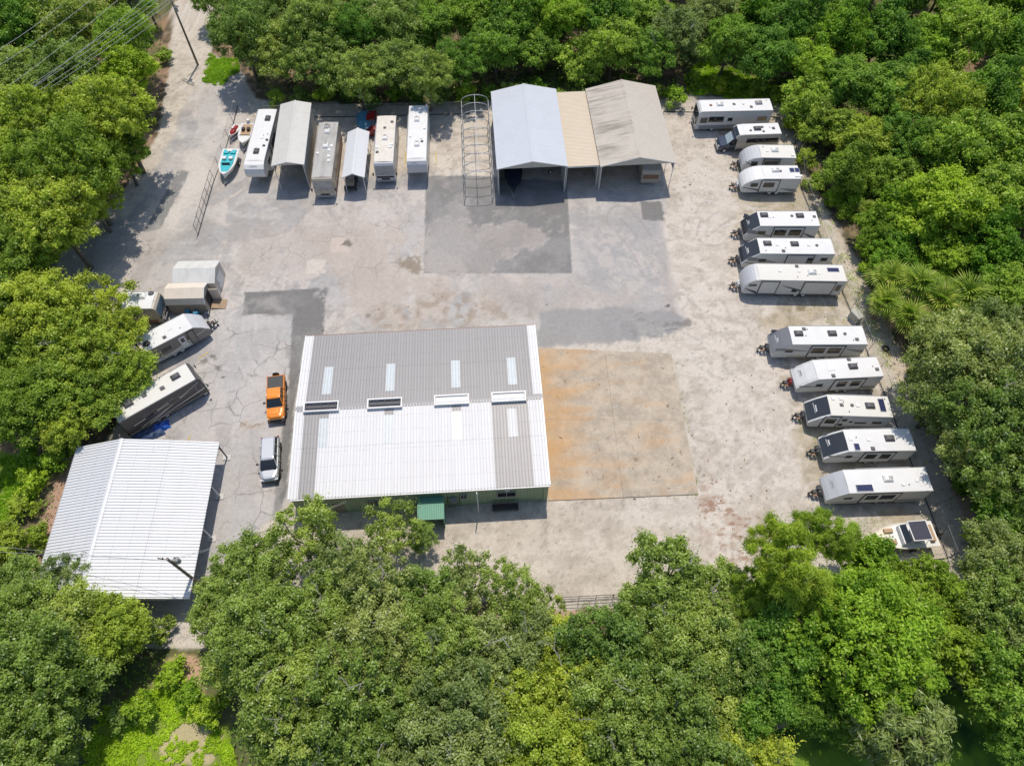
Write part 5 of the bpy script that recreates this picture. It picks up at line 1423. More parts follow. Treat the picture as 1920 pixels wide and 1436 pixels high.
inset(o, 'cockpit', 'seat_tan', L, 1.9, 1.05, .3, L * .7, .7, 1.10)
inset(o, 'deck', 'gel_white', L, 1.9, 1.05, L * .6, L * .95, .9, 1.13)
MB().tube((L * .62, -.7, 1.1), (L * .62, .7, 1.1), .09, n=6).build('strap', 'black_plastic', o)
for s in (-1, 1):
    box('seat', 'black_plastic', o, L * .3, L * .42, s * .35 - .2, s * .35 + .2, 1.1, 1.45, bevel=.04)
box('outboard_motor', 'white_plastic', o, -.4, .0, -.2, .2, .8, 1.5, bevel=.06)
boat_trailer(o, L, 1.9)
loc, ang, L = axis_loc((445.5, 235), (433, 256), .7)
o = thing('jet_ski', 'red and white jet ski on a trailer at the left end of the top row', 'jet ski', loc, ang)
rg = hull_rings(L, 1.15, .75, .35)
MB().loft(rg).build('hull', 'gel_white', o)
MB().loft([[(L * t, -w, .76), (L * t, w, .76), (L * t, w * .6, h), (L * t, -w * .6, h)] for t, w, h in ((.1, .3, .9), (.45, .3, 1.0), (.55, .42, 1.1), (.75, .42, 1.08), (.95, .15, .85))]).build('seat_cowl', 'red_paint', o, bevel=.03)
MB().tube((L * .56, -.4, 1.2), (L * .56, .4, 1.2), .03, n=5).build('handlebar', 'black_plastic', o)
boat_trailer(o, L, 1.2)
# motorboat with a dark hard top, lower right
loc, ang, L = axis_loc((1752, 1001), (1640, 1010), 1.2)
L = max(L, 6.0)
o, rg = boat('motorboat', 'cream motorboat with dark hard top and outboard, lower right by the fence corner', loc, ang, L, 2.45, 1.35, 'boat_cream', 'boat_cream')
inset(o, 'side_deck', 'gel_white', L, 2.45, 1.35, .05, L * .96, .96, 1.40)
inset(o, 'cockpit_sole', 'white_plastic', L, 2.45, 1.35, .3, L * .86, .74, 1.41)
for s in (-1, 1):
    box('bow_seat', 'seat_tan', o, L * .66, L * .80, s * .55 - .2, s * .55 + .2, 1.42, 1.65, bevel=.05)
    box('helm_seat', 'gel_white', o, L * .3, L * .38, s * .45 - .28, s * .45 + .28, 1.42, 1.95, bevel=.05)
    MB().tube((L * .52, s * .85, 1.42), (L * .46, s * .78, 2.6), .03, n=6).tube((L * .2, s * .85, 1.42), (L * .23, s * .78, 2.6), .03, n=6).build('top_support', 'galvanised', o)
box('stern_seat', 'seat_tan', o, .35, .8, -.8, .8, 1.42, 1.75, bevel=.05)
box('console', 'gel_white', o, L * .5, L * .58, -.9, .9, 1.42, 1.9, bevel=.05)
MB().add([(L * .56, -.9, 1.9), (L * .56, .9, 1.9), (L * .50, .8, 2.35), (L * .50, -.8, 2.35)], [(0, 1, 2, 3)]).build('windscreen', 'glass_dark', o)
ht = MB().box(L * .2, L * .5, -.95, .95, 2.6, 2.66).build('hard_top', 'gel_white', o, bevel=.02)
MB().box(L * .215, L * .485, -.87, .87, 2.655, 2.675).build('canvas', 'canvas_navy', ht)
MB().frustum(-.65, -.1, -.25, .25, .95, 1.75, .08, .06).build('outboard_motor', 'black_plastic', o, bevel=.06)
MB().tube((-.35, 0, .3), (-.35, 0, .95), .12, n=8).build('motor_leg', 'black_plastic', o)
boat_trailer(o, L, 2.45)
# dark boat inside the white carport
loc, ang, L = axis_loc((962, 300), (963, 352), 1.0)
L = 5.6
o, rg = boat('ski_boat', 'dark boat with black cover parked nose-out inside the white carport', loc, ang, L, 2.2, 1.2, 'black_plastic', 'black_plastic')
inset(o, 'cover', 'canvas_navy', L, 2.2, 1.2, .05, L * .96, .97, 1.32)
MB().path([(1.6, -1.0, 1.3), (1.9, -.9, 2.4), (1.9, .9, 2.4), (1.6, 1.0, 1.3)], [.045] * 4).build('tow_tower', 'galvanised', o)
box('canopy', 'seat_tan', o, .8, 2.3, -.85, .85, 2.4, 2.46)
boat_trailer(o, L, 2.2)
A = G(1028, 320)
o = thing('bicycle_trailer', 'small grey wheeled frame standing in shade inside the white carport', 'trailer', A, .4)
MB().tube((-.6, -.5, .4), (.6, -.5, .4), .03).tube((-.6, .5, .4), (.6, .5, .4), .03).tube((-.6, -.5, .4), (-.6, .5, .4), .03).tube((.6, -.5, .4), (1.4, 0, .4), .03).tube((.6, .5, .4), (1.4, 0, .4), .03).build('frame', 'galvanised', o)
for s in (-1, 1):
    wheel(o, 0, s * .62, .3, .12, s)
# boat under a blue-grey tarpaulin in the shade
loc, ang, L = axis_loc((682, 215), (684, 246), 1.0)
o, rg = boat('covered_boat', 'boat under a faded blue tarpaulin in the shade behind the small carport', loc, ang, L, 2.0, 1.1, 'grey_plastic', 'tarp_teal')
tp = []
for i in range(9):
    t = i / 8
    w = 1.05 * (1 if t < .45 else math.cos((t - .45) / .55 * math.pi / 2) ** .62 + .02)
    tp.append([(t * L, -w, .95), (t * L, -w * .95, 1.2), (t * L, -w * .3, 1.55 - .25 * t), (t * L, w * .3, 1.55 - .25 * t), (t * L, w * .95, 1.2), (t * L, w, .95)])
MB().loft(tp, close=False, caps=False).build('tarpaulin', 'tarp_teal', o)
boat_trailer(o, L, 2.0)

# ================================================================== YARD THINGS
def fence(label, pts, h=1.9, sp=3.0, group='chain-link fence runs round the yard', barb=True, out=None, mesh=True):
    """chain-link run along ground points: posts, rails, mesh bays, barbed strands on angled arms"""
    W = [Vector((p.x, p.y, 0)) for p in pts]
    o = thing('chain_link_fence', label, 'fence', W[0], 0, group)
    org = W[0]
    for a, b in zip(W[:-1], W[1:]):
        L = (b - a).length
        n = max(1, round(L / sp))
        d = (b - a) / L
        side = Vector((d.y, -d.x, 0)) * (out or 1)
        for k in range(n + 1):
            if k == n and b is not W[-1]:
                continue
            p = a + d * L * k / n - org
            ps = MB().tube(p, p + Vector((0, 0, h)), .03, n=6)
            if barb:
                ps.tube(p + Vector((0, 0, h)), p + Vector((0, 0, h + .3)) + side * .3, .02, n=4)
            ps.build('post', 'fence_steel', o)
            if k < n:
                q = a + d * L * (k + 1) / n - org
                if mesh:
                    MB().add([p + Vector((0, 0, .05)), q + Vector((0, 0, .05)), q + Vector((0, 0, h - .03)), p + Vector((0, 0, h - .03))], [(0, 1, 2, 3)]).build('mesh_bay', 'chain_link', o)
        A, B = a - org, b - org
        MB().tube(A + Vector((0, 0, h)), B + Vector((0, 0, h)), .016, n=5).build('top_rail', 'fence_steel', o)
        MB().tube(A + Vector((0, 0, .06)), B + Vector((0, 0, .06)), .055, n=5).build('base_shadow_bar', 'dark_steel', o)  # dark bar stands in for the fence's bottom edge and its ground shadow
        if barb:
            for k in (1, 2, 3):
                t = .1 * k
                MB().tube(A + Vector((0, 0, h + t)) + side * t, B + Vector((0, 0, h + t)) + side * t, .006, n=3).build('barbed_wire', 'fence_steel', o)
    return o
def GP(*l):
    return [G(x, y) for x, y in l]
fence('chain-link fence running down behind the right row of trailers to the corner post', GP((1487, 222), (1501, 350), (1518, 393), (1579, 545), (1626, 660), (1659, 741), (1743, 957), (1777, 1046)), out=-1)
fence('short chain-link fence closing the lower right corner below the motorboat', GP((1777, 1046), (1700, 1056), (1600, 1070)))
fence('chain-link fence behind the motorhomes left of the hoop frame', GP((500, 222), (690, 219), (880, 214)), h=2.0)
fence('chain-link fence behind the long white motorhome at the upper right', GP((1244, 210), (1300, 211), (1487, 222)), h=1.6, out=-1)
fence('chain-link fence along the driveway beside the turquoise boat', GP((402, 338), (420, 290), (438, 232), (446, 200)), h=1.6, barb=False)
# sliding gates
def gate(label, a, b, h):
    A, B = G(*a), G(*b)
    d = B - A; L = d.length
    o = thing('sliding_gate', label, 'gate', A, math.atan2(d.y, d.x))
    for z in (.12, h * .5, h):
        MB().tube((0, 0, z), (L, 0, z), .03, n=6).build('rail', 'dark_steel', o)
    n = max(2, round(L / 1.6))
    for k in range(n + 1):
        MB().tube((L * k / n, 0, .1), (L * k / n, 0, h), .028, n=6).build('upright', 'dark_steel', o)
    MB().add([(0, 0, .1), (L, 0, .1), (L, 0, h), (0, 0, h)], [(0, 1, 2, 3)]).build('mesh_bay', 'chain_link', o)
    for x in (.05, L - .05):
        wheel(o, x, 0, .1, .06, 1)
    return o
gate('open sliding metal gate across the driveway edge left of the yard', (372, 441), (402, 338), 1.7)
gate('closed metal gate between the trees at the bottom of the gravel yard', (1052, 1128), (1180, 1121), 1.5)

# grey equipment cabinet by the fence
A = G(1600, 600)
o = thing('equipment_cabinet', 'grey steel equipment cabinet standing at the right fence between two trailers', 'cabinet', A, math.radians(-62))
box('plinth', 'conc_block', o, -.75, .75, -.45, .45, 0, .12)
box('body', 'cabinet_grey', o, -.65, .65, -.36, .36, .12, 1.15, bevel=.02)
MB().frustum(-.7, .7, -.41, .41, 1.15, 1.22, .06, .06).build('lid', 'cabinet_grey', o)
d = box('door', 'cabinet_grey', o, -.6, .6, -.385, -.36, .18, 1.1); box('handle', 'dark_steel', d, .4, .46, -.42, -.385, .6, .75)
# barrels, chair and clutter by the sheds
for (x, y, lab) in ((356, 590, 'blue plastic drum nearer the dark motorhome end, left of the two'), (371.5, 594, 'bright blue plastic drum nearer the grey chair, right of the two')):
    A = G(x, y)
    o = thing('plastic_drum', lab, 'drum', A, 0, 'blue drums by the cream shed')
    MB().loft([[(r * math.cos(a), r * math.sin(a), z) for a in [2 * math.pi * k / 16 for k in range(16)]] for r, z in ((.27, 0), (.30, .05), (.30, .3), (.315, .32), (.30, .35), (.30, .6), (.315, .62), (.30, .65), (.30, .86), (.26, .9))]).build('shell', 'blue_barrel', o, smooth=False)
    for s in (-1, 1):
        MB().tube((s * .13, 0, .9), (s * .13, 0, .93), .04, n=8).build('bung', 'white_plastic', o)
A = G(390, 590)
o = thing('garden_chair', 'grey plastic chair standing by the wall of the cream shed', 'chair', A, .2)
box('seat', 'grey_plastic', o, -.25, .25, -.25, .25, .42, .46, bevel=.02)
box('backrest', 'grey_plastic', o, -.25, .25, .22, .27, .46, .95, bevel=.02)
for x in (-.22, .22):
    for y in (-.22, .22):
        box('leg', 'grey_plastic', o, x - .025, x + .025, y - .025, y + .025, 0, .42)
A = G(364, 602)
o = thing('timber_offcut', 'small brown timber board lying by the blue drums', 'board', A, .5)
box('plank', 'raw_wood', o, -.5, .5, -.12, .12, .02, .1); box('plank', 'raw_wood', o, -.4, .5, -.1, .1, .1, .16)
# blue tarpaulin pile between the dark motorhome and the barn
def heap(name, label, cat, px, mat, sx, sy, h, seed, rz=0.0, z=0.0):
    r = random.Random(seed)
    A = G(*px)
    n, m = 12, 9
    vs, fs = [], []
    for j in range(m):
        for i in range(n):
            u, v = i / (n - 1) * 2 - 1, j / (m - 1) * 2 - 1
            e = max(0, 1 - max(abs(u), abs(v)) ** 3)
            vs.append((u * sx + r.uniform(-.06, .06), v * sy + r.uniform(-.06, .06), z + h * e * r.uniform(.55, 1.0) + .015))
    fs = [(j * n + i, j * n + i + 1, (j + 1) * n + i + 1, (j + 1) * n + i) for j in range(m - 1) for i in range(n - 1)]
    o = MB().add(vs, fs).build(name, mat, None)
    o.location = A; o.rotation_euler = (0, 0, rz)
    o['label'] = label; o['category'] = cat
    return o
heap('blue_tarpaulin', 'crumpled bright blue tarpaulin on the ground beside the dark striped motorhome', 'tarpaulin', (300, 802), 'tarp_blue', 1.0, .55, .55, 3, .5)
heap('dark_tarpaulin', 'dark blue tarpaulin heap behind the ridge of the white pole barn', 'tarpaulin', (278, 815), 'tarp_dark', 1.6, .8, .6, 4, .5)
# clutter under the small carport
A = G(660, 344)
o = thing('utility_cart', 'dark cluttered utility cart under the small white carport', 'cart', A, 1.6)
box('tray', 'dark_steel', o, -1.6, .9, -.7, .7, .5, .62); box('crate', 'shed_wall', o, -1.2, -.4, -.5, .5, .62, 1.2); box('box', 'grey_plastic', o, -.2, .6, -.4, .3, .62, 1.0)
for x in (-1.1, .4):
    for s in (-1, 1):
        wheel(o, x, s * .75, .28, .15, s)
MB().tube((.9, 0, .5), (1.9, 0, .8), .03).build('handle', 'galvanised', o)
# loose tyre and debris
for (x, y, lab) in ((1660, 654, 'old black tyre lying beyond the right fence by the soil bank'),):
    A = G(x, y)
    t = MB()
    rings = []
    for k in range(16):
        a = 2 * math.pi * k / 16
        rings.append([((.30 + .1 * math.cos(b)) * math.cos(a), (.30 + .1 * math.cos(b)) * math.sin(a), .1 + .1 * math.sin(b)) for b in [2 * math.pi * j / 8 for j in range(8)]])
    rings.append(rings[0])
    o = t.loft(rings, caps=False).build('tyre', 'rubber', None, smooth=True)
    o.location = A; o['label'] = lab; o['category'] = 'tyre'

# ---- power pole at the driveway, cross-arms and the wires leaving towards the lower left
PB = G(371, 122)
PT = 10.6
o = thing('utility_pole', 'tall wooden power pole with cross-arms beside the driveway', 'utility pole', PB, 0)
MB().tube((0, 0, 0), (0, 0, PT), .17, .11, n=10).build('shaft', 'pole_wood', o)
wd = (G(0, 203, 9.0) - G(300, 8, 9.0)); wd.z = 0; wd.normalize()
ar = Vector((-wd.y, wd.x, 0))
for z, hl in ((PT - .5, 1.3), (PT - 1.5, 1.1)):
    a = MB().tube(ar * hl + Vector((0, 0, z)), -ar * hl + Vector((0, 0, z)), .07, n=4).build('cross_arm', 'pole_wood', o)
    for t in (-.95, -.4, .4, .95):
        MB().tube(ar * hl * t + Vector((0, 0, z + .05)), ar * hl * t + Vector((0, 0, z + .3)), .05, .03, n=6).build('insulator', 'grey_plastic', a)
MB().tube((.25, -.1, 8.2), (.25, -.1, 9.0), .2, n=10).build('transformer', 'cabinet_grey', o)
def wire(label, A, B, sag=1.2, r=.022, n=14):
    org = Vector(A); pts = []
    for k in range(n + 1):
        t = k / n
        p = Vector(A).lerp(Vector(B), t); p.z -= sag * 4 * t * (1 - t)
        pts.append(p - org)
    w = MB().path(pts, [r] * (n + 1), 4).build('overhead_wire', 'wire_metal', None)
    w.location = org
    w['label'] = label; w['category'] = 'wire'; w['group'] = 'overhead wires over the left trees'
    return w
ords = ['nearest the yard', 'second from the yard', 'third from the yard', 'fourth from the yard']
k = 0
for z, hl, ts in ((PT - .2, 1.3, (-.95, -.4, .4, .95)), (PT - 1.2, 1.1, (-.95, .95))):
    for t in ts:
        A = PB + ar * hl * t + Vector((0, 0, z))
        B = A + wd * 62 + Vector((0, 0, 1.0))
        k += 1
        wire('overhead wire leaving the driveway power pole, %s counted from the yard side' % ('first', 'second', 'third', 'fourth', 'fifth', 'sixth')[k - 1], A, B)
for i, (a, b_) in enumerate((((118, 0), (0, 87)), ((150, 9), (0, 117)), ((213, 0), (0, 168)), ((262, 0), (0, 203)))):
    A, B = G(*a, 11.5), G(*b_, 11.0)
    d = (A - B)
    wire('overhead wire crossing the top left corner well above the trees, %s from the corner' % ('first', 'second', 'third', 'fourth')[i], A + d * .4, B - d * .25, .5, .024)
# ---- pole with transformer at the barn
A = G(366, 1088, 2.0)
bp = Vector((A.x, A.y, 0))
o = thing('utility_pole', 'brown power pole with round transformer rising over the barn roof', 'utility pole', bp, 0)
MB().tube((0, 0, 0), (0, 0, 8.1), .15, .12, n=10).build('shaft', 'pole_wood', o)
MB().tube((.34, .2, 6.7), (.34, .2, 7.4), .24, n=12).build('transformer', 'grey_plastic', o)
a = MB().tube((-.9, .15, 7.75), (.6, -.1, 7.75), .05, n=4).build('cross_arm', 'pole_wood', o)
for t in (-.85, -.5, .5):
    MB().tube((t, .12, 7.78), (t, .12, 7.95), .05, n=6).build('insulator', 'black_plastic', a)
for i, dz in enumerate((7.8, 7.4)):
    w = wire('service wire running from the barn pole toward the workshop, %s one' % ('upper', 'lower')[i], bp + Vector((0, 0, dz)), (wk.matrix_basis @ Vector((6.0, .05, 3.2 + .3 * i))), .5, .015)
    w['group'] = 'service wires at the barn pole'
    w = wire('service wire running from the barn pole out over the white roof, %s one' % ('upper', 'lower')[i], bp + Vector((0, 0, dz)), bp + Vector((-24, 1.5 + i, 7.5 - i)), .5, .015)
    w['group'] = 'service wires at the barn pole'

# ================================================================== PLANTS
def leaf_mat(name, c_dark, c_light, c_highlight=None, rough=0.5, trans=0.28):
    m, nt, b = newmat(name)
    at = N(nt, 'Attribute', attribute_name='tint')
    oi = N(nt, 'ObjectInfo')
    sp = N(nt, 'SeparateColor'); nt.links.new(at.outputs['Color'], sp.inputs[0])
    c = mixc(nt, c_dark, c_light, sp.outputs[0])
    c = mixc(nt, c, c_highlight or tuple(min(1, v * 1.5) for v in c_light), ramp(nt, sp.outputs[1], 0.86, 1.0, (0, 0, 0, 1), (.8, .8, .8, 1)))  # pale highlights painted into the colour of random leaves
    hs = N(nt, 'HueSaturation')
    mr = N(nt, 'MapRange'); mr.inputs['To Min'].default_value = 0.470; mr.inputs['To Max'].default_value = 0.512
    nt.links.new(oi.outputs['Random'], mr.inputs['Value']); nt.links.new(mr.outputs[0], hs.inputs['Hue'])
    mv = N(nt, 'MapRange'); mv.inputs['To Min'].default_value = 1.28; mv.inputs['To Max'].default_value = 0.80
    nt.links.new(oi.outputs['Random'], mv.inputs['Value']); nt.links.new(mv.outputs[0], hs.inputs['Value'])
    nt.links.new(c, hs.inputs['Color'])
    nt.links.new(hs.outputs[0], b.inputs['Base Color'])
    b.inputs['Roughness'].default_value = rough
    b.inputs['Specular IOR Level'].default_value = 0.2
    tr = N(nt, 'BsdfTranslucent')
    tc = mixc(nt, hs.outputs[0], (1.05, 1.2, 0.5), 1.0, 'MULTIPLY')
    nt.links.new(tc, tr.inputs['Color'])
    mx = N(nt, 'MixShader'); mx.inputs[0].default_value = trans
    nt.links.new(b.outputs[0], mx.inputs[1]); nt.links.new(tr.outputs[0], mx.inputs[2])
    nt.links.new(mx.outputs[0], nt.nodes['Material Output'].inputs['Surface'])
leaf_mat('leaf_oak', (0.105, 0.189, 0.028), (0.323, 0.456, 0.094), (0.645, 0.729, 0.426), trans=0.4)
leaf_mat('leaf_oak_olive', (0.141, 0.230, 0.021), (0.387, 0.523, 0.065), (0.629, 0.741, 0.243), trans=0.4)
leaf_mat('leaf_oak_grey', (0.137, 0.204, 0.045), (0.386, 0.472, 0.146), (0.697, 0.741, 0.508), trans=0.4)
leaf_mat('leaf_bright', (0.106, 0.240, 0.014), (0.323, 0.524, 0.044), (0.565, 0.691, 0.184), trans=0.4)
leaf_mat('leaf_mid', (0.095, 0.217, 0.022), (0.283, 0.471, 0.059), (0.554, 0.682, 0.228), trans=0.4)
leaf_mat('leaf_lime', (0.153, 0.248, 0.017), (0.364, 0.517, 0.048), (0.572, 0.668, 0.198), trans=0.4)
leaf_mat('leaf_palm', (0.15, 0.26, 0.03), (0.36, 0.49, 0.08), (0.62, 0.62, 0.22), trans=0.4)
leaf_mat('leaf_dry', (0.20, 0.13, 0.07), (0.34, 0.24, 0.14), (0.45, 0.35, 0.22), trans=.1)
leaf_mat('grass_blade', (0.19, 0.38, 0.02), (0.40, 0.66, 0.04), (0.62, 0.70, 0.14), trans=0.4)

def leaf_mesh(name, C, Nrm, Ax, Ln, Wd, t0, t1):
    """one folded diamond per leaf: centres, normals, long axes, lengths, widths, two tints"""
    n = len(C)
    Nrm = Nrm / (np.linalg.norm(Nrm, axis=1, keepdims=True) + 1e-9)
    Ax = Ax - Nrm * (Ax * Nrm).sum(1, keepdims=True)
    Ax = Ax / (np.linalg.norm(Ax, axis=1, keepdims=True) + 1e-9)
    S = np.cross(Nrm, Ax)
    l, w = Ln[:, None] / 2, Wd[:, None] / 2
    V = np.stack([C - Ax * l, C - Ax * l * .1 - S * w + Nrm * w * .35, C + Ax * l, C - Ax * l * .1 + S * w + Nrm * w * .35], 1).reshape(-1, 3)
    me = bpy.data.meshes.new(name)
    me.vertices.add(n * 4)
    me.vertices.foreach_set('co', V.reshape(-1).astype(np.float32))
    me.loops.add(n * 4); me.polygons.add(n)
    me.loops.foreach_set('vertex_index', np.arange(n * 4, dtype=np.int32))
    me.polygons.foreach_set('loop_start', (np.arange(n) * 4).astype(np.int32))
    me.polygons.foreach_set('loop_total', np.full(n, 4, np.int32))
    me.update(calc_edges=True)
    a = me.color_attributes.new('tint', 'FLOAT_COLOR', 'POINT')
    col = np.stack([t0, t1, np.zeros(n), np.ones(n)], 1)
    a.data.foreach_set('color', np.repeat(col, 4, 0).reshape(-1).astype(np.float32))
    me.materials.append(None)
    return me
def unit(v):
    return v / (np.linalg.norm(v, axis=-1, keepdims=True) + 1e-9)
def crown(name, seed, R, flat, nlobe, npuff, nleaf, leaf, puff=(0.28, 0.90), droop=0.0, lobe_r=(.34, .52), gap=.74, needle=False):
    """lobed crown centred on the origin: lobes carry domed leaf clumps with gaps between them; returns mesh and lobe centres"""
    g = np.random.default_rng(seed)
    lobes = []
    tries = 0
    while len(lobes) < nlobe and tries < 4000:
        tries += 1
        a, rr = g.random() * 2 * math.pi, math.sqrt(g.random()) * .70 * R
        z = (g.random() * 1.25 - .55) * R * flat * (1.15 - (rr / R) ** 2)
        c = np.array([rr * math.cos(a), rr * math.sin(a), z])
        r = R * g.uniform(*lobe_r) * (1.1 - .35 * rr / R)
        if all(np.linalg.norm((c - q[0]) * [1, 1, 1.4]) > .60 * (r + q[1]) for q in lobes):
            lobes.append((c, r))
    LC = np.array([q[0] for q in lobes]); LR = np.array([q[1] for q in lobes])
    PC, PD, PR, tries = [], [], [], 0
    while len(PC) < npuff and tries < npuff * 30:
        tries += 1
        i = g.choice(len(lobes), p=LR ** 2 / (LR ** 2).sum())
        d = g.normal(size=3); d[2] = abs(d[2]) * .9 - .4 * g.random(); d /= np.linalg.norm(d)
        pr = g.uniform(*puff)
        q = LC[i] + d * LR[i] * g.uniform(.78, 1.1) * [1, 1, .8]
        if PC and (np.linalg.norm((np.array(PC) - q) * [1, 1, .8], axis=1) < gap * (np.array(PR) + pr)).any():
            continue
        PC.append(q); PD.append(d); PR.append(pr)
    PC, PD, PR = np.array(PC), np.array(PD), np.array(PR)
    npuff = len(PC)
    pt = np.clip(.62 + .32 * g.normal(size=npuff), 0, 1)
    li = g.choice(npuff, nleaf, p=PR ** 2 / (PR ** 2).sum())
    n = len(li)
    # sprays: each clump is stretched along its own shoot, leaves thin out towards the tip
    sh = unit(PD + g.normal(size=(npuff, 3)) * .7 + [0, 0, .25])
    u = g.normal(size=(n, 3)); u[:, 2] = u[:, 2] * .75 + .12
    stray = np.where(g.random(n) < .10, 1.9, 1.0)
    off = u * (PR[li] * .40 * stray)[:, None] + sh[li] * (PR[li] * .9 * (g.random(n) - .35))[:, None]
    C = PC[li] + off
    if droop:
        C[:, 2] -= droop * g.random(n) ** 2
    Nn = unit(u * .42 + np.array([0, -.05, .72]) + g.normal(size=(n, 3)) * .55)
    Ax = unit(u + g.normal(size=(n, 3)) * .7) if not droop else unit(np.array([0, 0, -1.0]) + g.normal(size=(n, 3)) * .35)
    sz = leaf * g.uniform(.65, 1.4, n)
    t0 = np.clip(pt[li] + .2 * g.normal(size=n), 0, 1)
    return leaf_mesh(name, C, Nn, Ax, sz, sz * (.2 if droop else .16 if needle else .58), t0, g.random(n)), lobes
def limbs(seed, lobes, hc, r0, pale=False):
    """trunk up from the ground with a limb curving into each lobe; origin on the ground"""
    r = random.Random(seed)
    b = MB()
    fork = hc * .42
    lean = Vector((r.uniform(-.3, .3), r.uniform(-.3, .3), 0))
    top = lean + Vector((0, 0, fork))
    b.path([(0, 0, -.1), tuple(lean * .4 + Vector((0, 0, fork * .5))), tuple(top)], [r0 * 1.25, r0 * .95, r0 * .8], 8)
    for c, rad in lobes:
        e = Vector((c[0], c[1], c[2] + hc))
        mid = top.lerp(e, .5) + Vector((r.uniform(-.4, .4), r.uniform(-.4, .4), r.uniform(.0, .6)))
        b.path([top, mid, e], [r0 * .55, r0 * .35, r0 * .18], 6)
        for k in range(3):
            q = e + Vector((r.uniform(-1, 1), r.uniform(-1, 1), r.uniform(.1, .9))) * rad * .95
            b.path([mid.lerp(e, .5 + .4 * r.random()), q], [r0 * .16, r0 * .05], 4)
    return b.mesh('trunk')
PROTO = {}
def proto(key, seed, R, flat, nlobe, npuff, nleaf, leaf, hc, r0, bark='bark', **kw):
    me, lobes = crown('crown', seed, R, flat, nlobe, npuff, nleaf, leaf, **kw)
    tm = limbs(seed, lobes, hc, r0)
    tm.materials.append(MATS[bark])
    PROTO.setdefault(key, []).append((me, tm, R, hc))
proto('airy', 13, 3.0, .62, 9, 60, 9500, .20, 5.2, .16, puff=(0.22, 0.69), gap=.80)
proto('airy', 14, 3.0, .66, 8, 52, 9000, .20, 5.2, .16, puff=(0.22, 0.74), gap=.85)
proto('oak_s', 11, 3.0, .62, 9, 95, 18700, .21, 5.2, .17, puff=(0.25, 0.78))
proto('oak_s', 12, 3.0, .66, 8, 85, 17850, .21, 5.0, .17, puff=(0.25, 0.81))
proto('oak_m', 21, 4.4, .62, 13, 190, 38250, .22, 6.4, .24, puff=(0.28, 0.92))
proto('oak_m', 22, 4.4, .58, 14, 175, 36550, .22, 6.2, .24, puff=(0.26, 0.90), gap=.82)
proto('oak_m', 23, 4.4, .66, 11, 180, 37400, .22, 6.6, .24, puff=(0.28, 0.95), gap=.78)
proto('oak_l', 31, 6.4, .55, 20, 330, 68000, .24, 7.4, .34, puff=(0.31, 1.03))
proto('oak_l', 32, 6.4, .60, 17, 310, 66300, .24, 7.4, .34, puff=(0.31, 1.06), gap=.78)
proto('dome_s', 41, 2.6, .75, 8, 75, 11900, .25, 3.4, .12, puff=(0.25, 0.73))
proto('dome_m', 51, 4.2, .74, 15, 180, 32300, .26, 5.6, .2, puff=(0.26, 0.85), lobe_r=(.26, .42))
proto('dome_m', 52, 4.2, .70, 12, 170, 31450, .26, 5.4, .2, puff=(0.26, 0.90), lobe_r=(.28, .46), gap=.78)
proto('dome_l', 61, 6.4, .62, 24, 330, 61200, .27, 7.0, .3, puff=(0.31, 1.01), lobe_r=(.22, .38))
proto('pine_m', 71, 3.6, .9, 18, 85, 30000, .34, 8.2, .2, puff=(0.21, 0.67), gap=.8, lobe_r=(.2, .34), needle=True)
proto('willow', 81, 3.4, .8, 10, 80, 22000, .5, 6.0, .2, puff=(0.25, 0.78), droop=1.6)
proto('bush', 91, 1.3, .7, 5, 22, 3600, .2, 1.0, .05, puff=(0.17, 0.52))
proto('bush', 92, 1.3, .6, 6, 22, 3600, .2, .9, .05, puff=(0.17, 0.52))
PROTO['deadwood'] = []
def dead_branch(seed):
    r = random.Random(seed)
    b = MB()
    def grow(p, d, L, rad, depth):
        pts, rs = [p], [rad]
        for k in range(3):
            d = (d + Vector((r.uniform(-.4, .4), r.uniform(-.4, .4), r.uniform(-.2, .3)))).normalized()
            pts.append(pts[-1] + d * L / 3); rs.append(rad * (1 - .25 * (k + 1)))
        b.path(pts, rs, 4)
        if depth:
            for q in (1, 2, 3):
                grow(pts[q], (d + Vector((r.uniform(-1, 1), r.uniform(-1, 1), r.uniform(-.2, .6)))).normalized(), L * .55, rad * .5, depth - 1)
    grow(Vector((0, 0, 0)), Vector((r.uniform(-1, 1), r.uniform(-1, 1), .5)).normalized(), 1.9, .06, 2)
    me = b.mesh('dead_branch'); me.materials.append(MATS['bark_pale'])
    return me
DEAD = [dead_branch(s) for s in (1, 2, 3)]
TREES = []
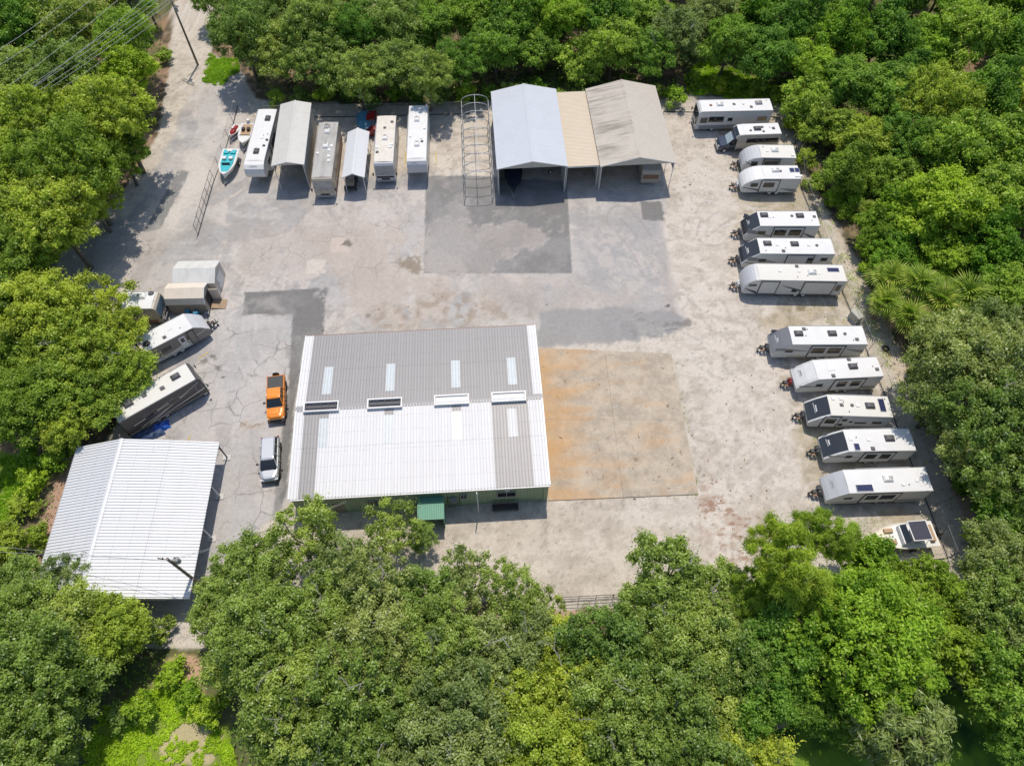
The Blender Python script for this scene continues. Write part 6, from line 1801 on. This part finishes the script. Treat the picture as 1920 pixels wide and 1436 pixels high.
def tree(kind, mat, px=None, R=4.0, label=None, group=None, zc=None, xy=None, seed=None, name=None, cat='tree', dead=0, low=1.0):
    r = random.Random(seed if seed is not None else (int(px[0] * 7 + px[1] * 13) if px else int(xy[0] * 31 + xy[1] * 57)))
    me, tm, R0, hc = r.choice(PROTO[kind])
    s = R / R0
    zs = s * r.uniform(.85, 1.22)
    if zc is not None:
        zs = zc / hc
    if px:
        p = G(px[0], px[1], hc * zs * low)
    else:
        p = Vector((xy[0], xy[1], 0))
    o = thing(name or ('pine_tree' if kind == 'pine_m' else 'bush' if kind == 'bush' else 'oak_tree' if kind.startswith(('oak', 'airy')) else 'broadleaf_tree'), label, cat, (p.x, p.y, 0), r.uniform(0, 6.283), group)
    o.scale = (s, s, zs)
    c = bpy.data.objects.new('crown', me); COL.objects.link(c); c.parent = o; c.location = (0, 0, hc * low)
    c.material_slots[0].link = 'OBJECT'; c.material_slots[0].material = MATS[mat]
    t = bpy.data.objects.new('trunk' if kind != 'bush' else 'stem', tm); COL.objects.link(t); t.parent = o; t.scale = (1, 1, low)
    for k in range(dead):
        d = bpy.data.objects.new('dead_branch', r.choice(DEAD)); COL.objects.link(d); d.parent = o
        a = r.uniform(0, 6.283); q = R0 * r.uniform(.1, .62)
        d.location = (q * math.cos(a), q * math.sin(a), hc * low + R0 * (.45 - .25 * q / R0)); d.rotation_euler = (r.uniform(-.3, .3), r.uniform(-.3, .3), r.uniform(0, 6.28))
    TREES.append((p.x, p.y, R))
    return o
OK, OL, OG, BR, MI, LI = 'leaf_oak', 'leaf_oak_olive', 'leaf_oak_grey', 'leaf_bright', 'leaf_mid', 'leaf_lime'
def pick(R, fam):
    if fam == 'airy':
        return 'airy'
    if fam == 'oak':
        return 'oak_s' if R < 3.6 else 'oak_m' if R < 5.4 else 'oak_l'
    return 'dome_s' if R < 3.3 else 'dome_m' if R < 5.3 else 'dome_l'
ORD = ['first', 'second', 'third', 'fourth', 'fifth', 'sixth', 'seventh', 'eighth', 'ninth', 'tenth', 'eleventh', 'twelfth', 'thirteenth', 'fourteenth', 'fifteenth', 'sixteenth', 'seventeenth', 'eighteenth', 'nineteenth', 'twentieth']
def ordinal(n):
    if n < 20:
        return ORD[n]
    t = {2: 'twenty', 3: 'thirty', 4: 'forty', 5: 'fifty'}[(n + 1) // 10]
    u = (n + 1) % 10
    return {2: 'twentieth', 3: 'thirtieth', 4: 'fortieth', 5: 'fiftieth'}[(n + 1) // 10] if u == 0 else t + '-' + ORD[u - 1]
KINDW = {OK: 'dark green oak', OL: 'olive green oak', OG: 'greyish oak', BR: 'bright green tree', MI: 'deep green tree', LI: 'lime green tree'}
def belt(where, group, rows, low=1.0):
    """rows: (x, y, R, family, material, dead). Labels count the trees of this edge from left to right (or top to bottom)."""
    for i, (x, y, R, fam, mat, dead) in enumerate(rows):
        tree(pick(R, fam), mat, (x, y), R, '%s, %s %s' % (KINDW[mat], ORD[i] if i < 20 else 'last', where), group, dead=dead, low=low)
o_, d_m, ai = 'oak', 'dome', 'airy'
belt('from the left in the line behind the carports', 'tree line behind the carports',
     [(452, 62, 4.4, o_, OK, 0), (520, 96, 4.4, o_, OK, 0), (600, 112, 4.4, o_, OK, 0), (668, 138, 4.0, o_, OK, 0), (738, 118, 4.2, o_, OK, 0), (800, 138, 3.6, o_, OK, 1), (858, 120, 3.8, o_, MI, 0),
      (930, 92, 4.2, d_m, MI, 0), (1000, 92, 3.9, d_m, MI, 0), (1084, 118, 3.2, d_m, MI, 0), (1150, 92, 4.0, d_m, MI, 0), (1214, 100, 3.8, o_, MI, 1), (1276, 60, 4.2, o_, OG, 1)], low=0.95)
belt('from the left in the back row at the top edge', 'back row at the photo top edge',
     [(495, 20, 4.2, o_, OK, 0), (580, 45, 4.4, o_, OK, 0), (655, 60, 4.2, o_, MI, 0), (730, 45, 4.4, o_, OK, 0), (810, 50, 4.2, d_m, MI, 0), (890, 30, 4.4, d_m, MI, 0), (970, 25, 4.4, d_m, MI, 0), (1050, 40, 4.2, d_m, BR, 0),
      (1130, 25, 4.4, d_m, MI, 0), (1210, 30, 4.2, d_m, MI, 0)])
belt('from the top along the driveway woods', 'woods left of the driveway',
     [(232, 68, 3.8, o_, MI, 0), (236, 132, 4.0, d_m, BR, 0), (205, 210, 5.0, o_, OL, 0), (222, 288, 3.6, o_, OL, 0), (130, 305, 5.2, o_, OL, 0), (165, 372, 3.8, o_, OL, 0), (95, 402, 5.2, o_, OL, 0), (40, 468, 4.6, o_, OL, 0)], low=1.12)
belt('from the top at the upper left photo edge', 'woods at the upper left photo edge',
     [(40, 40, 5.0, o_, MI, 0), (130, 40, 4.8, o_, OK, 0), (130, 130, 4.6, o_, OK, 0), (45, 140, 5.0, o_, OK, 0), (60, 225, 5.0, o_, OL, 0), (20, 320, 5.2, o_, OL, 0), (0, 410, 4.6, o_, OL, 0)])
belt('from the top in the clump over the left motorhomes', 'clump over the left motorhomes',
     [(185, 566, 3.6, ai, OL, 1), (85, 585, 4.6, o_, OL, 0), (235, 622, 2.6, ai, OL, 0), (150, 655, 4.6, o_, OL, 1), (30, 660, 4.6, o_, OL, 0), (232, 700, 2.9, o_, OL, 1), (110, 735, 4.6, o_, OL, 0), (185, 750, 3.0, o_, OL, 0), (28, 768, 3.8, o_, OL, 0), (118, 800, 2.4, o_, OL, 0)], low=0.8)
belt('from the top in the group around the white barn', 'trees round the white barn',
     [(8, 1020, 1.8, d_m, OL, 0), (18, 1095, 2.4, o_, OK, 0), (125, 1080, 2.3, ai, OG, 0), (25, 1160, 3.6, o_, OK, 0), (125, 1175, 3.4, o_, OK, 0), (215, 1182, 2.7, o_, OL, 0), (240, 1160, 1.6, ai, OL, 0), (55, 1265, 4.2, o_, OK, 0), (150, 1262, 2.9, o_, OK, 0), (230, 1215, 1.9, ai, OL, 0),
      (68, 1370, 3.6, o_, OK, 1), (20, 1420, 4.0, o_, OK, 0)])
belt('from the left along the edge below the workshop', 'near woods edge below the workshop',
     [(408, 1142, 2.6, o_, OK, 0), (470, 1082, 3.6, o_, OK, 1), (575, 1000, 3.0, ai, OK, 0), (640, 1060, 3.2, ai, OG, 0), (735, 985, 2.6, ai, OK, 0), (790, 1005, 1.7, ai, OK, 0), (700, 1090, 3.2, ai, OG, 1), (792, 1120, 3.0, o_, OK, 0), (878, 1092, 2.9, ai, OG, 0), (960, 1112, 2.8, ai, OK, 0),
      (1015, 1140, 1.9, ai, OK, 0), (1205, 1140, 2.2, ai, OK, 0), (1255, 1085, 3.2, o_, OK, 1), (1330, 1110, 3.0, o_, OK, 1)])
belt('from the left in the second row of the near woods', 'second row of the near woods',
     [(455, 1240, 3.0, o_, OK, 1), (505, 1185, 4.0, o_, OK, 1), (610, 1165, 4.0, o_, OK, 2), (715, 1190, 4.0, o_, OG, 1), (815, 1215, 3.6, o_, OK, 2), (905, 1240, 3.2, o_, OG, 1), (985, 1215, 2.8, o_, OG, 1), (1055, 1240, 3.2, o_, OL, 1), (1140, 1215, 3.4, o_, OK, 1), (1225, 1205, 3.6, o_, OK, 1), (1310, 1215, 3.8, o_, OK, 0), (1390, 1230, 3.6, o_, OK, 0)])
belt('from the left in the third row of the near woods', 'third row of the near woods',
     [(520, 1325, 3.2, o_, OK, 2), (560, 1290, 4.2, o_, OK, 2), (665, 1295, 4.2, o_, OK, 1), (770, 1315, 4.2, o_, OG, 2), (870, 1335, 4.0, o_, OG, 1), (965, 1315, 3.8, o_, OL, 2), (1060, 1340, 3.8, o_, OL, 1), (1150, 1325, 3.8, o_, OK, 1), (1245, 1310, 4.0, o_, OK, 1), (1340, 1330, 3.8, o_, OK, 0), (1420, 1310, 3.0, o_, MI, 0)])
belt('from the left in the row cut by the bottom photo edge', 'row cut by the bottom photo edge',
     [(552, 1428, 3.2, o_, OK, 0), (605, 1405, 3.9, o_, OK, 1), (710, 1410, 3.9, o_, OK, 1), (815, 1425, 3.9, o_, OG, 1), (920, 1425, 3.9, o_, OG, 1), (1020, 1430, 3.9, o_, OL, 0), (1115, 1425, 3.7, o_, OL, 1), (1210, 1425, 3.9, o_, OK, 0), (1310, 1430, 3.7, o_, OK, 0), (1395, 1425, 3.0, o_, OL, 0)])
# the yellowish pines and the broad bright crown at the lower right
tree('pine_m', LI, (1470, 1050), 3.6, 'yellow-green pine with open crown at the bottom right corner of the gravel', 'pines by the gravel corner')
tree('pine_m', LI, (1545, 1000), 2.8, 'smaller yellow-green pine just left of the motorboat', 'pines by the gravel corner')
tree('pine_m', LI, (1420, 1120), 2.8, 'yellow-green pine leaning out lowest left of the pine group', 'pines by the gravel corner')
tree('pine_m', LI, (1500, 1120), 3.0, 'yellow-green pine set behind the others next to the broad bright crown', 'pines by the gravel corner')
tree('dome_l', BR, (1610, 1210), 6.2, 'very broad bright green dome-shaped tree at the lower right', 'trees at the lower right')
tree('dome_m', BR, (1625, 1070), 3.4, 'bright green tree touching the motorboat from below', 'trees at the lower right')
tree('dome_m', LI, (1760, 1215), 4.0, 'lime green tree right of the very broad bright crown', 'trees at the lower right')
tree('dome_m', LI, (1730, 1115), 3.2, 'lime green tree below the fence corner right of the motorboat', 'trees at the lower right')
tree('dome_m', MI, (1460, 1210), 3.6, 'deep green tree left of the very broad bright crown', 'trees at the lower right')
tree('dome_m', MI, (1488, 1300), 2.6, 'deep green tree shading the pond edge below the broad crown', 'trees at the lower right')
tree('oak_m', MI, (1592, 1338), 2.6, 'dark tree overhanging the pond left of the pale drooping tree', 'trees at the lower right')
tree('willow', OG, (1690, 1385), 3.4, 'pale drooping grey-green tree hanging over the pond', 'trees at the lower right')
tree('oak_m', MI, (1905, 1370), 2.9, 'dark tree at the bottom right photo corner above the pond', 'trees at the lower right')
belt('from the top beyond the fence below the palms', 'woods right of the fence',
     [(1790, 665, 4.6, o_, OG, 1), (1880, 690, 4.6, o_, OG, 0), (1772, 750, 3.6, o_, OG, 1), (1858, 790, 4.6, o_, OK, 1), (1838, 856, 3.6, o_, OG, 0), (1900, 900, 4.0, o_, OK, 0), (1892, 985, 3.0, d_m, MI, 0), (1885, 1060, 3.6, o_, OG, 0), (1870, 1130, 3.6, o_, OK, 0), (1905, 1210, 3.8, o_, OG, 0), (1905, 1290, 3.2, o_, MI, 0)], low=1.0)
belt('from the top in the thicket right of the trailers', 'bright thicket right of the trailers',
     [(1500, 190, 2.9, d_m, MI, 0), (1555, 240, 3.8, d_m, OL, 0), (1622, 268, 3.8, d_m, OL, 0), (1585, 320, 3.4, d_m, OL, 0), (1668, 330, 3.6, d_m, MI, 0), (1760, 392, 5.2, d_m, BR, 0), (1690, 402, 3.0, d_m, BR, 0), (1640, 432, 2.4, d_m, LI, 0), (1672, 480, 3.4, d_m, BR, 0), (1765, 480, 3.6, d_m, BR, 0), (1850, 470, 4.2, d_m, BR, 0), (1885, 555, 4.0, d_m, MI, 0), (1850, 610, 3.0, o_, OG, 0)], low=0.75)
belt('from the left in the deep woods at the upper right', 'deep woods at the upper right',
     [(1330, 20, 4.2, o_, OG, 1), (1365, 85, 4.0, d_m, MI, 0), (1410, 25, 4.4, d_m, BR, 0), (1440, 110, 4.2, d_m, MI, 0), (1490, 45, 4.6, d_m, MI, 0), (1515, 125, 4.0, d_m, BR, 0), (1575, 65, 4.4, d_m, BR, 0), (1590, 160, 4.4, d_m, MI, 0), (1655, 70, 4.6, d_m, MI, 0), (1670, 180, 4.6, d_m, MI, 0), (1705, 260, 4.2, o_, MI, 0), (1735, 90, 4.8, d_m, BR, 0), (1755, 190, 4.8, o_, OL, 0), (1800, 285, 4.6, d_m, MI, 0), (1810, 70, 5.0, d_m, MI, 0), (1845, 180, 4.8, d_m, MI, 0), (1880, 290, 4.8, d_m, MI, 0), (1880, 385, 4.6, d_m, MI, 0), (1895, 80, 5.0, d_m, BR, 0), (1915, 190, 4.6, d_m, OL, 0)], low=0.85)

tree('oak_s', OK, (388, 2), 2.2, 'small dark oak at the top of the driveway right of the power pole', 'woods left of the driveway')
# ---- fan palms beyond the right fence
def frond_mesh(seed, L=1.9, n=17):
    """fan leaf: bare stalk along +x, then pleated segments with gaps, tips drooping"""
    r = random.Random(seed)
    C, Nn, Ax, Ln, Wd = [], [], [], [], []
    hub = np.array([L * .36, 0, L * .10])
    C.append(hub * .5); Ax.append(hub); Nn.append(np.array([0, 0, 1.0])); Ln.append(L * .38); Wd.append(.06)
    for k in range(n):
        a = -1.55 + 3.1 * k / (n - 1)
        ln = L * .66 * (1 - .3 * abs(a) / 1.55) * r.uniform(.85, 1.1)
        for seg in (0, 1):
            dz = (.05, -.55)[seg] - .15 * abs(a)
            d = np.array([math.cos(a), math.sin(a), dz]); d /= np.linalg.norm(d)
            base = hub if seg == 0 else hub + np.array([math.cos(a), math.sin(a), .05]) * ln * .5
            C.append(base + d * ln * .28); Ax.append(d); Nn.append(np.array([-d[2] * math.cos(a), .3 * math.sin(a + r.uniform(-.5, .5)), 1.0])); Ln.append(ln * .62); Wd.append((.13, .09)[seg])
    m = len(C)
    g = np.random.default_rng(seed)
    return leaf_mesh('frond', np.array(C), np.array(Nn), np.array(Ax), np.array(Ln), np.array(Wd), np.clip(g.normal(.6, .25, m), 0, 1), g.random(m))
FR = [frond_mesh(s) for s in (1, 2)]
def palm(px, label, h=3.0, nf=16, s=1.0, mat='leaf_palm'):
    r = random.Random(int(px[0] * 3 + px[1]))
    p = G(px[0], px[1], h)
    o = thing('fan_palm', label, 'palm', (p.x, p.y, 0), r.uniform(0, 6.28), 'fan palms beyond the right fence')
    MB().path([(0, 0, 0), (.05, .03, h * .5), (0, 0, h)], [.2, .17, .15], 8).build('trunk', 'bark', o)
    for k in range(nf):
        f = bpy.data.objects.new('frond', FR[k % 2]); COL.objects.link(f); f.parent = o
        f.material_slots[0].link = 'OBJECT'; f.material_slots[0].material = MATS[mat if k < nf - 2 else 'leaf_dry']
        f.location = (0, 0, h)
        tilt = (-1.25 + 1.55 * (k / nf)) if k < nf - 2 else .8
        f.rotation_euler = (0, tilt, k * 2.399 + r.uniform(-.2, .2))
        q = s * r.uniform(.85, 1.15); f.scale = (q, q, q)
    TREES.append((p.x, p.y, 1.8))
for i, (x, y, h, s) in enumerate(((1668, 528, 3.0, 1.5), (1655, 572, 2.4, 1.3), (1718, 540, 3.6, 1.6), (1700, 598, 2.8, 1.4), (1760, 572, 3.4, 1.6), (1805, 558, 3.8, 1.6), (1792, 606, 3.0, 1.4), (1742, 622, 2.6, 1.3), (1652, 415, 1.6, .9), (1625, 395, 1.4, .8), (1700, 300, 2.8, 1.0), (1740, 335, 2.6, 1.0), (280, 20, 3.0, 1.1), (250, 42, 3.0, 1.0))):
    if i < 8:
        lab = 'yellowish fan palm in the palm clump beyond the right fence, %s from the left' % ORD[(1, 0, 3, 2, 5, 7, 6, 4)[i]]
    else:
        lab = ['small fan palm at the thicket edge near the black-nosed trailers, right one', 'small fan palm at the thicket edge near the black-nosed trailers, left one', 'fan palm among the upper right thicket, left of two', 'fan palm among the upper right thicket, right of two', 'dark fan palm beside the driveway power pole, nearer the pole', 'dark fan palm beside the driveway power pole, farther from the pole'][i - 8]
    palm((x, y), lab, h, 20, s, 'leaf_palm' if i < 12 else 'leaf_mid')

# ---- bushes along the edges
BUSH = [(1490, 235, 1.2, LI), (1512, 300, 1.3, OL), (1530, 345, 1.4, OL), (1560, 372, 1.2, BR), (1600, 370, 1.6, BR), (1585, 398, 1.2, LI), (1625, 470, 1.5, BR), (1640, 500, 1.4, BR), (1455, 180, 1.3, LI), (1420, 165, 1.2, MI), (1300, 150, 1.2, LI), (1345, 158, 1.3, LI), (1380, 165, 1.1, BR),
        (880, 180, 1.2, MI), (1260, 175, 1.2, BR), (700, 195, 1.0, MI), (300, 1180, 1.2, OK), (330, 1270, 1.4, BR), (365, 1305, 1.2, BR), (260, 1330, 1.3, BR), (60, 900, 1.4, BR), (110, 860, 1.4, BR), (45, 950, 1.3, OL), (75, 1010, 1.2, OL), (235, 1340, 1.2, OK), (395, 1330, 1.3, BR), (60, 860, 1.3, BR), (1830, 1010, 1.4, OL), (1845, 930, 1.3, MI), (1720, 700, 1.0, OG), (1740, 790, 1.2, OG), (1800, 905, 1.2, MI), (310, 105, 1.1, MI), (412, 60, 1.2, BR), (1095, 190, 1.4, MI), (1180, 155, 1.3, MI)] + [(x, 186 - (i * 37) % 17, 1.25 + .1 * (i % 3), (MI, OK, BR)[i % 3]) for i, x in enumerate(range(520, 1290, 44))]
_bn = {}
BUSH.sort(key=lambda q: q[1])
for i, (x, y, R, m) in enumerate(BUSH):
    w = {LI: 'lime green', OL: 'olive', BR: 'bright green', MI: 'deep green', OK: 'dark green', OG: 'greyish'}[m]
    near = 'at the upper right edge of the yard' if x > 1400 and y < 330 else 'between the right fence and the thicket' if x > 1500 and y < 620 else 'right of the lower trailers' if x > 1500 else 'behind the carports' if y < 250 and x > 600 else 'left of the white barn' if x < 150 else 'beside the driveway' if y < 250 else 'in the grassy clearing at the lower left'
    _bn[near] = _bn.get(near, 0) + 1
    tree('bush', m, (x, y), R, 'low %s bush %s (%s from the top)' % (w, near, ordinal(_bn[near] - 1)), 'bushes along the edges', name='bush', cat='bush')

# ---- fill the woods behind the edges (trees nothing tells apart)
LOWCLEAR = [(190, 1290), (300, 1235), (390, 1225), (440, 1330), (450, 1470), (150, 1470)]
def pfill():
    g = np.random.default_rng(99)
    n = 9000
    X, Y = g.uniform(-90, 90, n), g.uniform(-2, 122, n)
    d = CAM_H * _C + Y * _S
    px, py = 960 + F_PX * X / d, 718 + F_PX * (CAM_H * _S - Y * _C) / d
    clear = list(GRASS.values()) + [POND, LOWCLEAR, [(500, -60), (740, -60), (715, 12), (525, 8)], [(1540, 360), (1600, 360), (1720, 700), (1700, 740), (1640, 640)]]
    ok = (sdf(px, py, YARD) < -55) & (px > -90) & (px < 2010) & (py > -110) & (py < 1520)
    for c in clear:
        ok &= sdf(px, py, c) < (-70 if c is POND or c is GRASS['left'] or c is LOWCLEAR else -14)
    R_ = g.uniform(3.4, 4.8, n)
    pickr = g.integers(0, 3, n)
    got = {}
    for i in np.nonzero(ok)[0]:
        R = R_[i]
        if any((X[i] - x) ** 2 + (Y[i] - y) ** 2 < (.70 * (R + r)) ** 2 for x, y, r in TREES):
            continue
        right, top = px[i] > 1300, py[i] < 260
        if right and py[i] < 700:
            fam, mat = 'dome', (MI, MI, BR)[pickr[i]]
        elif px[i] < 500 and py[i] < 900:
            fam, mat = 'oak', (OL, OK, OL)[pickr[i]]
        else:
            fam, mat = 'oak', (OK, OK, OG)[pickr[i]]
        region = 'the top woods' if top and 500 < px[i] <= 1300 else 'the upper right woods' if right and py[i] < 700 else 'the lower right woods' if right else 'the left woods' if px[i] < 500 else 'the bottom woods'
        TREES.append((X[i], Y[i], R))
        got.setdefault((mat, region), []).append((X[i], Y[i], R, fam))
    for (mat, region), L in got.items():
        for k, (x, y, R, fam) in enumerate(sorted(L, key=lambda q: -q[1])):
            tree(pick(R, fam), mat, None, R, '%s deep inside %s, %s of its colour from the top' % (KINDW[mat], region, ordinal(k)), '%s trees deep inside %s' % (KINDW[mat], region), xy=(x, y))
    print('filled', sum(len(v) for v in got.values()), 'total trees', len(TREES))
pfill()

# ---- undergrowth, dry litter and grass as uncountable stuff
def scatter(name, mat, label, n, area, keep, hmax, leaf, seed, upright=0.4, wd=.5, clump=0.0):
    g = np.random.default_rng(seed)
    X = g.uniform(area[0], area[1], n); Y = g.uniform(area[2], area[3], n)
    d = np.maximum(CAM_H * _C + Y * _S, 1.0)
    px, py = 960 + F_PX * X / d, 718 + F_PX * (CAM_H * _S - Y * _C) / d
    k = keep(px, py, X, Y)
    X, Y = X[k], Y[k]
    m = len(X)
    hgt = hmax * fbm(X, Y, .45, seed + 3, 3) * 1.6
    Z = g.random(m) ** .7 * np.clip(hgt, .04, None)
    C = np.stack([X, Y, Z], 1)
    Nn = unit(np.array([0, 0, 1.0]) + g.normal(size=(m, 3)) * .6) if upright < .9 else unit(g.normal(size=(m, 3)) * [1, 1, .15] + np.array([0, 0, 1.1]))
    Ax = unit(g.normal(size=(m, 3)) * [1, 1, .4]) if upright < .9 else unit(np.array([0, 0, .55]) + g.normal(size=(m, 3)) * .6)
    sz = leaf * g.uniform(.6, 1.5, m)
    me = leaf_mesh(name, C, Nn, Ax, sz, sz * wd, np.clip(fbm(X, Y, .6, seed + 9, 3) * 1.1 - .05 + g.normal(size=m) * .12, 0, 1), g.random(m))
    me.materials.clear(); me.materials.append(MATS[mat])
    o = link(name, me, None, None)
    o['kind'] = 'stuff'; o['label'] = label; o['category'] = name.split('_')[-1]
    return o
def in_woods(px, py, X, Y):
    ok = (sdf(px, py, YARD) < -16) & (px > -60) & (px < 1980) & (py > -120) & (py < 1500)
    for c in list(GRASS.values()) + [POND]:
        ok &= sdf(px, py, c) < -3
    ok &= fbm(X, Y, .16, 303, 3) > .38
    ok &= ~((sdf(px, py, [(1470, 180), (1515, 330), (1640, 560), (1760, 720), (1860, 1010), (1830, 1100), (1690, 730)]) > 0) & (fbm(X, Y, .5, 313, 2) > .42))
    return ok
scatter('undergrowth', 'leaf_mid', 'low green undergrowth covering the floor of the woods', 130000, (-80, 80, 0, 112), in_woods, .9, .30, 5)
def in_grass(px, py, X, Y):
    m = np.zeros(px.shape, bool)
    for c in GRASS.values():
        m |= (sdf(px, py, c) + (fbm(X, Y, .5, 77, 3) - .5) * 40) > 0
    bare = sdf(px, py, [(300, 1350), (340, 1330), (410, 1355), (425, 1450), (330, 1450), (280, 1400)]) + (fbm(X, Y, .4, 81, 4) - .5) * 120
    return m & (fbm(X, Y, .9, 79, 3) > .36) & ((bare < 4) | (fbm(X, Y, 1.3, 83, 4) > .50))
for i, (key, poly) in enumerate(GRASS.items()):
    ws = [G(x, y) for x, y in poly]
    ar_ = (min(w.x for w in ws) - 1, max(w.x for w in ws) + 1, min(w.y for w in ws) - 1, max(w.y for w in ws) + 1)
    lab = {'drive': 'bright grass tuft beside the driveway and power pole', 'topright': 'yellowish weeds and grass at the upper right yard edge', 'left': 'bright grass slope left of the white barn', 'lowleft': 'lush grass in the clearing at the lower left', 'toproad': 'bright grass verge at the top of the driveway'}[key]
    area_ = (ar_[1] - ar_[0]) * (ar_[3] - ar_[2])
    scatter('grass', 'grass_blade', lab, int(min(40000, area_ * 260)), ar_, in_grass, .22, .30, 40 + i, upright=1.0, wd=.24)
def in_verge(px, py, X, Y):
    a = sdf(px, py, [(1500, 330), (1520, 330), (1560, 410), (1610, 520), (1690, 720), (1672, 735), (1590, 540), (1530, 400)])
    return (a > 0) & (fbm(X, Y, 1.1, 515, 3) > .5)
scatter('verge_weeds', 'grass_blade', 'patchy weeds along the strip outside the right fence', 30000, (28, 46, 30, 72), in_verge, .25, .22, 55, upright=1.0, wd=.2)
def in_litter(px, py, X, Y):
    ok = (sdf(px, py, [(1470, 185), (1515, 330), (1640, 560), (1720, 700), (1860, 1010), (1830, 1090), (1690, 735), (1590, 520), (1500, 340)]) > 0) | (sdf(px, py, [(60, 1000), (110, 880), (150, 830), (120, 1000), (70, 1080)]) > 0)
    return ok & (fbm(X, Y, .8, 615, 3) > .46)
scatter('leaf_litter', 'leaf_dry', 'dry brown litter and brush at the foot of the woods', 60000, (-50, 60, 10, 86), in_litter, .35, .28, 65, wd=.3)

def in_yardweeds(px, py, X, Y):
    a = sdf(px, py, [(1385, 250), (1490, 230), (1590, 560), (1760, 1020), (1600, 1040), (1480, 760), (1440, 560)]) > 0
    b = np.abs(sdf(px, py, [(1028, 939), (1309, 927), (1258, 664), (1200, 655), (1180, 930)])) < 7
    c = (sdf(px, py, YARD) > 0) & (sdf(px, py, YARD) < 14)
    n1 = fbm(X, Y, .7, 717, 4)
    return (a & (n1 > .60)) | (b & (px > 1255) & (n1 > .45)) | (c & (n1 > .52))
scatter('yard_weeds', 'grass_blade', 'scattered low weeds in the gravel between trailers and along the yard edge', 120000, (-45, 50, 10, 86), in_yardweeds, .12, .16, 71, upright=1.0, wd=.3)
def in_droppings(px, py, X, Y):
    a = sdf(px, py, YARD)
    return (a > -5) & (fbm(X, Y, .5, 719, 4) > .50 + np.clip(a, 0, 120) / 120 * .2)
scatter('fallen_leaves', 'leaf_dry', 'thin scatter of fallen brown leaves on the yard near the trees', 26000, (-45, 50, 10, 86), in_droppings, .03, .10, 73, wd=.5)

def bits():
    r = random.Random(17)
    b = MB()
    spots = [(1240, 885, 60, 50, 26, .112), (1180, 800, 120, 110, 34, .112), (1330, 930, 60, 60, 46, .01), (1350, 850, 90, 200, 30, .01), (700, 560, 260, 60, 24, .01), (1440, 760, 60, 260, 40, .01), (520, 300, 200, 60, 14, .01), (1300, 300, 60, 120, 20, .01)]
    for cx, cy, sx, sy, n, z in spots:
        for k in range(n):
            q = G(cx + r.gauss(0, sx * .5), cy + r.gauss(0, sy * .5))
            if r.random() < .55:
                continue
            l, w, a = r.uniform(.04, .17), r.uniform(.025, .07), r.uniform(0, 6.28)
            c, s_ = math.cos(a), math.sin(a)
            h = r.uniform(.02, .07)
            pts = [(-l, -w), (l * r.uniform(.6, 1), -w * r.uniform(.3, 1)), (l, w * r.uniform(.3, 1)), (-l * r.uniform(.5, 1), w)]
            vs = [(q.x + x * c - y * s_, q.y + x * s_ + y * c, z) for x, y in pts]
            b.add(vs + [(x, y, z + h) for x, y, _ in vs], [(4, 5, 6, 7), (0, 1, 5, 4), (1, 2, 6, 5), (2, 3, 7, 6), (3, 0, 4, 7)])
    o = b.build('yard_debris', 'copper_brown', None)
    o['kind'] = 'stuff'; o['label'] = 'small brown sticks and scraps scattered over the pad and gravel'; o['category'] = 'debris'
bits()
